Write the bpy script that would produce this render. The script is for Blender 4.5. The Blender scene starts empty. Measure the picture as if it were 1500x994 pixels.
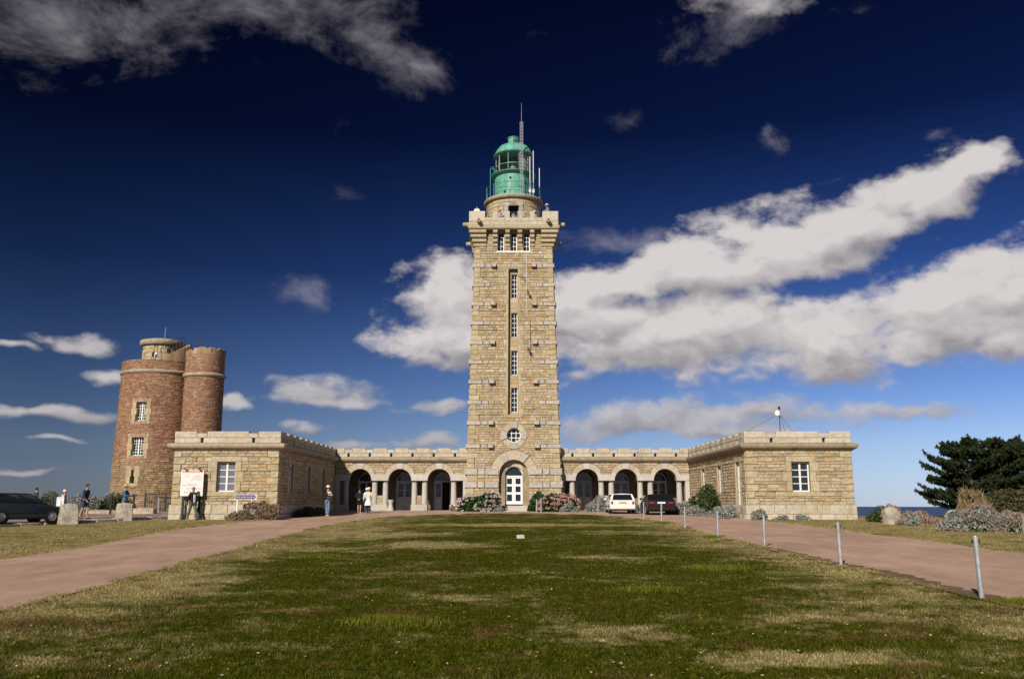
import bpy, bmesh, math, random
import numpy as np
from mathutils import Matrix, Vector
R = math.radians
rng = random.Random(7)
npr = np.random.default_rng(11)
scene = bpy.context.scene
COL = scene.collection

# ------------------------------------------------------------------ camera
cam_data = bpy.data.cameras.new("camera")
cam_data.sensor_width = 36.0
cam_data.lens = 36.0 * 1310.0 / 1500.0
cam_data.clip_start = 0.1
cam_data.clip_end = 40000.0
cam = bpy.data.objects.new("camera", cam_data)
cam.location = (0.0, 0.0, 1.65)
cam.rotation_euler = (R(90.0 + 10.297), 0.0, 0.0)
COL.objects.link(cam)
scene.camera = cam

# ------------------------------------------------------------------ sun, sky, exposure
SUN_AZ, SUN_EL = R(203.0), R(32.0)          # azimuth clockwise from +Y
SUN_DIR = Vector((math.sin(SUN_AZ) * math.cos(SUN_EL), math.cos(SUN_AZ) * math.cos(SUN_EL), math.sin(SUN_EL)))
sun_data = bpy.data.lights.new("sun", 'SUN')
sun_data.energy = 5.0
sun_data.angle = R(0.53)
sun_data.color = (1.0, 0.935, 0.84)
sun = bpy.data.objects.new("sun", sun_data)
sun.rotation_euler = SUN_DIR.to_track_quat('Z', 'Y').to_euler()
sun.location = (-40, -60, 80)
COL.objects.link(sun)

vs = scene.view_settings
vs.view_transform = 'Standard'
vs.look = 'None'
vs.exposure = 0.0
vs.gamma = 1.0
vs.use_curve_mapping = False
scene.render.engine = 'CYCLES'
scene.cycles.use_denoising = True
scene.cycles.max_bounces = 6
scene.cycles.diffuse_bounces = 1
scene.cycles.transparent_max_bounces = 12

class NT:
    """small helper to wire shader nodes"""
    def __init__(s, tree): s.t = tree
    def n(s, typ, **kw):
        nd = s.t.nodes.new(typ)
        for k, v in kw.items(): setattr(nd, k, v)
        return nd
    def put(s, sock, v):
        if v is None: return
        if isinstance(v, bpy.types.NodeSocket): s.t.links.new(v, sock)
        else:
            if hasattr(sock, 'default_value'):
                try: sock.default_value = v
                except Exception: sock.default_value = (*v, 1.0)
    def m(s, op, a, b=None, c=None, clamp=False):
        nd = s.n('ShaderNodeMath', operation=op, use_clamp=clamp)
        s.put(nd.inputs[0], a); s.put(nd.inputs[1], b); s.put(nd.inputs[2], c)
        return nd.outputs[0]
    def v(s, op, a, b=None, scale=None):
        nd = s.n('ShaderNodeVectorMath', operation=op)
        s.put(nd.inputs[0], a); s.put(nd.inputs[1], b)
        if scale is not None: s.put(nd.inputs['Scale'], scale)
        return nd.outputs['Value'] if op in ('LENGTH', 'DOT_PRODUCT', 'DISTANCE') else nd.outputs['Vector']
    def noise(s, vec, scale, detail=4, rough=0.5, col=False, dist=0.0):
        nd = s.n('ShaderNodeTexNoise')
        s.put(nd.inputs['Vector'], vec); nd.inputs['Scale'].default_value = scale
        nd.inputs['Detail'].default_value = detail; nd.inputs['Roughness'].default_value = rough
        nd.inputs['Distortion'].default_value = dist
        return nd.outputs['Color'] if col else nd.outputs['Fac']
    def mr(s, x, a, b, c=0.0, d=1.0, smooth=True):
        nd = s.n('ShaderNodeMapRange', interpolation_type='SMOOTHSTEP' if smooth else 'LINEAR')
        s.put(nd.inputs[0], x)
        for i, q in enumerate((a, b, c, d)): s.put(nd.inputs[i + 1], q)
        return nd.outputs[0]
    def mix(s, f, a, b, blend='MIX'):
        nd = s.n('ShaderNodeMix', data_type='RGBA', blend_type=blend)
        s.put(nd.inputs[0], f); s.put(nd.inputs[6], a if isinstance(a, bpy.types.NodeSocket) else (*a[:3], 1.0))
        s.put(nd.inputs[7], b if isinstance(b, bpy.types.NodeSocket) else (*b[:3], 1.0))
        return nd.outputs[2]
    def comb(s, x, y, z):
        nd = s.n('ShaderNodeCombineXYZ')
        for i, q in enumerate((x, y, z)): s.put(nd.inputs[i], q)
        return nd.outputs[0]
    def ramp(s, f, stops, interp='LINEAR'):
        nd = s.n('ShaderNodeValToRGB'); cr = nd.color_ramp; cr.interpolation = interp
        while len(cr.elements) < len(stops): cr.elements.new(0.5)
        for e, (p, c) in zip(cr.elements, stops): e.position = p; e.color = (*c[:3], 1.0)
        s.put(nd.inputs[0], f)
        return nd.outputs[0]

# (azimuth, elevation, half width, half height) of the clouds of this sky, radians
BANK = [(-0.070, 0.215, 0.072, 0.056), (-0.05, 0.178, 0.10, 0.030), (0.02, 0.20, 0.08, 0.052), (0.10, 0.195, 0.10, 0.058), (0.20, 0.186, 0.15, 0.058), (0.34, 0.173, 0.16, 0.048),
    (0.46, 0.188, 0.12, 0.050), (0.53, 0.20, 0.10, 0.064), (0.60, 0.175, 0.13, 0.05), (0.12, 0.243, 0.09, 0.022), (0.22, 0.262, 0.10, 0.036), (0.315, 0.275, 0.10, 0.044), (0.385, 0.290, 0.07, 0.030),
    (0.45, 0.312, 0.07, 0.025), (0.495, 0.326, 0.042, 0.024)]
PUFF = [(0.17, 0.088, 0.15, 0.022), (0.29, 0.092, 0.13, 0.020), (0.25, 0.074, 0.15, 0.012), (0.43, 0.089, 0.07, 0.011), (0.285, 0.545, 0.05, 0.02),
    (-0.216, 0.121, 0.066, 0.017), (-0.20, 0.113, 0.07, 0.009), (-0.47, 0.088, 0.095, 0.009), (-0.455, 0.160, 0.045, 0.012), (-0.427, 0.132, 0.034, 0.009), (-0.218, 0.08, 0.026, 0.009),
    (-0.084, 0.105, 0.060, 0.009), (-0.166, 0.063, 0.034, 0.008), (-0.087, 0.067, 0.034, 0.010), (-0.462, 0.06, 0.028, 0.004), (-0.308, 0.106, 0.020, 0.006), (0.069, 0.131, 0.034, 0.012), (0.275, 0.535, 0.09, 0.030), (-0.51, 0.152, 0.03, 0.006), (-0.49, 0.026, 0.05, 0.004)]
WISPS = [(-0.52, 0.47, 0.26, 0.085), (-0.34, 0.55, 0.24, 0.10), (-0.17, 0.52, 0.17, 0.085), (-0.10, 0.475, 0.10, 0.05), (0.26, 0.51, 0.15, 0.06), (-0.246, 0.23, 0.06, 0.026), (0.145, 0.413, 0.042, 0.034), (0.15, 0.41, 0.025, 0.018), (0.302, 0.393, 0.026, 0.034), (0.305, 0.395, 0.015, 0.018),
    (-0.197, 0.334, 0.045, 0.022), (-0.526, 0.405, 0.07, 0.030), (0.464, 0.356, 0.045, 0.014), (0.06, 0.245, 0.09, 0.026), (0.14, 0.292, 0.09, 0.018), (0.40, 0.50, 0.06, 0.02),
    (0.55, 0.28, 0.06, 0.02), (0.36, 0.335, 0.06, 0.014)]

def build_world():
    w = bpy.data.worlds.new("World"); scene.world = w; w.use_nodes = True
    w.cycles.sampling_method = 'MANUAL'; w.cycles.sample_map_resolution = 512
    def field_group(name, cl, sm):
        g = bpy.data.node_groups.new(name, 'ShaderNodeTree')
        g.interface.new_socket('P', in_out='INPUT', socket_type='NodeSocketVector')
        g.interface.new_socket('E', in_out='OUTPUT', socket_type='NodeSocketFloat')
        h = NT(g); gi = h.n('NodeGroupInput'); go = h.n('NodeGroupOutput'); acc = None
        for (a, e, rw, rh) in cl:
            d = h.v('SUBTRACT', gi.outputs[0], (a, e, 0.0))
            d = h.v('MULTIPLY', d, (1.0 / rw, 1.0 / rh, 0.0))
            ln = h.m('SUBTRACT', 1.0, h.v('LENGTH', d))
            acc = ln if acc is None else h.m('SMOOTH_MAX', acc, ln, sm)
        h.put(go.inputs[0], h.m('MAXIMUM', acc, -1.5))
        return g
    t = w.node_tree; t.nodes.clear(); h = NT(t)
    out = h.n('ShaderNodeOutputWorld'); bg = h.n('ShaderNodeBackground'); bg.inputs[1].default_value = 0.085
    t.links.new(bg.outputs[0], out.inputs[0])
    sky = h.n('ShaderNodeTexSky', sky_type='NISHITA', sun_disc=False, sun_elevation=SUN_EL, sun_rotation=SUN_AZ)
    sky.air_density = 1.0; sky.dust_density = 0.0; sky.ozone_density = 3.0; sky.altitude = 60.0
    d = h.n('ShaderNodeTexCoord').outputs['Generated']
    sep = h.n('ShaderNodeSeparateXYZ'); h.put(sep.inputs[0], d)
    x, y, z = sep.outputs
    az = h.m('ARCTAN2', x, y); el = h.m('ARCSINE', z)
    # deep polarised blue: the clear sky falls off quickly above the horizon
    dark = h.ramp(el, [(0.0, (0.46, 0.60, 0.90)), (0.025, (0.52, 0.63, 0.88)), (0.06, (0.54, 0.63, 0.81)), (0.13, (0.36, 0.47, 0.68)), (0.25, (0.11, 0.185, 0.35)),
                       (0.40, (0.022, 0.043, 0.110)), (0.60, (0.010, 0.017, 0.050)), (1.0, (0.009, 0.015, 0.045))])
    clear = h.mix(1.0, sky.outputs[0], dark, 'MULTIPLY')
    lr = h.m('ADD', 0.88, h.m('MULTIPLY', x, 0.95))
    lr = h.m('MAXIMUM', lr, 0.45)
    clear = h.mix(1.0, clear, h.comb(h.m('MULTIPLY', lr, 0.86), h.m('MULTIPLY', lr, 0.84), h.m('MULTIPLY', lr, 1.0)), 'MULTIPLY')
    # cloud fields
    wv = h.v('MULTIPLY', d, (1.0, 1.0, 1.55))
    warp = h.v('SUBTRACT', h.noise(wv, 7.0, 3, 0.5, col=True), (0.5, 0.5, 0.5))
    warp2 = h.v('SUBTRACT', h.noise(wv, 26.0, 3, 0.5, col=True), (0.5, 0.5, 0.5))
    P = h.v('ADD', h.comb(az, el, 0.0), h.v('ADD', h.v('MULTIPLY', warp, (0.09, 0.05, 0.0)), h.v('MULTIPLY', warp2, (0.022, 0.013, 0.0))))
    def billow(vec):
        vo = h.n('ShaderNodeTexVoronoi', feature='F1'); h.put(vo.inputs['Vector'], vec)
        vo.inputs['Scale'].default_value = 13.0; vo.inputs['Detail'].default_value = 2.0; vo.inputs['Roughness'].default_value = 0.5
        return vo.outputs['Distance']
    bv = h.v('ADD', wv, h.v('MULTIPLY', warp2, (0.05, 0.05, 0.05)))
    LOFF = (SUN_DIR.x * 0.020, 0.0, 0.022)
    fine = h.noise(wv, 22.0, 9, 0.66)
    bl = billow(bv); bl2 = billow(h.v('ADD', bv, LOFF))
    nz = h.m('ADD', h.m('MULTIPLY', h.m('SUBTRACT', 0.42, bl), 1.0), h.m('MULTIPLY', h.m('SUBTRACT', fine, 0.5), 2.0))
    wn = h.noise(h.v('MULTIPLY', h.comb(h.m('ADD', az, h.m('MULTIPLY', el, 0.5)), h.m('SUBTRACT', el, h.m('MULTIPLY', az, 0.2)), 0.3), (7.0, 11.0, 1.0)), 1.0, 12, 0.66, dist=0.3)
    nw = h.m('MULTIPLY', h.m('SUBTRACT', wn, 0.5), 4.2)
    gb, gp, gw = field_group('cloud_bank_field', BANK, 0.30), field_group('cloud_puff_field', PUFF, 0.25), field_group('cloud_wisp_field', WISPS, 0.4)
    def inst(g, p):
        nd = h.n('ShaderNodeGroup'); nd.node_tree = g; h.put(nd.inputs[0], p); return nd.outputs[0]
    UPV = (-0.010, 0.026, 0.0)
    E1, E1u = inst(gb, P), inst(gb, h.v('ADD', P, UPV)); E3, E3u = inst(gp, P), inst(gp, h.v('ADD', P, (-0.003, 0.007, 0.0))); E2 = inst(gw, P)
    # beyond the frame unseen broken cloud carries on, thinned out to lower ambient light
    far = h.mr(h.m('ABSOLUTE', h.m('ADD', az, 0.02)), 0.68, 0.95)
    high = h.mr(el, 0.62, 0.80)
    far = h.m('MAXIMUM', far, high)
    gen = h.m('MULTIPLY', h.m('SUBTRACT', h.noise(wv, 2.6, 3, 0.5), 0.60), 6.0)
    gen = h.m('SUBTRACT', h.m('MULTIPLY', h.m('ADD', gen, 1.5), far), 1.5)
    E1 = h.m('MAXIMUM', E1, gen)
    m1 = h.mr(h.m('ADD', h.m('MULTIPLY', E1, 1.75), h.m('ADD', nz, 0.74)), -0.02, 0.95)
    m3 = h.mr(h.m('ADD', h.m('MULTIPLY', E3, 1.3), h.m('ADD', nz, 0.58)), 0.0, 1.1, 0.0, 0.90)
    m2 = h.mr(h.m('ADD', h.m('MULTIPLY', E2, 1.0), nw), 0.36, 2.1, 0.0, 0.60)
    relief = h.m('ADD', h.m('MULTIPLY', h.m('SUBTRACT', bl2, bl), 0.95), h.m('MULTIPLY', h.m('SUBTRACT', fine, 0.5), 0.40))
    lit1 = h.m('ADD', 0.62, h.m('ADD', h.m('MULTIPLY', h.m('SUBTRACT', E1, E1u), 1.0), relief), clamp=True)
    lit3 = h.m('ADD', 0.62, h.m('ADD', h.m('MULTIPLY', h.m('SUBTRACT', E3, E3u), 0.45), relief), clamp=True)
    fade = h.mr(el, 0.02, 0.14, 0.66, 1.0)
    ccol = h.mix(lit1, (3.7, 3.5, 3.75), (7.9, 7.4, 7.35))
    pcol = h.mix(lit3, (3.4, 3.25, 3.5), (7.2, 6.8, 6.8))
    pcol = h.mix(1.0, pcol, h.comb(fade, fade, h.m('POWER', fade, 0.8)), 'MULTIPLY')
    wcol = h.mix(lit1, (2.6, 2.4, 2.9), (5.6, 5.2, 5.7))
    c = h.mix(m2, clear, wcol)
    c = h.mix(m3, c, pcol)
    c = h.mix(m1, c, ccol)
    h.put(bg.inputs[0], c)
build_world()

# ------------------------------------------------------------------ materials
MATS = {}
def _base(name, rough, spec=0.3, metal=0.0):
    m = bpy.data.materials.new(name); m.use_nodes = True; t = m.node_tree; h = NT(t)
    p = t.nodes['Principled BSDF']; p.inputs['Roughness'].default_value = rough
    p.inputs['Specular IOR Level'].default_value = spec; p.inputs['Metallic'].default_value = metal
    MATS[name] = m
    return m, h, p
def bump(h, p, height, strength, dist):
    b = h.n('ShaderNodeBump'); b.inputs['Strength'].default_value = strength; b.inputs['Distance'].default_value = dist
    h.put(b.inputs['Height'], height); h.put(p.inputs['Normal'], b.outputs[0])
def plain(name, col, rough=0.6, var=0.12, vscale=3.0, bscale=None, bstr=0.3, bdist=0.01, spec=0.3, metal=0.0):
    m, h, p = _base(name, rough, spec, metal)
    pos = h.n('ShaderNodeNewGeometry').outputs['Position']
    f = h.noise(pos, vscale, 5, 0.6)
    h.put(p.inputs['Base Color'], h.mix(h.mr(f, 0.3, 0.7), tuple(c * (1 - var) for c in col), tuple(min(1, c * (1 + var)) for c in col)))
    if bscale: bump(h, p, h.noise(pos, bscale, 5, 0.6), bstr, bdist)
    return m
def tinted(name, cols, rough=0.85, var=0.22, vscale=5.0, bscale=14.0, bstr=0.55, bdist=0.03, speck=0.10, stain=0.0, spec=0.2, interp='LINEAR', z_stain=False):
    """each piece gets its own colour out of a ramp: by face attribute 'tint' plus the object's random number"""
    m, h, p = _base(name, rough, spec)
    at = h.n('ShaderNodeAttribute', attribute_name='tint').outputs['Fac']
    r = h.m('FRACT', h.m('ADD', at, h.n('ShaderNodeObjectInfo').outputs['Random']))
    n = len(cols)
    c = h.ramp(r, [(i / max(1, n - 1), q) for i, q in enumerate(cols)], interp)
    pos = h.n('ShaderNodeNewGeometry').outputs['Position']
    f = h.noise(pos, vscale, 6, 0.62)
    k = h.mr(f, 0.25, 0.75, 1 - var, 1 + var, smooth=False)
    f2 = h.noise(pos, 45.0, 3, 0.6)
    k2 = h.mr(f2, 0.3, 0.7, 1 - speck, 1 + speck, smooth=False)
    k = h.m('MULTIPLY', k, k2)
    if stain:
        f3 = h.noise(h.v('MULTIPLY', pos, (1.0, 1.0, 0.45)), 0.9, 6, 0.65)
        k = h.m('MULTIPLY', k, h.mr(f3, 0.5, 0.72, 1.0, 1 - stain))
        f4 = h.noise(h.v('MULTIPLY', pos, (2.6, 2.6, 0.22)), 1.0, 5, 0.65)
        k = h.m('MULTIPLY', k, h.mr(f4, 0.54, 0.74, 1.0, 1 - stain * 1.1))
    c = h.mix(1.0, c, h.comb(k, k, k), 'MULTIPLY')
    h.put(p.inputs['Base Color'], c)
    if bscale:
        hh = h.m('ADD', h.noise(pos, bscale, 6, 0.6), h.m('MULTIPLY', h.noise(pos, bscale * 3.7, 3, 0.6), 0.35))
        bump(h, p, hh, bstr, bdist)
    return m

BUFF = [(0.44, 0.35, 0.22), (0.50, 0.41, 0.275), (0.36, 0.275, 0.165), (0.55, 0.465, 0.335), (0.42, 0.325, 0.195), (0.47, 0.39, 0.265), (0.42, 0.265, 0.115), (0.50, 0.415, 0.285), (0.33, 0.255, 0.165), (0.44, 0.35, 0.22)]
tinted('stone_buff', BUFF, stain=0.16)
tinted('stone_quoin', [(0.45, 0.365, 0.225), (0.49, 0.41, 0.27), (0.42, 0.315, 0.17), (0.43, 0.355, 0.23), (0.47, 0.395, 0.27)], bscale=9.0, bdist=0.05, stain=0.15)
tinted('stone_smooth', [(0.46, 0.385, 0.275), (0.50, 0.425, 0.315), (0.43, 0.35, 0.235)], bscale=20.0, bstr=0.3, bdist=0.01, var=0.14)
tinted('granite', [(0.43, 0.39, 0.34), (0.48, 0.43, 0.37), (0.40, 0.36, 0.31), (0.46, 0.41, 0.36)], bscale=11.0, bdist=0.04, speck=0.2)
tinted('granite_smooth', [(0.50, 0.46, 0.405), (0.54, 0.49, 0.43), (0.47, 0.43, 0.375)], bscale=26.0, bstr=0.3, bdist=0.008, speck=0.16, var=0.13, stain=0.12)
tinted('parapet_stone', [(0.50, 0.435, 0.33), (0.55, 0.485, 0.385), (0.47, 0.395, 0.28), (0.52, 0.455, 0.355)], bscale=10.0, bdist=0.035, speck=0.14, stain=0.25)
tinted('cornice_stone', [(0.36, 0.30, 0.215), (0.40, 0.33, 0.24), (0.32, 0.26, 0.18)], bscale=12.0, bdist=0.02, var=0.3, stain=0.35)
plain('mortar', (0.30, 0.235, 0.145), 0.95, 0.2, 4.0, 30.0, 0.5, 0.01, 0.1)
tinted('brick_red', [(0.30, 0.135, 0.078), (0.35, 0.17, 0.105), (0.25, 0.105, 0.058), (0.40, 0.235, 0.15), (0.30, 0.155, 0.088), (0.20, 0.10, 0.058), (0.38, 0.265, 0.17), (0.32, 0.145, 0.082)], bscale=18.0, bdist=0.03, stain=0.3)
tinted('rubble_brown', [(0.34, 0.235, 0.135), (0.39, 0.27, 0.15), (0.29, 0.18, 0.105), (0.43, 0.33, 0.21), (0.34, 0.19, 0.115), (0.26, 0.18, 0.11), (0.38, 0.285, 0.17)], bscale=14.0, bdist=0.04, stain=0.3)
plain('brick_mortar', (0.34, 0.23, 0.155), 0.95, 0.25, 5.0, 30.0, 0.6, 0.02, 0.1)
tinted('white_paint', [(0.80, 0.79, 0.77), (0.82, 0.81, 0.79)], 0.5, 0.05, 6.0, None, speck=0.02, spec=0.4)
tinted('door_paint', [(0.62, 0.57, 0.55), (0.65, 0.60, 0.58)], 0.55, 0.08, 3.0, None, speck=0.03, spec=0.35)
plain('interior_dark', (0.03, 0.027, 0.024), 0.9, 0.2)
plain('green_metal', (0.07, 0.30, 0.22), 0.42, 0.10, 1.6, 40.0, 0.08, 0.004, 0.45)
plain('green_metal_light', (0.125, 0.36, 0.27), 0.5, 0.24, 2.2, 40.0, 0.08, 0.004, 0.4)
plain('dark_green_metal', (0.012, 0.045, 0.04), 0.45, 0.15, 4.0)
plain('galvanised', (0.50, 0.51, 0.53), 0.42, 0.18, 9.0, 60.0, 0.2, 0.003, 0.5, 0.55)
plain('aluminium', (0.60, 0.61, 0.63), 0.4, 0.1, 8.0, None, metal=0.5)
plain('antenna_white', (0.75, 0.75, 0.74), 0.5, 0.06, 5.0)
plain('dark_metal', (0.03, 0.03, 0.032), 0.5, 0.2)
plain('rust_metal', (0.16, 0.07, 0.035), 0.8, 0.3, 9.0)
plain('curtain_grey', (0.60, 0.57, 0.53), 0.8, 0.22, 5.0)
plain('curtain_white', (0.62, 0.62, 0.64), 0.8, 0.1, 5.0)
plain('lens_brass', (0.62, 0.55, 0.40), 0.3, 0.1, 5.0, metal=0.3)
tinted('stone_porch_shade', [(0.20, 0.155, 0.10), (0.24, 0.19, 0.13), (0.17, 0.13, 0.085)], bscale=10.0)  # arcade stone with the shade of the porch put into its colour
plain('terrace_floor', (0.28, 0.26, 0.23), 0.9, 0.2, 2.0, 20.0)
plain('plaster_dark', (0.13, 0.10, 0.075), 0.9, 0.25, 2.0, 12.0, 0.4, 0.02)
plain('plastic_black', (0.015, 0.015, 0.016), 0.5, 0.1)
plain('tyre', (0.02, 0.02, 0.02), 0.85, 0.15)
plain('rim', (0.42, 0.42, 0.43), 0.4, 0.1, 9.0, metal=0.4)
plain('red_lamp', (0.42, 0.015, 0.012), 0.25, 0.1, spec=0.5)
plain('clear_lamp', (0.55, 0.55, 0.55), 0.2, 0.1, spec=0.5)
plain('plate_yellow', (0.62, 0.42, 0.03), 0.5, 0.04)
plain('plate_white', (0.72, 0.72, 0.70), 0.5, 0.04)
plain('soil', (0.16, 0.105, 0.07), 0.95, 0.3, 6.0, 25.0, 0.6, 0.03, 0.1)
plain('bark', (0.10, 0.075, 0.055), 0.9, 0.3, 6.0, 18.0, 0.7, 0.04, 0.1)
plain('menhir', (0.40, 0.355, 0.285), 0.95, 0.3, 4.0, 12.0, 0.8, 0.04, 0.15)
plain('wood_dark', (0.018, 0.035, 0.03), 0.6, 0.2)
plain('concrete_pale', (0.52, 0.47, 0.39), 0.85, 0.15, 5.0, 30.0, 0.4, 0.01)
def glass(name, col, rough=0.06):
    m, h, p = _base(name, rough, 0.6)
    p.inputs['Base Color'].default_value = (*col, 1)
glass('glass_dark', (0.018, 0.02, 0.023)); glass('car_glass', (0.012, 0.014, 0.016), 0.04)
def clear_glass(name):
    m, h, p = _base(name, 0.05, 0.5)
    t = m.node_tree; o = [n for n in t.nodes if n.type == 'OUTPUT_MATERIAL'][0]
    tr = h.n('ShaderNodeBsdfTransparent'); tr.inputs[0].default_value = (0.86, 0.88, 0.88, 1)
    gl = h.n('ShaderNodeBsdfGlossy'); gl.inputs['Roughness'].default_value = 0.05; gl.inputs[0].default_value = (0.8, 0.8, 0.8, 1)
    mx = h.n('ShaderNodeMixShader'); mx.inputs[0].default_value = 0.14
    t.links.new(tr.outputs[0], mx.inputs[1]); t.links.new(gl.outputs[0], mx.inputs[2]); t.links.new(mx.outputs[0], o.inputs[0])
clear_glass('lantern_glass')
def paint(name, col):
    m, h, p = _base(name, 0.32, 0.5); p.inputs['Base Color'].default_value = (*col, 1)
    p.inputs['Coat Weight'].default_value = 0.08; p.inputs['Coat Roughness'].default_value = 0.08
paint('car_white', (0.74, 0.73, 0.71)); paint('car_black', (0.010, 0.010, 0.011)); paint('car_green', (0.012, 0.018, 0.016))

def leafmat(name, cols, rough=0.6, trans=0.25):
    m, h, p = _base(name, rough, 0.25)
    at = h.n('ShaderNodeAttribute', attribute_name='tint').outputs['Fac']
    c = h.ramp(at, [(i / max(1, len(cols) - 1), q) for i, q in enumerate(cols)])
    h.put(p.inputs['Base Color'], c)
    t = m.node_tree; o = [n for n in t.nodes if n.type == 'OUTPUT_MATERIAL'][0]
    tl = h.n('ShaderNodeBsdfTranslucent'); h.put(tl.inputs[0], c)
    mx = h.n('ShaderNodeMixShader'); mx.inputs[0].default_value = trans
    t.links.new(p.outputs[0], mx.inputs[1]); t.links.new(tl.outputs[0], mx.inputs[2]); t.links.new(mx.outputs[0], o.inputs[0])
leafmat('leaf_hydrangea', [(0.018, 0.05, 0.012), (0.03, 0.075, 0.018), (0.05, 0.10, 0.025), (0.03, 0.06, 0.015)])
leafmat('petal_pink', [(0.62, 0.30, 0.26), (0.70, 0.38, 0.32), (0.66, 0.44, 0.40), (0.55, 0.26, 0.20)], trans=0.15)
leafmat('petal_mixed', [(0.70, 0.42, 0.40), (0.75, 0.62, 0.58), (0.78, 0.74, 0.70), (0.62, 0.34, 0.36)], trans=0.15)
leafmat('leaf_silver', [(0.14, 0.155, 0.115), (0.28, 0.30, 0.26), (0.42, 0.43, 0.40), (0.18, 0.18, 0.13)], trans=0.15)
leafmat('flower_dry', [(0.34, 0.22, 0.17), (0.42, 0.29, 0.23), (0.28, 0.18, 0.13), (0.46, 0.36, 0.30)], trans=0.15)
leafmat('leaf_dry', [(0.22, 0.15, 0.10), (0.30, 0.21, 0.14), (0.18, 0.13, 0.08)], trans=0.15)
leafmat('leaf_shrub', [(0.03, 0.06, 0.015), (0.06, 0.09, 0.025), (0.10, 0.11, 0.04), (0.045, 0.07, 0.02)])
leafmat('leaf_heath', [(0.05, 0.06, 0.025), (0.09, 0.085, 0.035), (0.12, 0.10, 0.055)], trans=0.15)
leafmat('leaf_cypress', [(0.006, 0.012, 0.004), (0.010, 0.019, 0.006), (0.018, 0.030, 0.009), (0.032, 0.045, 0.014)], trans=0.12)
leafmat('straw_grass', [(0.26, 0.19, 0.09), (0.32, 0.24, 0.12), (0.20, 0.15, 0.07)], trans=0.2)
leafmat('dandelion_petal', [(0.62, 0.50, 0.02), (0.70, 0.55, 0.04)], trans=0.1)
leafmat('litter_leaf', [(0.38, 0.34, 0.28), (0.34, 0.12, 0.05), (0.48, 0.46, 0.42), (0.28, 0.15, 0.07)], trans=0.05)

# worn straw-coloured places of the lawn: x, y, half sizes, strength
PATCHES = [(-2.9, 29.5, 2.6, 2.4, .26), (0.5, 43.5, 7.0, 2.0, .26), (-3.5, 35.5, 2.5, 2.2, .18), (4.0, 37.0, 2.2, 2.0, .12), (2.2, 24.0, 1.4, 1.0, .12), (-.6, 15.0, 1.5, .5, .12), (3.6, 12.4, 1.6, .6, .14), (-4.8, 27.0, 1.5, 1.5, .16), (1.15, 11.2, .9, .7, .20), (2.9, 9.6, 1.3, .55, .22), (-6.3, 17.5, 1.3, 3.2, .16), (-2.5, 19.3, 1.6, .9, .14), (-5.6, 36.0, 2.2, 5.0, .16), (1.0, 18.3, .5, .35, .2), (5.2, 14.6, 1.0, .7, .14), (-4.4, 9.6, 1.2, .5, .10), (5.5, 30.0, 1.6, 4.0, .12), (-3.5, 13.5, 1.0, .5, .10)]
def grass_colour(h, pos):
    """patchy lawn: dark moss green, straw and brown worn patches, straw towards the edges of the paths"""
    sp = h.n('ShaderNodeSeparateXYZ'); h.put(sp.inputs[0], pos)
    p2 = h.v('MULTIPLY', pos, (1.0, 1.0, 0.0))
    big = h.noise(h.v('MULTIPLY', p2, (1.0, 0.8, 0.0)), 0.30, 5, 0.6)
    mid = h.noise(p2, 1.1, 5, 0.65)
    fin = h.noise(p2, 7.0, 4, 0.6)
    ax = h.m('ABSOLUTE', sp.outputs[0])
    edge = h.m('MULTIPLY', h.mr(ax, 4.2, 8.0), 0.20)
    verge = h.m('MULTIPLY', h.mr(ax, 11.0, 13.0), 0.03)
    s = h.m('ADD', h.m('MULTIPLY', big, 0.50), h.m('ADD', h.m('MULTIPLY', mid, 0.60), h.m('MULTIPLY', fin, 0.20)))
    s = h.m('ADD', s, h.m('ADD', edge, verge))
    pw = h.v('ADD', p2, h.v('MULTIPLY', h.v('SUBTRACT', h.noise(p2, 0.9, 4, 0.65, col=True), (0.5, 0.5, 0.5)), (3.2, 3.2, 0.0)))
    for (px_, py_, rx, ry, k_) in PATCHES:
        dd = h.v('LENGTH', h.v('MULTIPLY', h.v('SUBTRACT', pw, (px_, py_, 0.0)), (1.0 / rx, 1.0 / ry, 0.0)))
        s = h.m('ADD', s, h.m('MULTIPLY', h.mr(dd, 1.25, 0.15), k_))
    farr = h.m('MULTIPLY', h.mr(sp.outputs[1], 30.0, 56.0), 0.055)
    s = h.m('ADD', s, farr)
    straw = h.mr(s, 0.64, 0.92)
    col = h.ramp(fin, [(0.25, (0.026, 0.032, 0.002)), (0.5, (0.056, 0.064, 0.005)), (0.75, (0.120, 0.116, 0.016))])
    strawc = h.ramp(fin, [(0.25, (0.20, 0.155, 0.058)), (0.5, (0.32, 0.26, 0.118)), (0.75, (0.44, 0.37, 0.20))])
    c = h.mix(straw, col, strawc)
    br = h.noise(h.v('ADD', p2, (37.0, 11.0, 0.0)), 0.8, 4, 0.6)
    c = h.mix(h.m('MULTIPLY', h.mr(br, 0.54, 0.68), 0.7), c, (0.135, 0.075, 0.034))
    return c, fin
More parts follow.
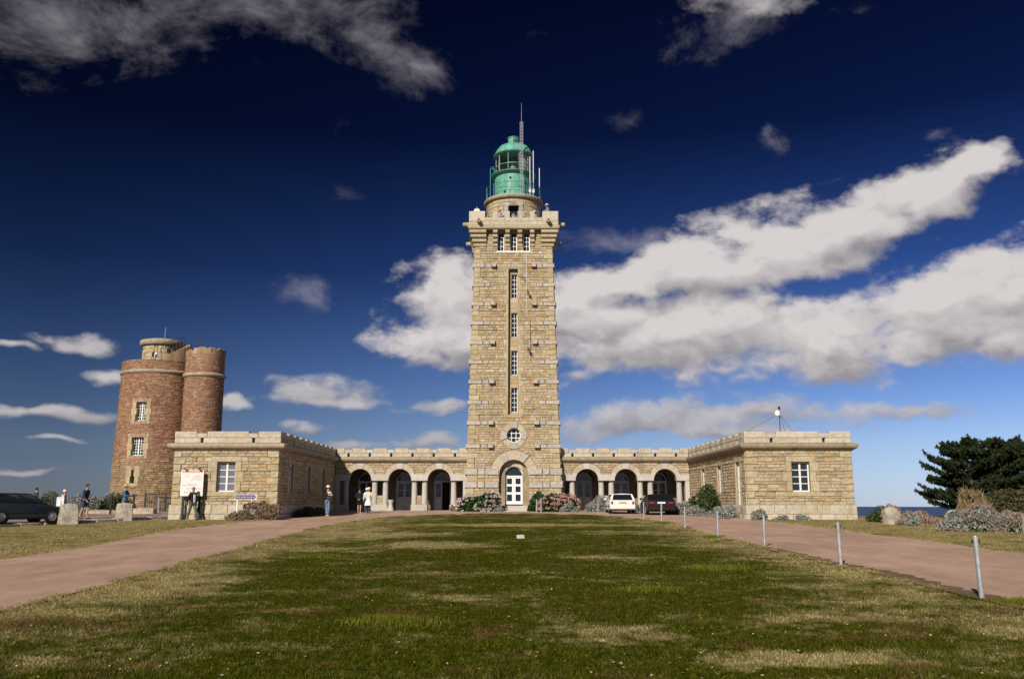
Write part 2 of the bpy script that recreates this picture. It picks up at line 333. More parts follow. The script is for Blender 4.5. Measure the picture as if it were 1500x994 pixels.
def ground_mat():
    m, h, p = _base('ground_turf', 1.0, 0.0)
    pos = h.n('ShaderNodeNewGeometry').outputs['Position']
    c, fin = grass_colour(h, pos)
    k = h.noise(pos, 40.0, 4, 0.7)
    c = h.mix(1.0, c, h.ramp(k, [(0.3, (0.55, 0.55, 0.55)), (0.7, (1.15, 1.15, 1.1))]), 'MULTIPLY')
    h.put(p.inputs['Base Color'], c)
    bump(h, p, h.m('ADD', h.noise(pos, 22.0, 5, 0.7), h.m('MULTIPLY', h.noise(pos, 3.0, 3, 0.5), 1.5)), 0.7, 0.05)
    m, h, p = _base('grass_blade', 0.95, 0.02)
    pos = h.n('ShaderNodeNewGeometry').outputs['Position']
    c, fin = grass_colour(h, pos)
    at = h.n('ShaderNodeAttribute', attribute_name='tint').outputs['Fac']
    kk = h.mr(at, 0.0, 1.0, 0.55, 1.9, smooth=False)
    c = h.mix(1.0, c, h.comb(kk, kk, h.m('MULTIPLY', kk, 0.95)), 'MULTIPLY')
    h.put(p.inputs['Base Color'], c)
    t = m.node_tree; o = [n for n in t.nodes if n.type == 'OUTPUT_MATERIAL'][0]
    tl = h.n('ShaderNodeBsdfTranslucent'); h.put(tl.inputs[0], c)
    mx = h.n('ShaderNodeMixShader'); mx.inputs[0].default_value = 0.25
    t.links.new(p.outputs[0], mx.inputs[1]); t.links.new(tl.outputs[0], mx.inputs[2]); t.links.new(mx.outputs[0], o.inputs[0])
ground_mat()
def road_mat(name, c0, c1):
    m, h, p = _base(name, 0.92, 0.15)
    pos = h.n('ShaderNodeNewGeometry').outputs['Position']
    p2 = h.v('MULTIPLY', pos, (1.0, 0.55, 0.0))
    big = h.noise(p2, 0.35, 6, 0.62); fin = h.noise(pos, 70.0, 3, 0.7); f2 = h.noise(pos, 220.0, 2, 0.6)
    c = h.mix(h.mr(big, 0.3, 0.7), c0, c1)
    md = h.noise(h.v('MULTIPLY', pos, (1.6, 0.5, 0.0)), 1.0, 6, 0.68)
    c = h.mix(1.0, c, h.ramp(md, [(0.35, (0.80, 0.79, 0.78)), (0.62, (1.06, 1.06, 1.06))]), 'MULTIPLY')
    c = h.mix(1.0, c, h.ramp(fin, [(0.3, (0.62, 0.62, 0.62)), (0.7, (1.28, 1.28, 1.28))]), 'MULTIPLY')
    c = h.mix(1.0, c, h.ramp(f2, [(0.3, (0.8, 0.8, 0.8)), (0.7, (1.15, 1.15, 1.15))]), 'MULTIPLY')
    h.put(p.inputs['Base Color'], c)
    bump(h, p, h.m('ADD', fin, h.m('MULTIPLY', h.noise(pos, 6.0, 3, 0.6), 0.6)), 0.5, 0.015)
road_mat('road_pink', (0.44, 0.285, 0.212), (0.56, 0.38, 0.292))
road_mat('path_grey_pink', (0.30, 0.22, 0.19), (0.36, 0.27, 0.24))
def sea_mat():
    m, h, p = _base('sea_water', 0.5, 0.10)
    pos = h.n('ShaderNodeNewGeometry').outputs['Position']
    f = h.noise(h.v('MULTIPLY', pos, (0.002, 0.0006, 0.0)), 1.0, 6, 0.6)
    h.put(p.inputs['Base Color'], h.mix(h.mr(f, 0.3, 0.7), (0.018, 0.050, 0.135), (0.028, 0.072, 0.18)))
    bump(h, p, h.noise(pos, 0.08, 4, 0.6), 0.6, 2.0)
sea_mat()
def striped_shirt():
    m, h, p = _base('shirt_striped', 0.85, 0.2)
    pos = h.n('ShaderNodeTexCoord').outputs['Object']
    sp = h.n('ShaderNodeSeparateXYZ'); h.put(sp.inputs[0], pos)
    f = h.m('FRACT', h.m('MULTIPLY', sp.outputs[2], 7.6))
    c = h.mix(h.m('GREATER_THAN', f, 0.55), (0.74, 0.70, 0.68), (0.24, 0.05, 0.045))
    h.put(p.inputs['Base Color'], c)
striped_shirt()
for nm, c in dict(cloth_black=(0.012, 0.012, 0.016), cloth_white=(0.74, 0.72, 0.70), cloth_cream=(0.66, 0.60, 0.52), cloth_denim=(0.13, 0.20, 0.31), cloth_navy=(0.015, 0.025, 0.09),
                  cloth_denim_dark=(0.035, 0.055, 0.085), cloth_khaki=(0.13, 0.125, 0.095), cloth_pink=(0.62, 0.34, 0.38), cloth_blue=(0.05, 0.11, 0.21), cloth_grey=(0.16, 0.17, 0.18),
                  cloth_green=(0.22, 0.32, 0.16), cloth_green_dark=(0.03, 0.04, 0.025), cloth_red=(0.55, 0.06, 0.04), cloth_plaid=(0.42, 0.42, 0.46), skin=(0.48, 0.27, 0.18), skin_tan=(0.36, 0.19, 0.12), hair_brown=(0.06, 0.03, 0.015), hair_dark=(0.012, 0.009, 0.008),
                  hair_grey=(0.34, 0.31, 0.29), straw_hat=(0.55, 0.42, 0.20), shoe_dark=(0.03, 0.022, 0.018), shoe_light=(0.55, 0.52, 0.40), shoe_white=(0.62, 0.62, 0.64)).items():
    plain(nm, c, 0.85 if not nm.startswith('skin') else 0.5, 0.08, 14.0)
plain('poster_paper', (0.80, 0.74, 0.70), 0.6, 0.03, 4.0); plain('poster_band', (0.66, 0.33, 0.24), 0.6, 0.05); plain('ink_pink', (0.66, 0.30, 0.29), 0.6, 0.05); plain('ink_grey', (0.34, 0.32, 0.34), 0.6, 0.05)
plain('poster_figure', (0.70, 0.60, 0.56), 0.6, 0.12, 9.0); plain('sign_violet', (0.10, 0.07, 0.24), 0.45, 0.05); plain('bell_metal', (0.40, 0.43, 0.50), 0.35, 0.12, 6.0, metal=0.6)
plain('red_plastic', (0.5, 0.05, 0.03), 0.5, 0.1); plain('quay_edge', (0.42, 0.33, 0.27), 0.9, 0.2, 4.0, 20.0)

# ------------------------------------------------------------------ object helpers
WM = {}
def link(o, parent=None, world=True):
    COL.objects.link(o)
    if parent is not None:
        o.parent = parent
        if world:
            o.matrix_parent_inverse = WM[parent.name].inverted()
            WM[o.name] = o.matrix_basis.copy()
        else:
            WM[o.name] = WM[parent.name] @ o.matrix_basis
    else:
        WM[o.name] = o.matrix_basis.copy()
    return o
def tag(o, label=None, cat=None, group=None, kind=None):
    if label: o['label'] = label
    if cat: o['category'] = cat
    if group: o['group'] = group
    if kind: o['kind'] = kind
    return o
def thing(name, label, cat, loc=(0, 0, 0), rz=0.0, group=None, scale=1.0):
    o = bpy.data.objects.new(name, None); o.empty_display_size = 0.3
    o.location = loc; o.rotation_euler = (0, 0, rz); o.scale = (scale,) * 3
    o.matrix_basis = Matrix.LocRotScale(Vector(loc), Matrix.Rotation(rz, 3, 'Z'), Vector((scale,) * 3))
    link(o); tag(o, label, cat, group)
    return o
def mesh_np(name, V, F, mat, parent=None, world=True, tint=None, smooth=False, kind=None):
    """F: (n,3) or (n,4) array"""
    me = bpy.data.meshes.new(name)
    V = np.asarray(V, dtype=np.float32).reshape(-1, 3); F = np.asarray(F, dtype=np.int32); n, k = F.shape
    me.vertices.add(len(V)); me.vertices.foreach_set('co', V.ravel())
    me.loops.add(n * k); me.loops.foreach_set('vertex_index', F.ravel())
    me.polygons.add(n); me.polygons.foreach_set('loop_start', np.arange(0, n * k, k, dtype=np.int32))
    me.polygons.foreach_set('loop_total', np.full(n, k, dtype=np.int32))
    if tint is not None:
        a = me.attributes.new('tint', 'FLOAT', 'FACE'); a.data.foreach_set('value', np.asarray(tint, dtype=np.float32))
    me.update(calc_edges=True); me.validate()
    if smooth: me.polygons.foreach_set('use_smooth', np.ones(n, dtype=bool))
    me.materials.append(MATS[mat])
    o = bpy.data.objects.new(name, me)
    link(o, parent, world)
    if kind: o['kind'] = kind
    return o
class MB:
    def __init__(s): s.V = []; s.F = []; s.T = []; s.t = 0.0
    def add(s, vs, fs, t=None):
        b = len(s.V); s.V += [tuple(v) for v in vs]
        for f in fs: s.F.append(tuple(b + i for i in f)); s.T.append(s.t if t is None else t)
    BOXF = [(0, 3, 2, 1), (4, 5, 6, 7), (0, 1, 5, 4), (1, 2, 6, 5), (2, 3, 7, 6), (3, 0, 4, 7)]
    def hexa(s, p, t=None): s.add(p, s.BOXF, t)
    def box(s, x0, x1, y0, y1, z0, z1, t=None):
        s.hexa([(x0, y0, z0), (x1, y0, z0), (x1, y1, z0), (x0, y1, z0), (x0, y0, z1), (x1, y0, z1), (x1, y1, z1), (x0, y1, z1)], t)
    def prism(s, poly, a0, a1, f, t=None):
        """poly (u,v) extruded from a0 to a1; f(u,v,a)->xyz"""
        n = len(poly)
        vs = [f(u, v, a0) for u, v in poly] + [f(u, v, a1) for u, v in poly]
        fs = [tuple(range(n - 1, -1, -1)), tuple(range(n, 2 * n))] + [(i, (i + 1) % n, n + (i + 1) % n, n + i) for i in range(n)]
        s.add(vs, fs, t)
    def lathe(s, prof, c=(0, 0, 0), n=32, a0=0.0, a1=2 * math.pi, t=None, caps=True):
        full = abs(a1 - a0 - 2 * math.pi) < 1e-6; m = n if full else n + 1
        vs = []; k = len(prof)
        for i in range(m):
            a = a0 + (a1 - a0) * i / n
            for r, z in prof: vs.append((c[0] + r * math.cos(a), c[1] + r * math.sin(a), c[2] + z))
        fs = []
        for i in range(n):
            j = (i + 1) % m
            for q in range(k - 1): fs.append((i * k + q, j * k + q, j * k + q + 1, i * k + q + 1))
        s.add(vs, fs, t)
        if caps and full:
            for q, rev in ((0, True), (k - 1, False)):
                if prof[q][0] > 1e-4:
                    idx = [len(s.V) - m * k + i * k + q for i in range(m)]
                    s.F.append(tuple(idx[::-1] if rev else idx)); s.T.append(s.t if t is None else t)
    def tube(s, pts, r, n=8, t=None, caps=True):
        pts = [Vector(p) for p in pts]; rs = r if isinstance(r, (list, tuple)) else [r] * len(pts)
        vs = []
        for i, p in enumerate(pts):
            d = (pts[min(i + 1, len(pts) - 1)] - pts[max(i - 1, 0)]).normalized()
            a = d.cross(Vector((0, 0, 1))) if abs(d.z) < 0.95 else d.cross(Vector((1, 0, 0)))
            a.normalize(); b = d.cross(a)
            for k in range(n):
                q = 2 * math.pi * k / n
                vs.append(p + (a * math.cos(q) + b * math.sin(q)) * rs[i])
        fs = []
        for i in range(len(pts) - 1):
            for k in range(n): fs.append((i * n + k, i * n + (k + 1) % n, (i + 1) * n + (k + 1) % n, (i + 1) * n + k))
        if caps: fs += [tuple(range(n - 1, -1, -1)), tuple((len(pts) - 1) * n + k for k in range(n))]
        s.add(vs, fs, t)
    def build(s, name, mat, parent=None, world=True, smooth=False, kind=None, label=None, fix=True, bevel=0.0):
        me = bpy.data.meshes.new(name); me.from_pydata(s.V, [], s.F)
        if fix or bevel:
            bm = bmesh.new(); bm.from_mesh(me); bmesh.ops.recalc_face_normals(bm, faces=bm.faces)
            if bevel: bmesh.ops.bevel(bm, geom=list(bm.edges), offset=bevel, segments=1, affect='EDGES', clamp_overlap=True)
            bm.to_mesh(me); bm.free()
        if any(s.T) and not bevel:
            a = me.attributes.new('tint', 'FLOAT', 'FACE'); a.data.foreach_set('value', np.asarray(s.T, dtype=np.float32))
        if smooth:
            me.polygons.foreach_set('use_smooth', np.ones(len(me.polygons), dtype=bool))
            if smooth != 'all':
                me.set_sharp_from_angle(angle=R(40))
        me.materials.append(MATS[mat]); me.update()
        o = bpy.data.objects.new(name, me); link(o, parent, world)
        if kind: o['kind'] = kind
        if label: o['label'] = label
        return o
def copy_obj(o, parent=None, world=False):
    c = o.copy(); link(c, parent, world); return c
def copy_tree(o, M, label=None):
    """copy of a thing with its parts and sub-parts, placed with matrix M"""
    c = o.copy(); c.matrix_basis = M; COL.objects.link(c); WM[c.name] = M.copy()
    if label: c['label'] = label
    for ch in o.children:
        d = ch.copy(); COL.objects.link(d); d.parent = c
        for g in ch.children:
            e = g.copy(); COL.objects.link(e); e.parent = d
    return c

# unit rough stones: x,z in -.5..+.5, front at y=0 running back to y=1; shared by all single stones
STONE = {}
def stone_variants(mat):
    if mat in STONE: return STONE[mat]
    out = []
    r = random.Random(hash(mat) % 999 + 3)
    for k in range(8):
        bm = bmesh.new(); N = 3
        c = 0.07
        g = [-0.5, -0.5 + c, 0.0, 0.5 - c, 0.5]
        grid = {}
        for i, x in enumerate(g):
            for j, z in enumerate(g):
                edge = i in (0, 4) or j in (0, 4)
                y = 0.30 if edge else r.uniform(0.0, 0.16)
                jx = 0 if edge else r.uniform(-.03, .03)
                grid[i, j] = bm.verts.new((x + jx, y, z + (0 if edge else r.uniform(-.03, .03))))
        for i in range(4):
            for j in range(4): bm.faces.new((grid[i, j], grid[i + 1, j], grid[i + 1, j + 1], grid[i, j + 1]))
        ring = [(i, 0) for i in range(5)] + [(4, j) for j in range(1, 5)] + [(i, 4) for i in range(3, -1, -1)] + [(0, j) for j in range(3, 0, -1)]
        bk = [bm.verts.new((grid[q].co.x, 1.0, grid[q].co.z)) for q in ring]
        for a in range(len(ring)):
            b = (a + 1) % len(ring); bm.faces.new((grid[ring[b]], grid[ring[a]], bk[a], bk[b]))
        bmesh.ops.recalc_face_normals(bm, faces=bm.faces)
        me = bpy.data.meshes.new('stone'); bm.to_mesh(me); bm.free(); me.materials.append(MATS[mat]); out.append(me)
    STONE[mat] = out
    return out
def stone(name, mat, parent, centre, w, dep, hgt, normal_rz=0.0, label=None):
    """one rough stone; centre of its front face, width, depth and height; front looks to -Y turned by normal_rz"""
    o = bpy.data.objects.new(name, rng.choice(stone_variants(mat)))
    flip = rng.choice((1, -1))
    o.location = centre; o.rotation_euler = (0, 0, normal_rz); o.scale = (w * 1.0, dep, hgt)
    o.matrix_basis = Matrix.LocRotScale(Vector(centre), Matrix.Rotation(normal_rz, 3, 'Z'), Vector((w, dep, hgt)))
    link(o, parent, True)
    if label: o['label'] = label
    return o

# ------------------------------------------------------------------ masonry: courses of stones round openings
def breaks(v0, v1, ch, edges):
    e = sorted({v0, v1, *[q for q in edges if v0 < q < v1]})
    out = [v0]
    for a, b in zip(e, e[1:]):
        n = max(1, round((b - a) / ch))
        for i in range(1, n + 1): out.append(a + (b - a) * i / n)
    return out
def subtract(iv, a, b):
    o = []
    for p, q in iv:
        if b <= p or a >= q: o.append((p, q)); continue
        if a > p: o.append((p, a))
        if b < q: o.append((b, q))
    return o
def masonry(M, u0, u1, v0, v1, ch, sw, openings=(), reserved=(), thick=0.6, prot=0.035, joint=0.008, core=None, stones=None, single=None, seed=1, ju=0.35, trim=None):
    """M(u,v,w)->xyz, w outwards. openings: ('r',u0,u1,v0,v1) or ('a',uc,half,v0,spring,half_core) cut core and stones;
    reserved rectangles keep the core but no small stones. stones: MB for joined stones; single: fn(uc,vc,w,h) for stones of their own"""
    r = random.Random(seed)
    edges = []
    for o in openings:
        if o[0] == 'r': edges += [o[3], o[4]]
        else: edges += [o[3], o[4]]
    for q in reserved: edges += [q[2], q[3]]
    bs = breaks(v0, v1, ch, edges)
    for va, vb in zip(bs, bs[1:]):
        m = 0.5 * (va + vb); free = [(u0, u1)]
        for o in openings:
            if o[0] == 'r':
                if o[3] < m < o[4]: free = subtract(free, o[1], o[2])
            else:
                _, uc, hf, b0, spr, hc = o
                if b0 < m <= spr: free = subtract(free, uc - hf, uc + hf)
                elif spr < m < spr + hc:
                    d = math.sqrt(max(0, hc * hc - (va - spr) ** 2)) if va > spr else hc
                    free = subtract(free, uc - d, uc + d)
        if core is not None:
            for a, b in free:
                core.hexa([M(a, va, 0), M(b, va, 0), M(b, va, -thick), M(a, va, -thick), M(a, vb, 0), M(b, vb, 0), M(b, vb, -thick), M(a, vb, -thick)])
        sf = free
        for q in reserved:
            if q[2] - 1e-6 < m < q[3] + 1e-6: sf = subtract(sf, q[0], q[1])
        for a, b in sf:
            L = b - a
            if L < 0.05: continue
            n = max(1, round(L / (sw * r.uniform(0.8, 1.2))))
            cuts = [a + L * (i + (r.uniform(-ju, ju) if 0 < i < n else 0)) / n for i in range(n + 1)]
            for p, q in zip(cuts, cuts[1:]):
                if q - p < 0.04: continue
                if single is not None: single(0.5 * (p + q), m, q - p - 2 * joint, vb - va - 2 * joint); continue
                c = min(0.02, 0.2 * (q - p)); pr = prot * r.uniform(0.5, 1.35)
                A, B, C, D = p + joint, q - joint, va + joint, vb - joint
                w = [pr + r.uniform(-.2, .2) * prot for _ in range(4)]
                stones.add([M(A, C, -.004), M(B, C, -.004), M(B, D, -.004), M(A, D, -.004), M(A + c, C + c, w[0]), M(B - c, C + c, w[1]), M(B - c, D - c, w[2]), M(A + c, D - c, w[3])],
                           [(4, 5, 6, 7), (0, 1, 5, 4), (1, 2, 6, 5), (2, 3, 7, 6), (3, 0, 4, 7)], r.random() * 0.98 + 0.01)
def planar(ox, oy, ux, uy):
    """wall mapping: origin, u direction (unit); outward normal is to the right of u"""
    nx, ny = uy, -ux
    return lambda u, v, w: (ox + u * ux + w * nx, oy + u * uy + w * ny, v)

# ------------------------------------------------------------------ ground
GY = np.array([-60, 0, 14, 21, 30, 40, 50, 58, 65, 75, 400.0]); GZ = np.array([-.3, 0, .10, .19, .32, .50, .72, .90, 1.02, 1.05, 1.05])
_fy = np.arange(-60, 400, 0.25); _fz = np.interp(_fy, GY, GZ); _k = np.ones(17) / 17.0
_fz = np.convolve(np.pad(_fz, 8, mode='edge'), _k, mode='valid')
def sst(a, b, x):
    t = np.clip((x - a) / (b - a), 0, 1); return t * t * (3 - 2 * t)
def G(x, y):
    x = np.asarray(x, float); y = np.asarray(y, float)
    z = np.interp(y, _fy, _fz)
    right = sst(17.5, 27, x)
    z = z - right * sst(42, 58, y) * 0.38
    z = z - sst(17.5, 21, x) * np.maximum(0, y - 66) ** 1.5 * 0.06
    z = z - 72 * sst(84, 132, y) - 72 * sst(95, 150, np.abs(x)) * (1 - sst(84, 132, y))
    z = z - sst(16, 60, np.abs(x) * (x < 0)) * 0.25 * (1 - sst(50, 70, y))
    return z
def Gf(x, y): return float(G(x, y))
def ground():
    xs = np.concatenate([np.linspace(-180, -45, 46), np.arange(-44, 45, 0.6), np.linspace(46, 180, 46)])
    ys = np.concatenate([np.linspace(-80, -2, 27), np.arange(0, 72, 0.6), np.linspace(73, 160, 60)])
    X, Y = np.meshgrid(xs, ys, indexing='ij'); Z = G(X, Y)
    V = np.stack([X, Y, Z], -1).reshape(-1, 3); nx, ny = len(xs), len(ys)
    i, j = np.meshgrid(np.arange(nx - 1), np.arange(ny - 1), indexing='ij'); a = (i * ny + j).ravel()
    o = mesh_np('ground', V, np.stack([a, a + ny, a + ny + 1, a + 1], -1), 'ground_turf', smooth=True)
    tag(o, kind='structure')
    b = MB(); n = 96
    rs = [0, 200, 800, 2500, 7000, 15300]
    b.V = [(0, 0, -68.0)] + [(r_ * math.cos(2 * math.pi * k / n), r_ * math.sin(2 * math.pi * k / n), -68.0) for r_ in rs[1:] for k in range(n)]
    for k in range(n): b.F.append((0, 1 + k, 1 + (k + 1) % n)); b.T.append(0)
    for q in range(len(rs) - 2):
        for k in range(n):
            c = 1 + q * n; b.F.append((c + k, c + n + k, c + n + (k + 1) % n, c + (k + 1) % n)); b.T.append(0)
    tag(b.build('sea', 'sea_water', fix=False), kind='structure')
ground()

# lawn edge (inner) and outer edge of the pink drive, matched point by point
DRIVE_IN = [(-7.3, -12), (-7.3, 4), (-7.4, 13.6), (-7.5, 17), (-7.8, 21), (-8.3, 30), (-8.6, 38), (-8.5, 43), (-7.9, 49), (-7.2, 52.3), (-4.6, 55.7), (-2.2, 57.2), (0.4, 57.8), (2.8, 57.0), (5.0, 55.0), (6.6, 51.0), (7.35, 46.8), (7.6, 41), (7.65, 35), (7.6, 28), (7.55, 21.4), (7.5, 15), (7.5, 4), (7.5, -12)]
DRIVE_OUT = [(-12.6, -12), (-12.7, 10), (-12.85, 20), (-12.9, 23), (-13.1, 28.4), (-14.0, 35), (-14.5, 40), (-14.4, 43.5), (-13.7, 47.5), (-12.75, 50), (-12.6, 64.9), (-4.4, 65.75), (0.3, 65.3), (4.6, 65.75), (12.6, 64.9), (12.75, 53), (13.3, 48.8), (13.7, 43), (14.0, 36), (14.2, 32), (14.05, 27.5), (13.9, 24), (13.8, 10), (13.7, -12)]
def densify(P, n):
    P = np.array(P, float); m = len(P); out = []
    for i in range(m - 1):
        p0, p1, p2, p3 = P[max(i - 1, 0)], P[i], P[i + 1], P[min(i + 2, m - 1)]
        for k in range(n):
            t = k / n
            out.append(0.5 * (2 * p1 + (p2 - p0) * t + (2 * p0 - 5 * p1 + 4 * p2 - p3) * t * t + (3 * p1 - p0 - 3 * p2 + p3) * t ** 3))
    out.append(P[-1]); return np.array(out)
def densify_lin(P, n):
    P = np.array(P, float); out = []
    for i in range(len(P) - 1):
        for k in range(n): out.append(P[i] + (P[i + 1] - P[i]) * k / n)
    out.append(P[-1]); return np.array(out)
NSEG = 26
IN = densify(DRIVE_IN, NSEG); OUT = densify_lin(DRIVE_OUT, NSEG)
def wobble(P, amp, seed):
    r = np.random.default_rng(seed); n = len(P)
    w = np.zeros((n, 2))
    for s, a in ((41, 1.0), (13, 0.6), (5, 0.45)):
        q = r.normal(size=(n + 2 * s, 2)); k = np.hanning(2 * s + 1); k /= math.sqrt((k ** 2).sum())
        w += a * np.stack([np.convolve(q[:, i], k, mode='valid')[:n] for i in (0, 1)], -1)
    return P + amp * w
IN_W = wobble(IN, 0.05, 3); OUT_W = wobble(OUT, 0.05, 5)
keep = (np.abs(OUT[:, 0]) < 12.8) & (OUT[:, 1] > 50)          # edges along the building stay straight
OUT_W[keep] = OUT[keep]
def sheet(name, A, B, mat, dz, cross=14):
    t = np.linspace(0, 1, cross + 1)
    P = A[:, None, :] * (1 - t)[None, :, None] + B[:, None, :] * t[None, :, None]
    Z = G(P[..., 0], P[..., 1]) + dz
    V = np.concatenate([P, Z[..., None]], -1).reshape(-1, 3); n = len(A)
    i, j = np.meshgrid(np.arange(n - 1), np.arange(cross), indexing='ij'); a = (i * (cross + 1) + j).ravel(); c = cross + 1
    o = mesh_np(name, V, np.stack([a, a + c, a + c + 1, a + 1], -1), mat, smooth=True)
    return tag(o, kind='structure')
sheet('drive', IN_W, OUT_W, 'road_pink', 0.014)
# raised path beyond the kerb on the left
KERB = [(-27.5, 30.0), (-25.3, 37.0), (-23.5, 41.9), (-21.75, 45.6), (-20.3, 49.0), (-19.2, 51.2)]
PATH_OUT = [(-40, 30), (-39, 38), (-36, 46), (-31, 54), (-27, 61), (-19.0, 62)]
def kerb_z(x, y): return Gf(x, y) + 0.12
KA = densify_lin(KERB, 8); KB = densify_lin(PATH_OUT, 8)
sheet('raised_path', KA, KB, 'path_grey_pink', 0.115)
kerb = bpy.data.objects.new('kerb', None); link(kerb); tag(kerb, kind='structure')
_pts = densify_lin(KERB, 40); _seg = np.concatenate([[0], np.cumsum(np.hypot(*np.diff(_pts, axis=0).T))])
s_ = 0.0
while s_ < _seg[-1] - 0.3:
    L = rng.uniform(0.9, 1.5); a = [np.interp(s_, _seg, _pts[:, k]) for k in (0, 1)]; b = [np.interp(min(s_ + L, _seg[-1]), _seg, _pts[:, k]) for k in (0, 1)]
    d = Vector((b[0] - a[0], b[1] - a[1], 0)); ln = d.length
    if ln > 0.2:
        mid = ((a[0] + b[0]) / 2, (a[1] + b[1]) / 2); ang = math.atan2(d.y, d.x)
        zt = Gf(*mid) + 0.135 + rng.uniform(-.012, .012)
        o = stone('kerb_stone', 'granite', kerb, (mid[0] + 0.14 * math.sin(ang), mid[1] - 0.14 * math.cos(ang), zt - 0.14), ln - 0.02, 0.34, 0.28, ang)
    s_ += L

# inside-lawn test for scattering grass
def in_poly(x, y, P):
    inside = np.zeros(len(x), bool); n = len(P); j = n - 1
    for i in range(n):
        xi, yi = P[i]; xj, yj = P[j]
        c = ((yi > y) != (yj > y)) & (x < (xj - xi) * (y - yi) / (yj - yi + 1e-12) + xi)
        inside ^= c; j = i
    return inside
DRIVE_POLY = np.concatenate([IN_W, OUT_W[::-1]])
def turf_ok(x, y):
    ok = ~in_poly(x, y, DRIVE_POLY)
    ok &= ~((y > 49.7) & (x > -19.2) & (x < 19.2))
    P = np.concatenate([KA + np.array([0.35, -0.1]), KB[::-1]]); ok &= ~in_poly(x, y, P)
    return ok

# ------------------------------------------------------------------ building helpers
def deep_variants(mat, relief=0.05, n=8):
    key = (mat, relief)
    if key in STONE: return STONE[key]
    out = []; r = random.Random(len(STONE) + 5)
    for k in range(n):
        bm = bmesh.new(); c = 0.045; g = [-0.5, -0.5 + c, 0.0, 0.5 - c, 0.5]; gr = {}
        for i, x in enumerate(g):
            for j, z in enumerate(g):
                e = i in (0, 4) or j in (0, 4)
                gr[i, j] = bm.verts.new((x, relief * 1.6 if e else r.uniform(0, relief), z))
        for i in range(4):
            for j in range(4): bm.faces.new((gr[i, j], gr[i + 1, j], gr[i + 1, j + 1], gr[i, j + 1]))
        ring = [(i, 0) for i in range(5)] + [(4, j) for j in range(1, 5)] + [(i, 4) for i in range(3, -1, -1)] + [(0, j) for j in range(3, 0, -1)]
        bk = [bm.verts.new((gr[q].co.x, 1.0, gr[q].co.z)) for q in ring]
        for a in range(16): bm.faces.new((gr[ring[(a + 1) % 16]], gr[ring[a]], bk[a], bk[(a + 1) % 16]))
        bm.faces.new(bk)
        bmesh.ops.recalc_face_normals(bm, faces=bm.faces)
        me = bpy.data.meshes.new('block'); bm.to_mesh(me); bm.free(); me.materials.append(MATS[mat]); out.append(me)
    STONE[key] = out
    return out
def block(name, mat, parent, M, uc, vc, w_front, width, dep, hgt, rz=0.0, label=None, relief=0.05):
    """deep block on a wall given by mapping M; front face w_front proud of the wall"""
    o = bpy.data.objects.new(name, rng.choice(deep_variants(mat, relief)))
    p = Vector(M(uc, vc, w_front))
    o.matrix_basis = Matrix.LocRotScale(p, Matrix.Rotation(rz, 3, 'Z'), Vector((width, dep, hgt)))
    link(o, parent, True)
    if label: o['label'] = label
    return o
def ring_profile(mb, rect, prof, t=None):
    """closed moulding round a rectangle (x0,x1,y0,y1); prof of (out, z)"""
    x0, x1, y0, y1 = rect; k = len(prof); vs = []
    for sx, sy in ((-1, -1), (1, -1), (1, 1), (-1, 1)):
        for w, z in prof: vs.append(((x0 if sx < 0 else x1) + sx * w, (y0 if sy < 0 else y1) + sy * w, z))
    fs = []
    for i in range(4):
        j = (i + 1) % 4
        for q in range(k): fs.append((i * k + q, j * k + q, j * k + (q + 1) % k, i * k + (q + 1) % k))
    mb.add(vs, fs, t)
def arc_pts(r, a0, a1, n): return [(r * math.cos(R(a0 + (a1 - a0) * i / n)), r * math.sin(R(a0 + (a1 - a0) * i / n))) for i in range(n + 1)]
def voussoir(mb, M, uc, vc, r, R2, a0, a1, w0, w1, t=None, n=5):
    poly = arc_pts(r, a0, a1, n) + arc_pts(R2, a1, a0, n)
    mb.prism(poly, w0, w1, lambda u, v, a: M(uc + u, vc + v, a), t)
def frame_window(parent, M, u0, u1, v0, v1, cols, rows, rec=0.18, pane='glass_dark', fmat='white_paint', bar=0.055, mid=0.075, mun=0.03, name='window', label=None):
    f = MB(); d0, d1 = -rec - 0.06, -rec
    def bx(a, b, c, d, e0=d0, e1=d1): f.hexa([M(a, c, e1), M(b, c, e1), M(b, c, e0), M(a, c, e0), M(a, d, e1), M(b, d, e1), M(b, d, e0), M(a, d, e0)])
    bx(u0, u0 + bar, v0, v1); bx(u1 - bar, u1, v0, v1); bx(u0 + bar, u1 - bar, v0, v0 + bar); bx(u0 + bar, u1 - bar, v1 - bar, v1)
    iu0, iu1, iv0, iv1 = u0 + bar, u1 - bar, v0 + bar, v1 - bar
    ucuts = [iu0 + (iu1 - iu0) * i / cols for i in range(cols + 1)]; vcuts = [iv0 + (iv1 - iv0) * i / rows for i in range(rows + 1)]
    for i in range(1, cols):
        w = (mid if cols == 2 or i == cols // 2 and cols % 2 == 0 else mun) / 2
        bx(ucuts[i] - w, ucuts[i] + w, iv0, iv1, d0 + .01, d1 + .012)
    for v in vcuts[1:-1]: bx(iu0, iu1, v - mun / 2, v + mun / 2, d0 + .015, d1 - .004)
    fo = f.build(name, fmat, parent, label=label)
    for i in range(cols):
        for j in range(rows):
            p = MB(); a, b, c, d = ucuts[i] + .012, ucuts[i + 1] - .012, vcuts[j] + .012, vcuts[j + 1] - .012
            e1, e0 = -rec - .03, -rec - .038
            p.hexa([M(a, c, e1), M(b, c, e1), M(b, c, e0), M(a, c, e0), M(a, d, e1), M(b, d, e1), M(b, d, e0), M(a, d, e0)])
            p.build('pane', pane, fo)
    return fo
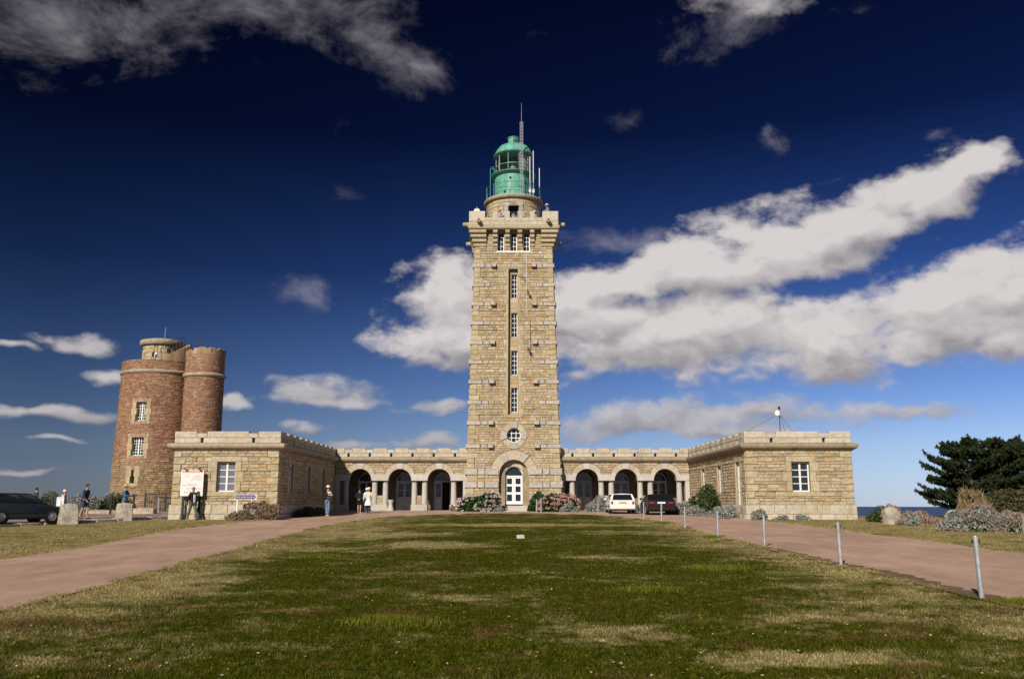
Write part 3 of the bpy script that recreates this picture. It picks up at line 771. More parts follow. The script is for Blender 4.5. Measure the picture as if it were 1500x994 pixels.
def parapet(parent, M, u0, u1, zb, rz, lead=1.25, pitch=1.42, hgts=(0.29, 0.24, 0.34), dep=0.38, w=0.04, slot=0.15):
    """lower course with drain slots, then alternating crenel blocks and merlons"""
    L = u1 - u0; n = max(1, round((L - 2 * lead + 0.5) / pitch)); n = max(1, n)
    crn = 0.56; pt = (L - crn - 2 * (lead - crn / 2)) / max(1, n - 1) if n > 1 else 0
    cs = [u0 + lead + pt * i for i in range(n)] if n > 1 else [0.5 * (u0 + u1)]
    h1, hc, hm = hgts
    bk = MB(); bk.hexa([M(u0 + .02, zb - .03, -.345), M(u1 - .02, zb - .03, -.345), M(u1 - .02, zb - .03, -.42), M(u0 + .02, zb - .03, -.42), M(u0 + .02, zb + h1 - .02, -.345), M(u1 - .02, zb + h1 - .02, -.345), M(u1 - .02, zb + h1 - .02, -.42), M(u0 + .02, zb + h1 - .02, -.42)]); bk.build('slot_shade_backing', 'plaster_dark', parent)  # dark strip added behind the drain slots, stands for the shade inside them
    es = [u0] + [q for c in cs for q in (c - slot / 2, c + slot / 2)] + [u1]
    for a, b in zip(es[::2], es[1::2]):
        k = 2 if b - a > 1.7 else 1
        for i in range(k): block('parapet_block', 'parapet_stone', parent, M, a + (b - a) * (i + .5) / k, zb + h1 / 2, w - .015, (b - a) / k - .012, dep, h1 - .006, rz)
    ms = [u0] + [q for c in cs for q in (c - crn / 2, c + crn / 2)] + [u1]
    for i, (a, b) in enumerate(zip(ms, ms[1:])):
        hh = hm if i % 2 == 0 else hc
        block('merlon' if i % 2 == 0 else 'crenel_block', 'parapet_stone', parent, M, (a + b) / 2, zb + h1 + hh / 2 + rng.uniform(0, .008), w + rng.uniform(-.01, .012), b - a - .014, dep - rng.uniform(0, .02), hh, rz)

CORN = [(-0.15, 4.45), (0.04, 4.45), (0.09, 4.50), (0.20, 4.56), (0.29, 4.64), (0.33, 4.73), (0.31, 4.81), (0.24, 4.86), (0.08, 4.885), (-0.15, 4.89)]
ZP = 4.89
# ------------------------------------------------------------------ the two wings
def wing(side, xa, xb, label):
    """xa < xb; side -1 left wing (inner wall at xb), +1 right wing (inner wall at xa)"""
    y0, y1 = 50.0, 66.5
    root = thing('wing_building', label, 'building', ((xa + xb) / 2, 58, 0.6), group='low granite wings either side of the lighthouse')
    W = xb - xa
    Mf = planar(xa, y0, 1, 0)
    wc = 15.98 * side; wu = abs(wc - xa) if side > 0 else (-15.82 - xa)
    win = (wu - 0.5, wu + 0.5, 2.22, 3.85)
    core = MB(); small = MB()
    # reserved places for dressed stones on the front
    res = []; zq = [1.5 + 0.36875 * i for i in range(9)]
    qs = []
    for i in range(8):
        wl, wr = (0.66, 0.44) if i % 2 == 0 else (0.44, 0.66)
        qs.append((0.0, wl, zq[i], zq[i + 1])); qs.append((W - wr, W, zq[i], zq[i + 1]))
    jam = []; jh = (win[3] - win[2]) / 3
    for i in range(3):
        ww = 0.52 if (i + (side > 0)) % 2 == 0 else 0.32
        jam.append((win[0] - ww, win[0], win[2] + i * jh, win[2] + (i + 1) * jh))
        ww2 = 0.34 if (i + (side > 0)) % 2 == 0 else 0.50
        jam.append((win[1], win[1] + ww2, win[2] + i * jh, win[2] + (i + 1) * jh))
    lin = (win[0] - 0.3, win[1] + 0.3, win[3], win[3] + 0.30); sil = (win[0] - 0.28, win[1] + 0.28, win[2] - 0.26, win[2])
    op = [('r', win[0], win[1], win[2], win[3])]
    wall = MB()
    single = lambda u, v, w, h: stone('stone', 'stone_buff', wallo, Mf(u, v, rng.uniform(.03, .065)), w - .006, 0.15, h - .006)
    masonry(Mf, 0, W, 1.5, 4.47, 0.185, 0.46, op, qs + jam + [lin, sil], thick=0.5, core=wall, stones=MB(), seed=3 + side)
    # other walls: cores
    li, lo = (xb, xa) if side < 0 else (xa, xb)
    Min = planar(xb, y0, 0, 1) if side < 0 else planar(xa, y1, 0, -1)
    Mout = planar(xa, y1, 0, -1) if side < 0 else planar(xb, y0, 0, 1)
    L = y1 - y0
    def uy(y): return y - y0 if side < 0 else y1 - y
    iw = []
    ywin = [(52.75, .5), (57.2, .5), (61.6, .5)] if side < 0 else [(61.2, .5), (56.4, .5)]
    for yc, hf in ywin: iw.append((uy(yc) - hf, uy(yc) + hf, 2.2, 3.85))
    iop = [('r', *q) for q in iw]
    if side > 0:
        dq = (uy(51.75) - .5, uy(51.75) + .5, 1.35, 3.9); iop.append(('r', *dq))
    c0, c1 = (0.5, L) if side < 0 else (0.0, L - 0.5)
    masonry(Min, c0, c1, 1.5, 4.47, 0.185, 0.46, iop, [], thick=0.5, core=wall, stones=MB(), seed=5)
    c0, c1 = (0.0, L - 0.5) if side < 0 else (0.5, L)
    masonry(Mout, c0, c1, 1.5, 4.47, 0.37, 0.6, [], [], thick=0.5, core=wall, stones=MB(), seed=6)
    wall.box(xa + .5, xb - .5, y1 - .5, y1, 1.5, 4.47)
    wallo = wall.build('wall', 'mortar', root, fix=False)
    masonry(Mf, 0, W, 1.5, 4.47, 0.185, 0.46, op, qs + jam + [lin, sil], thick=0.5, stones=None, single=single, seed=3 + side)
    for i, q in enumerate(qs): block('quoin', 'stone_quoin', wallo, Mf, (q[0] + q[1]) / 2, (q[2] + q[3]) / 2, rng.uniform(.05, .085), q[1] - q[0] - .02, 0.35, q[3] - q[2] - .022, relief=0.11)
    for q in jam: block('jamb_stone', 'stone_quoin', wallo, Mf, (q[0] + q[1]) / 2, (q[2] + q[3]) / 2, .045, q[1] - q[0] - .01, 0.3, q[3] - q[2] - .012)
    block('lintel', 'stone_quoin', wallo, Mf, (lin[0] + lin[1]) / 2, (lin[2] + lin[3]) / 2, .05, lin[1] - lin[0], 0.3, lin[3] - lin[2] - .012)
    block('sill_stone', 'stone_quoin', wallo, Mf, (sil[0] + sil[1]) / 2, (sil[2] + sil[3]) / 2, .06, sil[1] - sil[0], 0.3, sil[3] - sil[2] - .012)
    st = MB(); tr = []
    rz = math.pi / 2 if side < 0 else -math.pi / 2
    for q in iw + ([dq] if side > 0 else []):
        tr += [(q[0] - .25, q[0], q[2], q[3]), (q[1], q[1] + .25, q[2], q[3]), (q[0] - .3, q[1] + .3, q[3], q[3] + .28)]
    # quoins of the courtyard corner on the inner wall
    cq = []
    for i in range(8):
        ww = 0.46 if i % 2 == 0 else 0.68
        cq.append((0.06, ww, zq[i], zq[i + 1]) if side < 0 else (L - ww, L - 0.06, zq[i], zq[i + 1]))
    masonry(Min, 0.05 if side < 0 else 0, L - (0.05 if side > 0 else 0) , 1.5, 4.47, 0.185, 0.46, iop, tr + cq, stones=st, seed=8)
    masonry(Mout, 0.05 if side > 0 else 0, L - (0.05 if side < 0 else 0), 1.5, 4.47, 0.185, 0.46, [], [], stones=st, seed=9)
    st.build('side_stonework', 'stone_buff', root, kind='stuff')
    for q in cq: block('quoin', 'stone_quoin', wallo, Min, (q[0] + q[1]) / 2, (q[2] + q[3]) / 2, rng.uniform(.04, .055), q[1] - q[0] - .01, 0.3, q[3] - q[2] - .014, rz, relief=0.08)
    for q in tr: block('jamb_stone' if q[3] - q[2] > .5 else 'lintel', 'stone_quoin', wallo, Min, (q[0] + q[1]) / 2, (q[2] + q[3]) / 2, .04, q[1] - q[0] - .01, 0.25, q[3] - q[2] - .012, rz)
    # plinth
    pl = MB(); pl.box(xa - .04, xb + .04, y0 - .04, y1, 0.0, 1.5)
    plo = pl.build('plinth', 'mortar', root)
    for j in range(2):
        u = -.1; za, zb_ = (0.45, 1.0) if j == 0 else (1.0, 1.5)
        while u < W + .05:
            w = min(rng.uniform(0.6, 1.0), W + .1 - u)
            if W + .1 - (u + w) < .3: w = W + .1 - u
            block('plinth_stone', 'parapet_stone', plo, Mf, u + w / 2, (za + zb_) / 2, .10 + .03 * (1 - j) + rng.uniform(-.01, .01), w - .012, 0.3, zb_ - za - .012, relief=0.09); u += w
        u = 0.25 if side < 0 else 0.0
        uend = L - (0.25 if side > 0 else 0.0)
        while u < uend:
            w = min(rng.uniform(0.7, 1.1), uend - u)
            block('plinth_stone', 'parapet_stone', plo, Min, u + w / 2, (za + zb_) / 2, .09 + .03 * (1 - j), w - .012, 0.3, zb_ - za - .012, rz, relief=0.09); u += w
    # cornice, parapet, roof
    cm = MB(); ring_profile(cm, (xa, xb, y0, y1), CORN); cm.build('cornice', 'cornice_stone', root, smooth=True)
    rf = MB(); rf.box(xa + .1, xb - .1, y0 + .1, y1, 4.5, 4.86); rf.build('roof', 'terrace_floor', root)
    pm = MB(); pm.box(xa + .08, xb - .08, y0 + .1, y0 + .3, 4.86, 4.91); pb = pm.build('parapet', 'parapet_stone', root)
    parapet(pb, Mf, -.03, W + .03, ZP, 0.0, lead=1.52)
    parapet(pb, Min, 0.40 if side < 0 else 0.0, L if side < 0 else L - .40, ZP, rz)
    parapet(pb, Mout, 0.0 if side < 0 else .40, L - .40 if side < 0 else L, ZP, -rz)
    # windows
    frame_window(root, Mf, win[0], win[1], win[2], win[3], 2, 4, 0.20, pane='pane_curtain' if side < 0 else 'glass_dark', bar=.07, mid=.10, mun=.04)
    for q in iw: frame_window(root, Min, q[0], q[1], q[2], q[3], 2, 4, 0.10, bar=.10, mid=.10)
    if side > 0: frame_window(root, Min, dq[0], dq[1], dq[2], dq[3], 2, 3, 0.10, bar=.12, mid=.10, name='door', pane='white_paint')
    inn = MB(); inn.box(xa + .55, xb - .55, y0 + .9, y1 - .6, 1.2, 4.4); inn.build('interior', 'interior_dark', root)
    return root
glass('pane_curtain', (0.16, 0.165, 0.19), 0.12)
wl = wing(-1, -18.75, -12.9, 'long granite wing left of the lighthouse, beside the old brick tower, poster on its front')
wr = wing(1, 12.95, 18.85, 'long granite wing right of the lighthouse with antenna mast on its flat roof')
wl['group'] = wr['group'] = 'granite wings'

# ------------------------------------------------------------------ arcades
def door_leaf(parent, M, u0, u1, v0, v1, w, label=None):
    f = MB()
    def bx(a, b, c, d, e0, e1): f.hexa([M(a, c, e1), M(b, c, e1), M(b, c, e0), M(a, c, e0), M(a, d, e1), M(b, d, e1), M(b, d, e0), M(a, d, e0)])
    vm = v0 + (v1 - v0) * 0.47
    bx(u0, u0 + .09, v0, v1, w - .05, w); bx(u1 - .09, u1, v0, v1, w - .05, w)
    bx(u0 + .09, u1 - .09, v1 - .09, v1, w - .05, w); bx(u0 + .09, u1 - .09, vm - .06, vm, w - .05, w); bx(u0 + .09, u1 - .09, v0, v0 + .1, w - .05, w)
    vq = vm + (v1 - .09 - vm) / 2
    bx(u0 + .09, u1 - .09, vq - .02, vq + .02, w - .05, w)
    bx(u0 + .09, u1 - .09, v0 + .1, vm - .06, w - .04, w - .018)
    o = f.build('door_leaf', 'door_paint', parent, label=label)
    for a, b in ((vm, vq - .02), (vq + .02, v1 - .09)):
        p = MB(); p.hexa([M(u0 + .09, a, w - .022), M(u1 - .09, a, w - .022), M(u1 - .09, a, w - .03), M(u0 + .09, a, w - .03), M(u0 + .09, b, w - .022), M(u1 - .09, b, w - .022), M(u1 - .09, b, w - .03), M(u0 + .09, b, w - .03)])
        p.build('pane', 'glass_dark', o)
    return o
def arched_frame(parent, M, uc, hf, v0, spr, w, name='door_frame', fmat='door_paint', bar=0.08, bars=(60, 120)):
    f = MB()
    def bx(a, b, c, d, e0, e1): f.hexa([M(a, c, e1), M(b, c, e1), M(b, c, e0), M(a, c, e0), M(a, d, e1), M(b, d, e1), M(b, d, e0), M(a, d, e0)])
    bx(uc - hf - bar, uc - hf, v0, spr, w - .08, w + .02); bx(uc + hf, uc + hf + bar, v0, spr, w - .08, w + .02)
    voussoir(f, M, uc, spr, hf, hf + bar, 0, 180, w - .08, w + .02, n=16)
    bx(uc - hf, uc + hf, spr - .05, spr + .04, w - .06, w + .012)
    for a in bars:
        voussoir(f, M, uc, spr, 0.05, hf, a - 1.6, a + 1.6, w - .05, w, n=2)
    o = f.build(name, fmat, parent)
    p = MB(); p.prism(arc_pts(hf + .02, 0, 180, 16), w - .045, w - .035, lambda u, v, a: M(uc + u, spr + .02 + v, a)); p.build('fanlight_pane', 'glass_dark', o)
    return o
def arcade(side, xs, xa, xb, label, open_leaf=None):
    root = thing('arcade', label, 'arcade', ((xa + xb) / 2, 66, 1.0), group='open arcades beside the lighthouse')
    YF = 65.8; M = planar(xa, YF, 1, 0); W = xb - xa; us = [x - xa for x in xs]; rr, RR, SP = 0.84, 1.235, 3.2
    core = MB(); st = MB()
    op = [('a', u, 0.84, 3.2, 3.2, 1.08) for u in us]
    ring_res = []
    masonry(M, 0, W, 3.2, 4.47, 0.185, 0.42, op, [], thick=0.6, core=core, stones=MB(), seed=21 + side)
    co = core.build('wall', 'mortar', root, fix=False)
    opS = [('a', u, 1.0, 3.2, 3.2, 1.22) for u in us]
    masonry(M, 0, W, 3.60, 4.47, 0.175, 0.42, opS, [], stones=st, seed=22 + side)
    st.build('wall_stonework', 'stone_buff', root, kind='stuff')
    for u in us:
        for (a0, a1, mt, pr, nm) in ((33.7, 54, 'stone_smooth', .03, 'voussoir'), (54, 76, 'stone_smooth', .035, 'voussoir'), (76, 104, 'granite_smooth', .075, 'keystone'), (104, 126, 'stone_smooth', .035, 'voussoir'), (126, 146.3, 'stone_smooth', .03, 'voussoir')):
            b = MB(); voussoir(b, M, u, SP, rr, RR, a0 + .35, a1 - .35, -.59, pr); b.build(nm, mt, root)
    def impost(ul, ur, arch_l, arch_r):
        """granite block from ul to ur; arch_l / arch_r: an arch opens at that end"""
        pts = [(ul if not arch_l else ul, SP - .012), (ur, SP - .012)]
        H = 0.47
        if arch_r:
            uc = ur + rr; q = arc_pts(rr, 180, 146.3, 5); pts += [(uc + a, SP + b) for a, b in q[1:]]
            e = arc_pts(RR - .1, 146.3, 146.3, 1)[0]; pts.append((uc + e[0], SP + e[1])); pts.append((uc + e[0] - .12, SP + H - .04))
        else: pts.append((ur, SP + H - .04))
        if arch_l:
            uc = ul - rr; e = arc_pts(RR - .1, 33.7, 33.7, 1)[0]; pts.append((uc + e[0] + .12, SP + H - .04)); pts.append((uc + e[0], SP + e[1]))
            q = arc_pts(rr, 33.7, 0, 5); pts += [(uc + a, SP + b) for a, b in q[:-1]]
        else: pts.append((ul, SP + H - .04))
        b = MB(); b.prism(pts, -.62, .06, lambda u, v, a: M(u, v, a)); b.build('impost', 'granite_smooth', root)
    def column(u):
        b = MB(); c = M(u, 0, -.3)
        b.lathe([(0.205, 1.5), (0.212, 1.53), (0.207, 2.2), (0.192, 3.10), (0.20, 3.14), (0.20, 3.19)], (c[0], c[1], 0), 24)
        b.build('column', 'granite_smooth', root, smooth=True)
    edges = [0.0] + [q for u in us for q in (u - rr, u + rr)] + [W]
    for i in range(0, len(edges), 2):
        a, b = edges[i], edges[i + 1]; al, ar = i > 0, i < len(edges) - 2
        impost(a, b, al, ar)
        base = MB(); base.hexa([M(a + (.0 if al else 0), .6, .07), M(b, .6, .07), M(b, .6, -.67), M(a, .6, -.67), M(a, 1.49, .07), M(b, 1.49, .07), M(b, 1.49, -.67), M(a, 1.49, -.67)])
        base.build('column_base', 'granite_smooth', root, bevel=0.02)
        if al: column(a + .215)
        if ar: column(b - .215)
        if al and ar:
            inf = MB(); masonry(planar(M(a + .42, 0, 0)[0], YF + .25, 1, 0), 0.0, b - a - .84, 1.49, 2.12, .2, .3, [], [], thick=.3, core=inf, stones=inf, seed=40 + i)
            inf.build('infill_wall', 'stone_buff', root, fix=False)
        else:
            p = MB(); e0, e1 = (a, a + .30) if not al else (b - .30, b)
            p.hexa([M(e0, 1.49, .02), M(e1, 1.49, .02), M(e1, 1.49, -.6), M(e0, 1.49, -.6), M(e0, 3.19, .02), M(e1, 3.19, .02), M(e1, 3.19, -.6), M(e0, 3.19, -.6)])
            p.build('pilaster', 'granite_smooth', root)
    ew = MB(); ew.box(xa + .01, xa + .12, 66.42, 69.35, 1.05, 4.26); ew.box(xb - .12, xb - .01, 66.42, 69.35, 1.05, 4.26); ew.build('end_wall', 'stone_porch_shade', root)
    # porch behind: floor, back wall with doors, ceiling, roof
    fl = MB(); fl.box(xa, xb, YF - .25, 69.4, .7, 1.055); fl.build('porch_floor', 'terrace_floor', root)
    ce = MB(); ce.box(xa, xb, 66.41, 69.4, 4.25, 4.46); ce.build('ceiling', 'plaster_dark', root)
    Mb = planar(xa, 68.8, 1, 0); bw = MB(); bs = MB(); dop = [('a', u, .64, 1.055, 3.2, .70) for u in us]
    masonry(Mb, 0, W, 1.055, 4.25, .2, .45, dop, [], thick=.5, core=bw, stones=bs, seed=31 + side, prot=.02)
    bw.build('back_wall', 'stone_porch_shade', root, fix=False); bs.build('back_wall_stonework', 'stone_porch_shade', root, kind='stuff')
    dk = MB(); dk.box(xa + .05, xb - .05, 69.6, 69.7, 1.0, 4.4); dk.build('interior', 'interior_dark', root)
    for i, u in enumerate(us):
        fr = arched_frame(root, Mb, u, .57, 1.055, 3.2, -.12)
        door_leaf(fr, Mb, u - .57, u - .005, 1.06, 3.15, -.14)
        if open_leaf != i: door_leaf(fr, Mb, u + .005, u + .57, 1.06, 3.15, -.14)
        else:                                             # leaf folded back into the dark room
            Mo = planar(Mb(u + .60, 0, 0)[0], 68.98, 0, 1); door_leaf(fr, Mo, 0, .56, 1.06, 3.15, 0.02, label='door leaf standing open')
    cm = MB(); cm.prism(CORN, 0, W, lambda w, z, a: M(a, z, w)); cm.build('cornice', 'cornice_stone', root, smooth=True)
    rf = MB(); rf.box(xa, xb, 65.95, 72, 4.5, 4.86); rf.build('roof', 'terrace_floor', root)
    pm = MB(); pm.box(xa + .05, xb - .05, 65.9, 66.1, 4.86, 4.91); pb = pm.build('parapet', 'parapet_stone', root)
    parapet(pb, M, 0.0, W, ZP, 0.0, lead=0.9)
    return root
al_ = arcade(-1, [-11.06, -8.16, -5.30], -12.84, -3.26, 'three-arched granite arcade joining the left wing to the lighthouse', open_leaf=2)
ar_ = arcade(1, [5.45, 8.29, 11.14], 3.52, 12.89, 'three-arched granite arcade joining the right wing to the lighthouse, two cars before it')

# ------------------------------------------------------------------ lighthouse
XC, YC = 0.13, 68.42
def hw(v): return 3.42 - 0.0263 * (v - 1.4)
def Mtow(k):
    c, s = [(1, 0), (0, 1), (-1, 0), (0, -1)][k]
    def M(u, v, w):
        q = hw(v); x, y = u * q / 3.42, -q - w
        return (XC + c * x - s * y, YC + s * x + c * y, v)
    return M
def ring_wall(mb, rfun, zs, n, c, openings, depth=0.35, skin_t=None):
    """round outer skin with gaps (angle0, angle1, z0, z1 in rad) and their reveals"""
    vi = {}
    def vert(i, z, d=0.0):
        a = 2 * math.pi * i / n; r = rfun(z) - d
        return (c[0] + r * math.cos(a), c[1] + r * math.sin(a), z)
    for j in range(len(zs) - 1):
        z0, z1 = zs[j], zs[j + 1]; zm = (z0 + z1) / 2
        for i in range(n):
            am = 2 * math.pi * (i + .5) / n
            hit = any(q[2] < zm < q[3] and abs((am - (q[0] + q[1]) / 2 + math.pi) % (2 * math.pi) - math.pi) < (q[1] - q[0]) / 2 for q in openings)
            if not hit: mb.add([vert(i, z0), vert(i + 1, z0), vert(i + 1, z1), vert(i, z1)], [(0, 1, 2, 3)])
def lighthouse():
    root = thing('lighthouse', 'tall square granite lighthouse tower with green lantern on top', 'lighthouse', (XC, YC, 1.0))
    M = Mtow(0); core = MB(); st = MB()
    sl = (-0.44, 0.36, 7.92, 18.95)                       # long window recess
    top = 21.95
    port = ('a', 0.0, 1.07, 0.6, 3.6, 1.42)
    ow = (0.0, 6.42)                                      # round window
    wt = [(-.98 + .0, 20.35, 21.9), (0.0, 20.35, 21.9), (.98, 20.35, 21.9)]
    op = [('r', *sl), port, ('r', -.62, .62, ow[1] - .62, ow[1] + .62)] + [('r', u / .853 - .29, u / .853 + .29, a, b) for u, a, b in wt]
    rows3 = [19.2, 16.23, 13.28, 10.34, 7.32, 5.64]; rows2 = [17.71, 14.76, 11.82, 8.82]
    BH = 0.29
    res = []; bands = []
    f = 3.42
    for z in rows3 + rows2:
        n3 = z in rows3
        for s in (-1, 1):
            segs = [(2.52, 3.55), (1.98, 2.46)] + ([(1.52, 1.95)] if n3 else [])
            for i, (a, b) in enumerate(segs):
                u0, u1 = (a, b) if s > 0 else (-b, -a)
                bands.append((u0, u1, z - BH / 2, z + BH / 2, .11 if i < 2 else .32))
                res.append((max(-f, u0), min(f, u1), z - BH / 2, z + BH / 2))
    for za, zb in ((3.58, 4.04), (2.66, 3.1), (1.75, 2.2)):
        for s in (-1, 1):
            for (a, b) in ((2.66, 3.56), (2.12, 2.63), (1.10, 2.09)):
                u0, u1 = (a, b) if s > 0 else (-b, -a)
                bands.append((u0, u1, za, zb, .13)); res.append((max(-f, u0), min(f, u1), za, zb))
    # quoins between the bands
    zz = sorted([(z - BH / 2, z + BH / 2) for z in rows3 + rows2] + [(3.58, 4.04), (2.66, 3.1), (1.75, 2.2)])
    gaps = [(0.95, zz[0][0])] + [(a[1], b[0]) for a, b in zip(zz, zz[1:])] + [(zz[-1][1], 20.5)]
    quo = []; kk = 0
    for a, b in gaps:
        n = max(1, round((b - a) / 0.36))
        for i in range(n):
            kk += 1; z0, z1 = a + (b - a) * i / n, a + (b - a) * (i + 1) / n
            for s in (-1, 1):
                ww = 0.52 if (kk + s) % 3 else 0.78
                u0, u1 = (f - ww, f + .02) if s > 0 else (-f - .02, -f + ww)
                quo.append((u0, u1, z0, z1)); res.append((max(-f, u0), min(f, u1), z0, z1))
    # dressed jambs of the long recess
    jz = sl[2]; jb = []
    i = 0
    while jz < sl[3] - .1:
        h_ = min(0.62 if i % 2 else 0.42, sl[3] - jz); ww = 0.22 if i % 2 else 0.40
        for s in (-1, 1):
            u0, u1 = (sl[0] - ww, sl[0]) if s < 0 else (sl[1], sl[1] + ww)
            jb.append((u0, u1, jz, jz + h_)); res.append((u0, u1, jz, jz + h_))
        jz += h_; i += 1
    res.append((sl[0] - .35, sl[1] + .35, sl[2] - .22, sl[2]))
    masonry(M, -f, f, 0.6, top, 0.21, 0.40, op, [], thick=0.36, core=core, stones=MB(), seed=51)
    opS = [('r', *sl), ('a', 0.0, 1.07, 0.6, 3.6, 1.72), ('r', -.80, .80, ow[1] - .80, ow[1] + .80)] + op[3:]
    masonry(M, -f, f, 0.95, top, 0.21, 0.40, opS, res, stones=st, seed=51, prot=.04, joint=.008)
    # inner layer behind recess and portal
    Mi = lambda u, v, w: M(u, v, w - .36)
    wins = [(7.98 + .15, 9.92), (10.9, 12.72), (13.75, 15.6), (16.75, 18.6)]
    wop = [('r', -.20, .30, a, b) for a, b in wins]
    masonry(Mi, -1.2, 1.2, 4.9, 19.3, 0.25, 0.45, wop + [('r', -.62, .62, ow[1] - .62, ow[1] + .62)], [], thick=0.4, core=core, stones=MB(), seed=52)
    masonry(Mi, sl[0], sl[1], sl[2], sl[3], 0.36, 0.9, wop, [], stones=st, seed=53, prot=.012)
    masonry(Mi, -f + .36, -.64, 0.6, 4.9, 0.5, 9, [], [], thick=.5, core=core, stones=MB(), seed=54)
    masonry(Mi, .64, f - .36, 0.6, 4.9, 0.5, 9, [], [], thick=.5, core=core, stones=MB(), seed=55)
    for k in (1, 2, 3): masonry(Mtow(k), -f + (.36 if k != 2 else 0), f - (.36 if k != 2 else 0), 0.6, top, 0.5, 9, [], [], thick=.36, core=core, stones=MB(), seed=56)
    core.build('shaft', 'mortar', root, fix=False)
    st.build('front_stonework', 'stone_buff', root, kind='stuff')
    ss = MB()
    for k in (1, 3): masonry(Mtow(k), -f + .03, f - .03, 0.95, top, 0.21, 0.42, [], [], stones=ss, seed=60 + k, prot=.07, joint=.012)
    ss.build('side_stonework', 'stone_buff', root, kind='stuff')
    sb = MB()
    for k in (1, 3):
        Mk = Mtow(k)
        for z in rows3 + rows2 + [3.8, 2.9]:
            for (u0, u1) in ((-3.40, -2.5), (2.5, 3.40), (-2.44, -1.95), (1.95, 2.44)):
                h2 = BH / 2 - .01 if z > 4.5 else .22; pp = .15 + rng.uniform(-.03, .03)
                sb.hexa([Mk(u0, z - h2, pp), Mk(u1, z - h2, pp), Mk(u1, z - h2, -.2), Mk(u0, z - h2, -.2), Mk(u0, z + h2, pp), Mk(u1, z + h2, pp), Mk(u1, z + h2, -.2), Mk(u0, z + h2, -.2)], rng.random())
    sb.build('side_band_stonework', 'granite', root, kind='stuff')
    sc = lambda v: hw(v) / f
    for (u0, u1, z0, z1, pr) in bands:
        block('band_stone', 'granite', root, M, (u0 + u1) / 2, (z0 + z1) / 2, pr + rng.uniform(-.01, .015), (u1 - u0) * sc(z0) - .012, .5, z1 - z0 - .012, relief=0.07)
    for (u0, u1, z0, z1) in quo:
        block('quoin', 'stone_quoin', root, M, (u0 + u1) / 2, (z0 + z1) / 2, rng.uniform(.045, .10), (u1 - u0) * sc(z0) - .014, .35, z1 - z0 - .016, relief=0.10)
    for (u0, u1, z0, z1) in jb:
        block('jamb_stone', 'stone_quoin', root, M, (u0 + u1) / 2, (z0 + z1) / 2, .03, (u1 - u0) * sc(z0) - .01, .25, z1 - z0 - .012)
    block('sill_stone', 'stone_quoin', root, M, (sl[0] + sl[1]) / 2, sl[2] - .11, .08, 1.4, .3, .2)
    # windows of the recess
    for a, b in wins: frame_window(root, Mi, -.20, .30, a, b, 2, 5, .14, bar=.05, mid=.03, mun=.035)
    for u, a, b in wt: frame_window(root, M, u / .853 - .29, u / .853 + .29, a, b, 2, 4, .22, bar=.075, mid=.03, mun=.04)
    sl_ = MB(); sl_.hexa([M(-1.5, 20.25, .06), M(1.5, 20.25, .06), M(1.5, 20.25, -.1), M(-1.5, 20.25, -.1), M(-1.5, 20.35, .06), M(1.5, 20.35, .06), M(1.5, 20.35, -.1), M(-1.5, 20.35, -.1)])
    sl_.build('window_sill', 'white_paint', root)
    # round window
    for i in range(8):
        b = MB(); a0 = -22.5 + 45 * i; g = i % 2 == 0
        voussoir(b, M, 0, ow[1], .53, .98 if g else .93, a0 + .8, a0 + 44.2, -.33, .11 if g else .035, n=3)
        b.build('voussoir', 'granite' if g else 'stone_smooth', root)
    fr = MB(); voussoir(fr, M, 0, ow[1], .47, .56, 0, 359.9, -.34, -.22, n=32)
    for q in (-.17, .17):
        fr.hexa([M(q - .025, ow[1] - .47, -.24), M(q + .025, ow[1] - .47, -.24), M(q + .025, ow[1] - .47, -.30), M(q - .025, ow[1] - .47, -.30), M(q - .025, ow[1] + .47, -.24), M(q + .025, ow[1] + .47, -.24), M(q + .025, ow[1] + .47, -.30), M(q - .025, ow[1] + .47, -.30)])
        fr.hexa([M(-.47, ow[1] + q - .025, -.245), M(.47, ow[1] + q - .025, -.245), M(.47, ow[1] + q - .025, -.295), M(-.47, ow[1] + q - .025, -.295), M(-.47, ow[1] + q + .025, -.245), M(.47, ow[1] + q + .025, -.245), M(.47, ow[1] + q + .025, -.295), M(-.47, ow[1] + q + .025, -.295)])
    fo = fr.build('round_window', 'white_paint', root)
    pn = MB(); pn.prism(arc_pts(.5, 0, 348.75, 31), -.285, -.275, lambda u, v, a: M(u, ow[1] + v, a)); pn.build('pane', 'glass_dark', fo)
    # portal
    for (a0, a1, mt, pr) in ((0, 26, 'stone_smooth', .04), (26, 50, 'stone_smooth', .045), (50, 70, 'granite', .14), (70, 110, 'stone_smooth', .05), (110, 130, 'granite', .14), (130, 154, 'stone_smooth', .045), (154, 180, 'stone_smooth', .04)):
        b = MB(); voussoir(b, M, 0, 3.6, 1.07, 1.72, a0 + .3, a1 - .3, -.36, pr); b.build('voussoir', mt, root)
    Md = lambda u, v, w: M(u, v, w - .62)
    jm = MB()
    for s in (-1, 1):
        a, b_ = (-1.3, -.70) if s < 0 else (.70, 1.3)
        jm.hexa([M(a, .8, -.40), M(b_, .8, -.40), M(b_, .8, -.86), M(a, .8, -.86), M(a, 3.5, -.40), M(b_, 3.5, -.40), M(b_, 3.5, -.86), M(a, 3.5, -.86)])
    voussoir(jm, M, 0, 3.5, .70, 1.5, 0, 180, -.86, -.40, n=20)
    jm.build('portal_reveal', 'stone_smooth', root)
    fr = arched_frame(root, Md, 0, .62, 1.5, 3.5, 0, name='door_frame', fmat='white_paint', bar=.1, bars=())
    fm = MB()
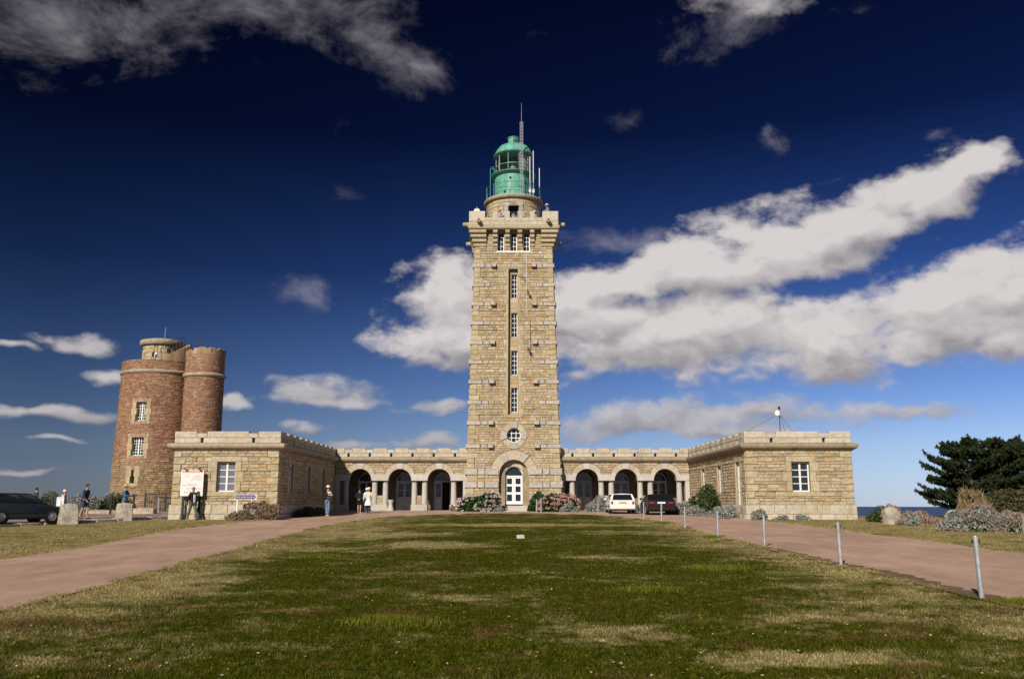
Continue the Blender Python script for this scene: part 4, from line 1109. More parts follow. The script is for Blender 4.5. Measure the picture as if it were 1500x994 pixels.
    for s in (-1, 1):
        u0, u1 = (-.62, -.006) if s < 0 else (.006, .62); v0, v1 = 1.5, 3.46; lf = MB()
        def bx(a, b, c, d): lf.hexa([Md(a, c, -.02), Md(b, c, -.02), Md(b, c, -.07), Md(a, c, -.07), Md(a, d, -.02), Md(b, d, -.02), Md(b, d, -.07), Md(a, d, -.07)])
        bx(u0, u0 + .12, v0, v1); bx(u1 - .12, u1, v0, v1)
        vv = [v0 + .22, v0 + .70, v0 + .86, v0 + 1.28, v0 + 1.43, v0 + 1.84]
        bx(u0 + .12, u1 - .12, v0, vv[0]); bx(u0 + .12, u1 - .12, vv[1], vv[2]); bx(u0 + .12, u1 - .12, vv[3], vv[4]); bx(u0 + .12, u1 - .12, vv[5], v1)
        lo = lf.build('door_leaf', 'white_paint', fr)
        for a, b in ((vv[0], vv[1]), (vv[2], vv[3]), (vv[4], vv[5])):
            p = MB(); p.hexa([Md(u0 + .12, a, -.045), Md(u1 - .12, a, -.045), Md(u1 - .12, a, -.055), Md(u0 + .12, a, -.055), Md(u0 + .12, b, -.045), Md(u1 - .12, b, -.045), Md(u1 - .12, b, -.055), Md(u0 + .12, b, -.055)]); p.build('pane', 'glass_dark', lo)
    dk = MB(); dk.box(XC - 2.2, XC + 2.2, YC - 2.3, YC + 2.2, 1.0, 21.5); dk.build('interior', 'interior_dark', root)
    for i in range(3):
        b = MB(); b.box(XC - 1.15 - .12 * (2 - i), XC + 1.15 + .12 * (2 - i), YC - 3.42 - .95 + .33 * i, YC - 2.7, .9 + .17 * i, 1.07 + .17 * i - (.0 if i else 0)); b.build('step', 'granite_smooth', root, bevel=0.015)
    # corbelled head
    for s in (-1, 1):
        for i in range(4):
            z0 = 20.62 + i * .335; pr = .13 + .115 * i; h0 = hw(z0)
            x0, x1 = (2.08, h0 + pr) if s > 0 else (-h0 - pr, -2.08)
            b = MB()
            yf = YC - h0 - pr
            prof = [(yf + .11, z0 + .03), (yf + .02, z0 + .09), (yf, z0 + .16), (yf, z0 + .23), (yf + .05, z0 + .295), (yf + .12, z0 + .31), (YC - h0 + 1.0, z0 + .31), (YC - h0 + 1.0, z0 + .03)]
            b.prism(prof, x0, x1, lambda y, z, a: (XC + a, y, z)); b.build('corner_corbel', 'stone_quoin', root)
            for yb in (YC + h0 - 1.0,):
                b = MB(); b.box(XC + min(x0, x1), XC + max(x0, x1), yb, YC + h0 + pr, z0 + .012, z0 + .322); b.build('corner_corbel', 'stone_quoin', root)
    for k in (0, 1, 3):
        Mk = Mtow(k)
        for uc in (-1.40, -.468, .468, 1.40):
            for i in range(4):
                z0 = 20.62 + i * .335; h0 = hw(z0); pr = .13 + .115 * i
                f2 = f / h0
                b = MB(); prof = [(pr - .10, z0 + .03), (pr - .02, z0 + .09), (pr, z0 + .16), (pr, z0 + .23), (pr - .05, z0 + .295), (pr - .11, z0 + .31), (-.1, z0 + .31), (-.1, z0 + .03)]
                b.prism(prof, -.165, .165, lambda w, z, a: Mk((uc + a) * f2, z, w)); b.build('corbel', 'stone_quoin', root)
    HP = 3.40
    rect = (XC - HP, XC + HP, YC - HP, YC + HP)
    bm_ = MB(); ring_profile(bm_, rect, [(-.55, 21.965), (-.03, 21.965), (.03, 22.0), (.06, 22.08), (.06, 22.22), (.02, 22.25), (-.55, 22.25)]); bm_.build('string_course', 'stone_quoin', root, smooth=True)
    bm_ = MB(); ring_profile(bm_, rect, [(-.5, 22.25), (-.02, 22.25), (-.02, 22.86), (-.5, 22.86)]); pb = bm_.build('parapet', 'stone_quoin', root)
    flo = MB(); flo.box(XC - 2.95, XC + 2.95, YC - 2.95, YC + 2.95, 21.8, 22.05); flo.build('terrace', 'terrace_floor', root)
    for k in range(4):
        c, s = [(1, 0), (0, 1), (-1, 0), (0, -1)][k]
        Mk = lambda u, v, w: (XC + c * u - s * (-HP - w), YC + s * u + c * (-HP - w), v)
        rz = k * math.pi / 2
        u = -HP + .02 if k in (0, 2) else -HP + .5
        end = -u; cs = [u + .0]
        while cs[-1] < end - .05: cs.append(min(end, cs[-1] + rng.uniform(.7, 1.15)))
        if cs[-1] - cs[-2] < .35: cs.pop(-2)
        for a, b in zip(cs, cs[1:]):
            block('parapet_block', 'parapet_stone', pb, Mk, (a + b) / 2, 22.41, .02, b - a - .012, .2, .30, rz)
        cs2 = [u] + [q for q in (-2.17, -1.58, -1.22, -.65, -.29, .29, .65, 1.22, 1.58, 2.17)] + [end]
        for i, (a, b) in enumerate(zip(cs2, cs2[1:])):
            if i % 2 == 0: block('merlon', 'parapet_stone', pb, Mk, (a + b) / 2, 22.96, .02, b - a - .01, .45, .78, rz)
            else: block('crenel_block', 'parapet_stone', pb, Mk, (a + b) / 2, 22.72, .01, b - a - .01, .45, .30, rz)
        for q in (-2.62, 2.62):                            # gargoyle spouts
            b = MB(); n = 14; ax = []
            for (w, r_) in ((-.1, .17), (.30, .17), (.42, .155), (.50, .15)):
                ax.append((w, r_))
            vs = []; fs = []
            for w, r_ in ax:
                for i in range(n): vs.append(Mk(q + r_ * math.cos(2 * math.pi * i / n), 22.52 + r_ * math.sin(2 * math.pi * i / n), w))
            for j in range(3):
                for i in range(n): fs.append((j * n + i, j * n + (i + 1) % n, (j + 1) * n + (i + 1) % n, (j + 1) * n + i))
            # hollow mouth
            for i in range(n): vs.append(Mk(q + .07 * math.cos(2 * math.pi * i / n), 22.52 + .07 * math.sin(2 * math.pi * i / n), .50))
            for i in range(n): vs.append(Mk(q + .07 * math.cos(2 * math.pi * i / n), 22.52 + .07 * math.sin(2 * math.pi * i / n), .38))
            for i in range(n):
                j = (i + 1) % n; fs.append((3 * n + i, 3 * n + j, 4 * n + j, 4 * n + i)); fs.append((4 * n + i, 4 * n + j, 5 * n + j, 5 * n + i))
            fs.append(tuple(5 * n + i for i in range(n)))
            b.add(vs, fs); b.build('gargoyle_spout', 'stone_quoin', root)
    # stone drum
    dr = 2.12; cst = (XC, YC)
    dm = MB(); zs = [22.05, 22.6, 23.2, 24.25, 24.85]; dop = [(-math.pi / 2 - .20, -math.pi / 2 + .20, 22.0, 24.26)]
    ring_wall(dm, lambda z: dr, zs, 64, cst, dop)
    for sx in (-1, 1):
        a = -math.pi / 2 + sx * .197; p0 = (XC + dr * math.cos(a), YC + dr * math.sin(a)); p1 = (XC + (dr - .5) * math.cos(a), YC + (dr - .5) * math.sin(a))
        dm.add([(*p0, 22.05), (*p1, 22.05), (*p1, 24.25), (*p0, 24.25)], [(0, 1, 2, 3)])
    dmo = dm.build('drum', 'mortar', root, fix=False)
    def Mdr(u, v, w): a = -math.pi / 2 + u / dr; return (XC + (dr + w) * math.cos(a), YC + (dr + w) * math.sin(a), v)
    ds = MB(); cc = math.pi * dr
    masonry(Mdr, -cc, cc, 22.06, 24.84, .3, .5, [('r', -.43, .43, 22.0, 24.26)], [(-.85, -.43, 22.06, 24.26), (.43, .85, 22.06, 24.26), (-.75, .75, 24.26, 24.56)], stones=ds, seed=71, prot=.03)
    ds.build('drum_stonework', 'stone_quoin', root, kind='stuff')
    for s in (-1, 1):
        for i in range(5):
            b = MB(); z0 = 22.06 + .44 * i; ww = .85 if i % 2 else .72
            b.prism([(.425, z0 + .008), (ww, z0 + .008), (ww, z0 + .432), (.425, z0 + .432)], -.15, .05, lambda u, v, a: Mdr(s * u, v, a)); b.build('jamb_stone', 'granite', root)
    b = MB(); b.prism([(-.72, 24.27), (.72, 24.27), (.72, 24.53), (.5, 24.56), (-.5, 24.56), (-.72, 24.53)], -.2, .10, Mdr); b.build('lintel', 'granite', root)
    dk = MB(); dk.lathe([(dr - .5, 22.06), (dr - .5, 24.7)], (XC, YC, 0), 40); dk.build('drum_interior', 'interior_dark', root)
    b = MB(); b.lathe([(dr - .1, 24.84), (2.26, 24.86), (2.36, 24.95), (2.38, 25.08), (2.32, 25.17), (2.2, 25.20), (1.2, 25.22)], (XC, YC, 0), 72); b.build('drum_slab', 'cornice_stone', root, smooth=True)
    # lantern
    b = MB(); b.lathe([(1.50, 25.21), (1.50, 26.38), (1.515, 26.39), (1.515, 26.43), (1.50, 26.44), (1.50, 27.25)], (XC, YC, 0), 64); lb = b.build('lantern_base', 'green_metal_light', root, smooth=True)
    for i in range(10):
        a = 2 * math.pi * i / 10 + .2; b = MB(); b.tube([(XC + 1.503 * math.cos(a), YC + 1.503 * math.sin(a), 25.22), (XC + 1.503 * math.cos(a), YC + 1.503 * math.sin(a), 27.22)], .014, 6); b.build('seam', 'green_metal_light', lb)
    for a, z in ((-1.75, 26.75), (-1.2, 26.1), (-2.05, 25.65), (-.9, 26.4)):
        b = MB(); c = (XC + 1.52 * math.cos(a), YC + 1.52 * math.sin(a), z); b.lathe([(.01, -.06), (.09, -.05), (.09, .05), (.01, .06)], c, 10); b.build('vent_cap', 'dark_green_metal', lb)
    b = MB(); b.lathe([(1.45, 27.200), (1.62, 27.220), (1.80, 27.300), (1.82, 27.360), (1.78, 27.380), (1.4, 27.400)], (XC, YC, 0), 64); b.build('gallery_plate', 'green_metal', root, smooth=True)
    gl = MB(); gl.lathe([(1.40, 27.42), (1.40, 29.0)], (XC, YC, 0), 20, caps=False); gl.build('glazing', 'lantern_glass', root, fix=False)
    b = MB()
    b.lathe([(1.38, 28.020), (1.435, 28.020), (1.435, 28.070), (1.38, 28.070)], (XC, YC, 0), 40, caps=False); b.build('glazing_bar', 'green_metal', root)
    for i in range(20):
        a = 2 * math.pi * i / 20; 
        if i % 2: continue
        b = MB(); b.tube([(XC + 1.41 * math.cos(a), YC + 1.41 * math.sin(a), 27.400), (XC + 1.41 * math.cos(a), YC + 1.41 * math.sin(a), 29.0)], .022, 6); b.build('mullion', 'aluminium', root)
    b = MB(); b.lathe([(1.22, 27.42), (1.22, 28.98)], (XC, YC, 0), 40, R(-62), R(205), caps=False); b.build('blind', 'curtain_grey', root, smooth='all', fix=False)
    b = MB(); b.lathe([(1.0, 27.400), (1.0, 27.420), (.35, 27.420), (.35, 27.700), (.2, 27.750), (.28, 28.000), (.34, 28.250), (.28, 28.500), (.2, 28.750), (.05, 28.850)], (XC, YC, 0), 24); b.build('lens', 'lens_brass', root, smooth=True)
    b = MB(); b.lathe([(1.44, 28.96), (1.60, 28.98), (1.64, 29.04), (1.60, 29.10), (1.52, 29.18), (1.49, 29.24), (1.38, 29.46), (1.20, 29.70), (.98, 29.88), (.70, 30.0), (.46, 30.06)], (XC, YC, 0), 64); dome = b.build('dome', 'green_metal_light', root, smooth=True)
    for i in range(12):
        a = 2 * math.pi * i / 12; b = MB(); b.tube([(XC + r_ * math.cos(a), YC + r_ * math.sin(a), z_) for r_, z_ in ((1.52, 29.19), (1.39, 29.47), (1.21, 29.71), (.99, 29.89), (.71, 30.01), (.47, 30.07))], .018, 6); b.build('dome_rib', 'green_metal_light', dome)
    b = MB(); b.lathe([(.44, 30.0), (.44, 30.54), (.50, 30.56), (.50, 30.61), (.40, 30.66), (.05, 30.71)], (XC, YC, 0), 32); vt = b.build('ventilator', 'green_metal_light', root, smooth=True)
    for a in (-1.2, -1.57, -1.0):
        b = MB(); c = (XC + .44 * math.cos(a), YC + .44 * math.sin(a)); b.box(c[0] - .06, c[0] + .06, c[1] - .03, c[1] + .03, 30.14, 30.38); b.build('vent_slot', 'dark_green_metal', vt)
    # gallery railing with posts round the drum slab
    rb = MB()
    for z in (25.75, 26.22): rb.lathe([(2.20, z - .015), (2.23, z), (2.20, z + .015), (2.18, z)], (XC, YC, 0), 64, caps=False)
    ro = rb.build('railing', 'green_metal', root)
    for i in range(12):
        a = 2 * math.pi * (i + .5) / 12; b = MB(); b.tube([(XC + 2.205 * math.cos(a), YC + 2.205 * math.sin(a), 25.15), (XC + 2.205 * math.cos(a), YC + 2.205 * math.sin(a), 26.25)], .028, 6); b.build('railing_post', 'green_metal', ro)
    # ladder hoops on the left of the gallery
    b = MB()
    for dy in (-.18, .18): b.tube([(XC - 1.86, YC - .3 + dy, 25.2), (XC - 1.86, YC - .3 + dy, 27.85), (XC - 1.78, YC - .3 + dy, 28.0), (XC - 1.62, YC - .3 + dy, 28.0), (XC - 1.55, YC - .3 + dy, 27.85), (XC - 1.55, YC - .3 + dy, 27.4)], .025, 6)
    for i in range(10): b.tube([(XC - 1.86, YC - .48, 25.4 + .28 * i), (XC - 1.86, YC - .12, 25.4 + .28 * i)], .016, 6)
    b.build('ladder', 'green_metal', root)
    # lightning cables and small floodlights on the front
    for x, z0, z1 in ((1.0, 15.2, 20.2), (1.22, 12.0, 15.0)):
        b = MB(); sgn = 1; b.tube([M(x * 1.12, z0, .07), M(x * 1.12, z1, .07)], .022, 6); b.build('cable', 'antenna_white' if z0 > 13 else 'rust_metal', root)
    for x, z in ((1.0, 17.35), (1.0, 13.0)):
        b = MB(); p = Vector(M(x * 1.1, z, .05)); b.tube([p, p + Vector((.08, -.35, -.25)), p + Vector((.25, -.45, -.55))], .03, 6); b.tube([p + Vector((0, 0, -.35)), p + Vector((.1, -.38, -.3))], .02, 6)
        b.box(p.x + .02, p.x + .16, p.y - .5, p.y - .36, p.z - .38, p.z - .22); b.build('floodlight_bracket', 'dark_metal', root)
    b = MB(); p = Vector(M(.42, 18.35, .03)); b.tube([p, p + Vector((.15, -.4, .1)), p + Vector((.35, -.35, -.2)), p + Vector((.5, -.1, -.15))], .025, 6); b.build('floodlight_bracket', 'dark_metal', root)
    return root
lighthouse()
# antennas standing on the gallery of the lighthouse
def lattice_mast():
    r = thing('lattice_mast', 'slim aluminium lattice antenna mast standing in front of the green lantern', 'antenna', (XC + .62, YC - 2.02, 25.2))
    b = MB(); c = [(-.10, -.06), (.10, -.06), (0, .11)]
    for x, y in c: b.tube([(x, y, 0), (x, y, 5.95)], .02, 6)
    for i in range(22):
        z = .15 + .27 * i
        for k in range(3): b.tube([(*c[k], z), (*c[(k + 1) % 3], z)], .012, 5)
    b.build('lattice', 'aluminium', r, world=False)
    b = MB(); b.tube([(0, 0, 5.6), (0, 0, 7.55)], [.022, .008], 6); b.build('whip_aerial', 'galvanised', r, world=False)
lattice_mast()
def pole_aerial(dx, dy, z, h, label, box=True, low='green_metal'):
    r = thing('pole_aerial', label, 'antenna', (XC + dx, YC + dy, z), group='white pole aerials on the lantern gallery')
    b = MB(); b.tube([(0, 0, 0), (0, 0, h * .35)], .035, 8); b.build('mount_pole', 'galvanised' if low is None else low, r, world=False)
    b = MB(); b.tube([(0, 0, h * .3), (0, 0, h)], .032, 8); b.build('radome', 'antenna_white', r, world=False)
    if box: b = MB(); b.box(-.09, .09, -.08, .08, .25, .6); b.build('equipment_box', 'antenna_white', r, world=False, bevel=.02)
pole_aerial(1.28, -1.66, 25.2, 3.2, 'white pole aerial right of the lattice mast, the lower of two', True, None)
pole_aerial(1.55, -1.50, 25.2, 3.75, 'taller white pole aerial with box, between lattice mast and railing', True, None)
pole_aerial(2.05, -.75, 25.2, 2.6, 'lone thin white pole aerial at right end of the gallery railing', False)
# bell on the terrace
b_ = MB(); b_.lathe([(.44, 0), (.45, .04), (.41, .22), (.37, .5), (.35, .62), (.29, .80), (.15, .92), (.07, .95), (.07, 1.02), (.03, 1.05)], (XC - .02, YC - 2.62, 22.35), 32)
bell = b_.build('bell', 'bell_metal', smooth=True); tag(bell, 'silver-blue bell in the middle opening of the tower parapet', 'bell')
bst = MB(); bst.box(XC - .45, XC + .4, YC - 2.9, YC - 2.35, 22.05, 22.35); tag(bst.build('bell_stand', 'granite'), 'low stone stand under the bell on the tower terrace', 'stand')

# ------------------------------------------------------------------ old round tower
def old_tower():
    c0 = (-29.3, 74.0); c1 = (-24.83, 71.6)
    root = thing('old_round_tower', 'old round brick and rubble tower with a slimmer stair turret on its right', 'tower', (*c0, .9))
    def rm(z): return 3.28 - .022 * min(z, 12)
    def rt(z): return 1.55 - .004 * z
    vm = -math.pi / 2                                     # windows face -Y
    def aw(x): return -math.acos(max(-1, min(1, (x - c0[0]) / 3.1)))
    ops = [(aw(-29.93), aw(-29.03), 8.0, 9.5), (aw(-29.98), aw(-29.10), 5.25, 6.7), (aw(-29.92), aw(-29.55), 3.1, 4.15)]
    zs = [-.5, 1, 2, 3.1, 4.15, 5.25, 6.7, 8.0, 9.5, 10.5, 11.9, 12.95]
    core = MB(); n = 160
    snap = lambda q: (round(q[0] / (2 * math.pi) * n) * 2 * math.pi / n, round(q[1] / (2 * math.pi) * n) * 2 * math.pi / n, q[2], q[3])
    ops = [snap(q) for q in ops]
    ring_wall(core, rm, zs, n, c0, ops)
    core.lathe([(3.0, 12.95), (2.7, 12.95), (2.7, 12.0), (0.1, 12.0)], (*c0, 0), 64, caps=False)
    core.build('main_wall', 'brick_mortar', root, fix=False)
    tc = MB(); tc.lathe([(rt(0), -.5), (rt(6), 6), (rt(12), 11.5), (1.51, 13.4)], (*c1, 0), 64); tc.build('turret_wall', 'brick_mortar', root)
    def Mround(c, rf, r0):
        def M(u, v, w):
            a = -math.pi / 2 + u / r0; r_ = rf(v) + w
            return (c[0] + r_ * math.cos(a), c[1] + r_ * math.sin(a), v)
        return M
    Mm = Mround(c0, rm, 3.1); Mt = Mround(c1, rt, 1.5)
    uo = [('r', (q[0] + math.pi / 2) * 3.1, (q[1] + math.pi / 2) * 3.1, q[2], q[3]) for q in ops]
    fr = []
    for q in uo:
        fr += [(q[1] - .32, q[1], q[3], q[4]), (q[2], q[2] + .30, q[3], q[4]), (q[1] - .36, q[2] + .34, q[4], q[4] + .30), (q[1] - .30, q[2] + .30, q[3] - .22, q[3])]
    red = MB(); brn = MB()
    A, B_ = -5.6, 6.4
    masonry(Mm, A, B_, 4.9, 11.85, .125, .30, uo, fr, stones=red, seed=81, prot=.03, joint=.007)
    masonry(Mm, A, B_, 12.2, 12.95, .125, .30, [], [], stones=red, seed=82, prot=.03, joint=.007)
    masonry(Mm, A, B_, 0.2, 4.9, .17, .34, uo, fr, stones=brn, seed=83, prot=.045, joint=.009, ju=.45)
    masonry(Mt, -3.6, 3.2, 3.4, 11.5, .12, .28, [], [], stones=red, seed=84, prot=.028, joint=.007)
    masonry(Mt, -3.6, 3.2, 11.75, 13.4, .12, .28, [], [], stones=red, seed=85, prot=.028, joint=.007)
    masonry(Mt, -3.6, 3.2, 0.2, 3.4, .16, .32, [], [], stones=brn, seed=86, prot=.04, joint=.009, ju=.45)
    red.build('brickwork', 'brick_red', root, kind='stuff'); brn.build('rubble_stonework', 'rubble_brown', root, kind='stuff')
    for q in fr:
        z0, z1 = q[2], q[3]; n_ = max(1, round((z1 - z0) / .5))
        for i in range(n_):
            a, b = z0 + (z1 - z0) * i / n_, z0 + (z1 - z0) * (i + 1) / n_; ex = .07 if i % 2 else 0
            bb = MB(); bb.prism([(q[0] - ex * (q[1] - q[0] < .5), a + .006), (q[1] + ex * (q[1] - q[0] < .5), a + .006), (q[1] + ex * (q[1] - q[0] < .5), b - .006), (q[0] - ex * (q[1] - q[0] < .5), b - .006)], -.35, .04, Mm)
            bb.build('window_stone', 'stone_quoin', root)
    for i, q in enumerate(uo):
        if i < 2: frame_window(root, Mm, q[1], q[2], q[3], q[4], 4, 6, .25, bar=.06, mid=.09, mun=.035)
        else:
            b = MB(); b.prism([(q[1], q[3]), (q[2], q[3]), (q[2], q[4]), (q[1], q[4])], -.4, -.36, Mm); b.build('slit_opening', 'interior_dark', root)
    # rounded string courses
    for c, r, z in ((c0, rm(12), 12.02), (c1, 1.5, 11.62)):
        b = MB(); b.lathe([(r - .1, z - .16), (r + .08, z - .15), (r + .16, z - .07), (r + .18, z + .01), (r + .15, z + .09), (r + .06, z + .15), (r - .1, z + .16)], (*c, 0), 72, caps=False); b.build('string_course', 'cornice_stone', root, smooth=True)
    # broken top of the turret and its coping
    b = MB(); nn = 40
    for i in range(nn):
        a0, a1 = 2 * math.pi * i / nn, 2 * math.pi * (i + 1) / nn
        h_ = 13.55 + .30 * math.sin(a0 * 1.0 + 2.6) * .8 + rng.choice((-.16, -.06, 0, .03, .06)) + rng.uniform(-.03, .03)
        def pt(a, r, z): return (c1[0] + r * math.cos(a), c1[1] + r * math.sin(a), z)
        b.add([pt(a0, 1.25, 13.2), pt(a1, 1.25, 13.2), pt(a1, 1.53, 13.2), pt(a0, 1.53, 13.2), pt(a0, 1.25, h_), pt(a1, 1.25, h_), pt(a1, 1.53, h_), pt(a0, 1.53, h_)], MB.BOXF, rng.random())
    b.build('turret_coping', 'rubble_brown', root)
    for a in (-1.0, -.15, .35):
        b = MB(); b.box(c1[0] + 1.42 * math.cos(a) - .12, c1[0] + 1.42 * math.cos(a) + .12, c1[1] + 1.42 * math.sin(a) - .1, c1[1] + 1.42 * math.sin(a) + .1, 13.4, 13.78); b.build('red_brick', 'red_brick', root)
    # watch house on the roof
    b = MB(); b.lathe([(1.5, 12.0), (1.48, 14.45)], (c0[0] - .05, c0[1], 0), 48); b.build('watch_house_wall', 'mortar', root)
    Mh = Mround((c0[0] - .05, c0[1]), lambda z: 1.5, 1.5); hs = MB()
    masonry(Mh, -3.6, 3.6, 12.05, 14.44, .34, .62, [('r', -.22, .24, 12.6, 13.75), ('r', .95, 1.3, 13.75, 14.1)], [], stones=hs, seed=88, prot=.03)
    hs.build('watch_house_stonework', 'stone_quoin', root, kind='stuff')
    b = MB(); b.prism([(.95, 13.75), (1.3, 13.75), (1.3, 14.1), (.95, 14.1)], .0, .012, Mh); b.build('small_window', 'interior_dark', root)
    b = MB(); b.prism([(-.22, 12.6), (.0, 12.6), (.0, 13.75), (-.22, 13.75)], .0, .012, Mh); b.build('door_gap', 'interior_dark', root)
    b = MB(); b.prism([(.0, 12.6), (.24, 12.6), (.24, 13.72), (.0, 13.72)], .0, .03, Mh); d = b.build('door', 'white_paint', root)
    b = MB(); b.prism([(.06, 13.25), (.18, 13.25), (.18, 13.6), (.06, 13.6)], .031, .04, Mh); b.build('pane', 'glass_dark', d)
    b = MB(); b.lathe([(1.45, 14.42), (1.70, 14.45), (1.78, 14.55), (1.80, 14.72), (1.74, 14.86), (1.3, 14.98), (.1, 15.06)], (c0[0] - .05, c0[1], 0), 56); b.build('watch_house_slab', 'cornice_stone', root, smooth=True)
    b = MB(); b.tube([(c0[0] + .1, c0[1], 15.0), (c0[0] + .1, c0[1], 16.1)], .025, 6); b.build('lightning_rod', 'galvanised', root)
    # broken stair wall climbing to the turret roof
    sb = MB(); n_ = 12
    for i in range(n_):
        a0 = -math.pi / 2 + .12 + i * .09; a1 = a0 + .09; zt = 12.95 + (.18 if i == 0 else 0) + max(0, i - 1) * .145
        def pt(a, r, z): return (c0[0] + r * math.cos(a), c0[1] + r * math.sin(a), z)
        if zt > 12.96: sb.add([pt(a0, 2.7, 12.9), pt(a1, 2.7, 12.9), pt(a1, 3.06, 12.9), pt(a0, 3.06, 12.9), pt(a0, 2.7, zt), pt(a1, 2.7, zt), pt(a1, 3.06, zt), pt(a0, 3.06, zt)], MB.BOXF, rng.random())
    sb.build('stair_wall', 'rubble_brown', root)
    rb = MB()
    for i in range(9):
        a = -math.pi / 2 + .14 + i * .10; z = 13.0 + i * .12; p = (c0[0] + 2.9 * math.cos(a), c0[1] + 2.9 * math.sin(a))
        rb.tube([(*p, z), (*p, z + 1.0)], .02, 5)
        if i: rb.tube([(*pp, pz + 1.0), (*p, z + 1.0)], .02, 5)
        pp, pz = p, z
    rb.build('stair_railing', 'dark_metal', root)
    fb = MB()
    for i in range(5):
        x = c1[0] - 1.1 + .22 * i; fb.tube([(x, c1[1] + .3, 13.4), (x, c1[1] + .3, 14.75)], .018, 5)
    fb.tube([(c1[0] - 1.1, c1[1] + .3, 14.74), (c1[0] - .22, c1[1] + .3, 14.74)], .018, 5); fb.build('roof_railing', 'dark_metal', root)
plain('red_brick', (0.42, 0.10, 0.05), 0.9, 0.15)
old_tower()

# ------------------------------------------------------------------ vegetation helpers
def leaf_quads(C, size, aspect=1.6, up=0.3, seed=1, bend=0.0):
    """one quad per centre, random turn; size array or float"""
    r = np.random.default_rng(seed); n = len(C)
    d = r.normal(size=(n, 3)); d[:, 2] += up; d /= np.linalg.norm(d, axis=1)[:, None]
    e = np.cross(d, r.normal(size=(n, 3))); e /= np.linalg.norm(e, axis=1)[:, None] + 1e-9
    s = (np.asarray(size) * r.uniform(.6, 1.3, n))[:, None]
    a, b = d * s * aspect * .5, e * s * .5
    V = np.stack([C - a, C + b * .9 - a * .1, C + a, C - b * .9 - a * .1], 1).reshape(-1, 3)
    F = np.arange(4 * n).reshape(n, 4)
    return V, F
def blob_points(n, rad, seed, lumps=9, shell=0.55):
    """points through a lumpy half-ellipsoid standing on z=0"""
    r = np.random.default_rng(seed)
    cs = r.normal(size=(lumps, 3)); cs /= np.linalg.norm(cs, axis=1)[:, None]; cs[:, 2] = np.abs(cs[:, 2]) * .9
    cs *= r.uniform(.35, .72, (lumps, 1)); rs = r.uniform(.28, .5, lumps)
    k = r.integers(0, lumps, n); d = r.normal(size=(n, 3)); d /= np.linalg.norm(d, axis=1)[:, None]
    p = cs[k] + d * (rs[k] * (shell + (1 - shell) * r.random(n) ** .5))[:, None]
    p[:, 2] = np.where(p[:, 2] < 0, -p[:, 2] * .5, p[:, 2])
    return p * np.array(rad)
def foliage(name, pts, size, mat, parent, seed, aspect=1.6, up=.3, world=False, tint=None):
    V, F = leaf_quads(pts, size, aspect, up, seed)
    t = np.random.default_rng(seed + 9).random(len(F)) if tint is None else tint
    return mesh_np(name, V, F, mat, parent, world, tint=t)
def stems(parent, rad, n, seed, mat='bark', r0=.012):
    b = MB(); r = random.Random(seed)
    for i in range(n):
        a = r.uniform(0, 6.28); q = r.uniform(.2, .8)
        b.tube([(0.1 * math.cos(a) * rad[0], .1 * math.sin(a) * rad[1], -.05), (q * .5 * math.cos(a) * rad[0], q * .5 * math.sin(a) * rad[1], rad[2] * .4), (q * math.cos(a) * rad[0], q * math.sin(a) * rad[1], rad[2] * r.uniform(.55, .8))], [r0, r0 * .8, r0 * .5], 5)
    return b.build('stem', mat, parent, world=False)
def bush(name, label, cat, x, y, rad, leaf, size, n, seed, flowers=None, group=None, z=None, up=.3, aspect=1.6, grow=1.28):
    rad = tuple(q * grow for q in rad); n = int(n * min(grow, 1.3))
    t = thing(name, label, cat, (x, y, (Gf(x, y) if z is None else z)), rng.uniform(0, 6) if rad[0] < 1.6 * rad[1] else rng.uniform(-.15, .15), group)
    stems(t, rad, 8, seed)
    foliage('foliage', blob_points(n, rad, seed), size, leaf, t, seed, aspect, up)
    if flowers:
        mat, cnt, fr, zone, per = flowers
        r = np.random.default_rng(seed + 50)
        p = blob_points(cnt * 6, rad, seed, shell=.95); nrm = np.linalg.norm(p / np.array(rad), axis=1)
        idx = np.argsort(-nrm + r.random(len(p)) * .25)[:cnt]; heads = p[idx] * 1.04
        if zone is not None: heads = heads[zone(heads)]
        m = len(heads)
        d = r.normal(size=(m, per, 3)); d /= np.linalg.norm(d, axis=2)[..., None]; d[..., 2] *= .75
        C = (heads[:, None, :] + d * fr).reshape(-1, 3)
        hue = np.repeat(r.random(m), per) * .9 + r.random(m * per) * .1
        foliage('flowers', C, fr * .62, mat, t, seed + 3, 1.1, .3, tint=np.clip(hue, 0, 1))['kind'] = 'stuff'
    return t

# hydrangeas before the tower
bush('hydrangea_bush', 'dark green hydrangea with white and pale pink blooms left of the tower steps', 'hydrangea', -2.35, 63.9, (1.45, .85, 1.25), 'leaf_hydrangea', .15, 5200, 201, ('petal_mixed', 120, .10, None, 26))
bush('hydrangea_bush', 'hydrangea crowded with salmon pink blooms right of the tower steps', 'hydrangea', 3.0, 63.4, (1.5, .85, 1.35), 'leaf_hydrangea', .15, 4600, 202, ('petal_pink', 210, .095, lambda h: h[:, 2] > .15, 26))
bush('hydrangea_bush', 'small dark green hydrangea close beside the right of the portal', 'hydrangea', 1.75, 64.0, (.7, .6, 1.05), 'leaf_hydrangea', .14, 2200, 203, ('petal_pink', 8, .07, None, 20))
bush('hydrangea_bush', 'coral pink hydrangea against the right wing among silver plants', 'hydrangea', 11.7, 57.2, (.95, .6, .95), 'leaf_hydrangea', .12, 1500, 204, ('petal_pink', 75, .085, None, 24))
SIL = 'silver-leaved ragwort clumps'
def silver(x, y, rad, seed, label, n=2600, dry=0, size=.085):
    t = bush('silver_ragwort', label, 'silver plant', x, y, rad, 'leaf_silver', size * .85, int(n * 1.4), seed, ('flower_dry', dry, .055, None, 12) if dry else None, SIL, grow=1.1)
    return t
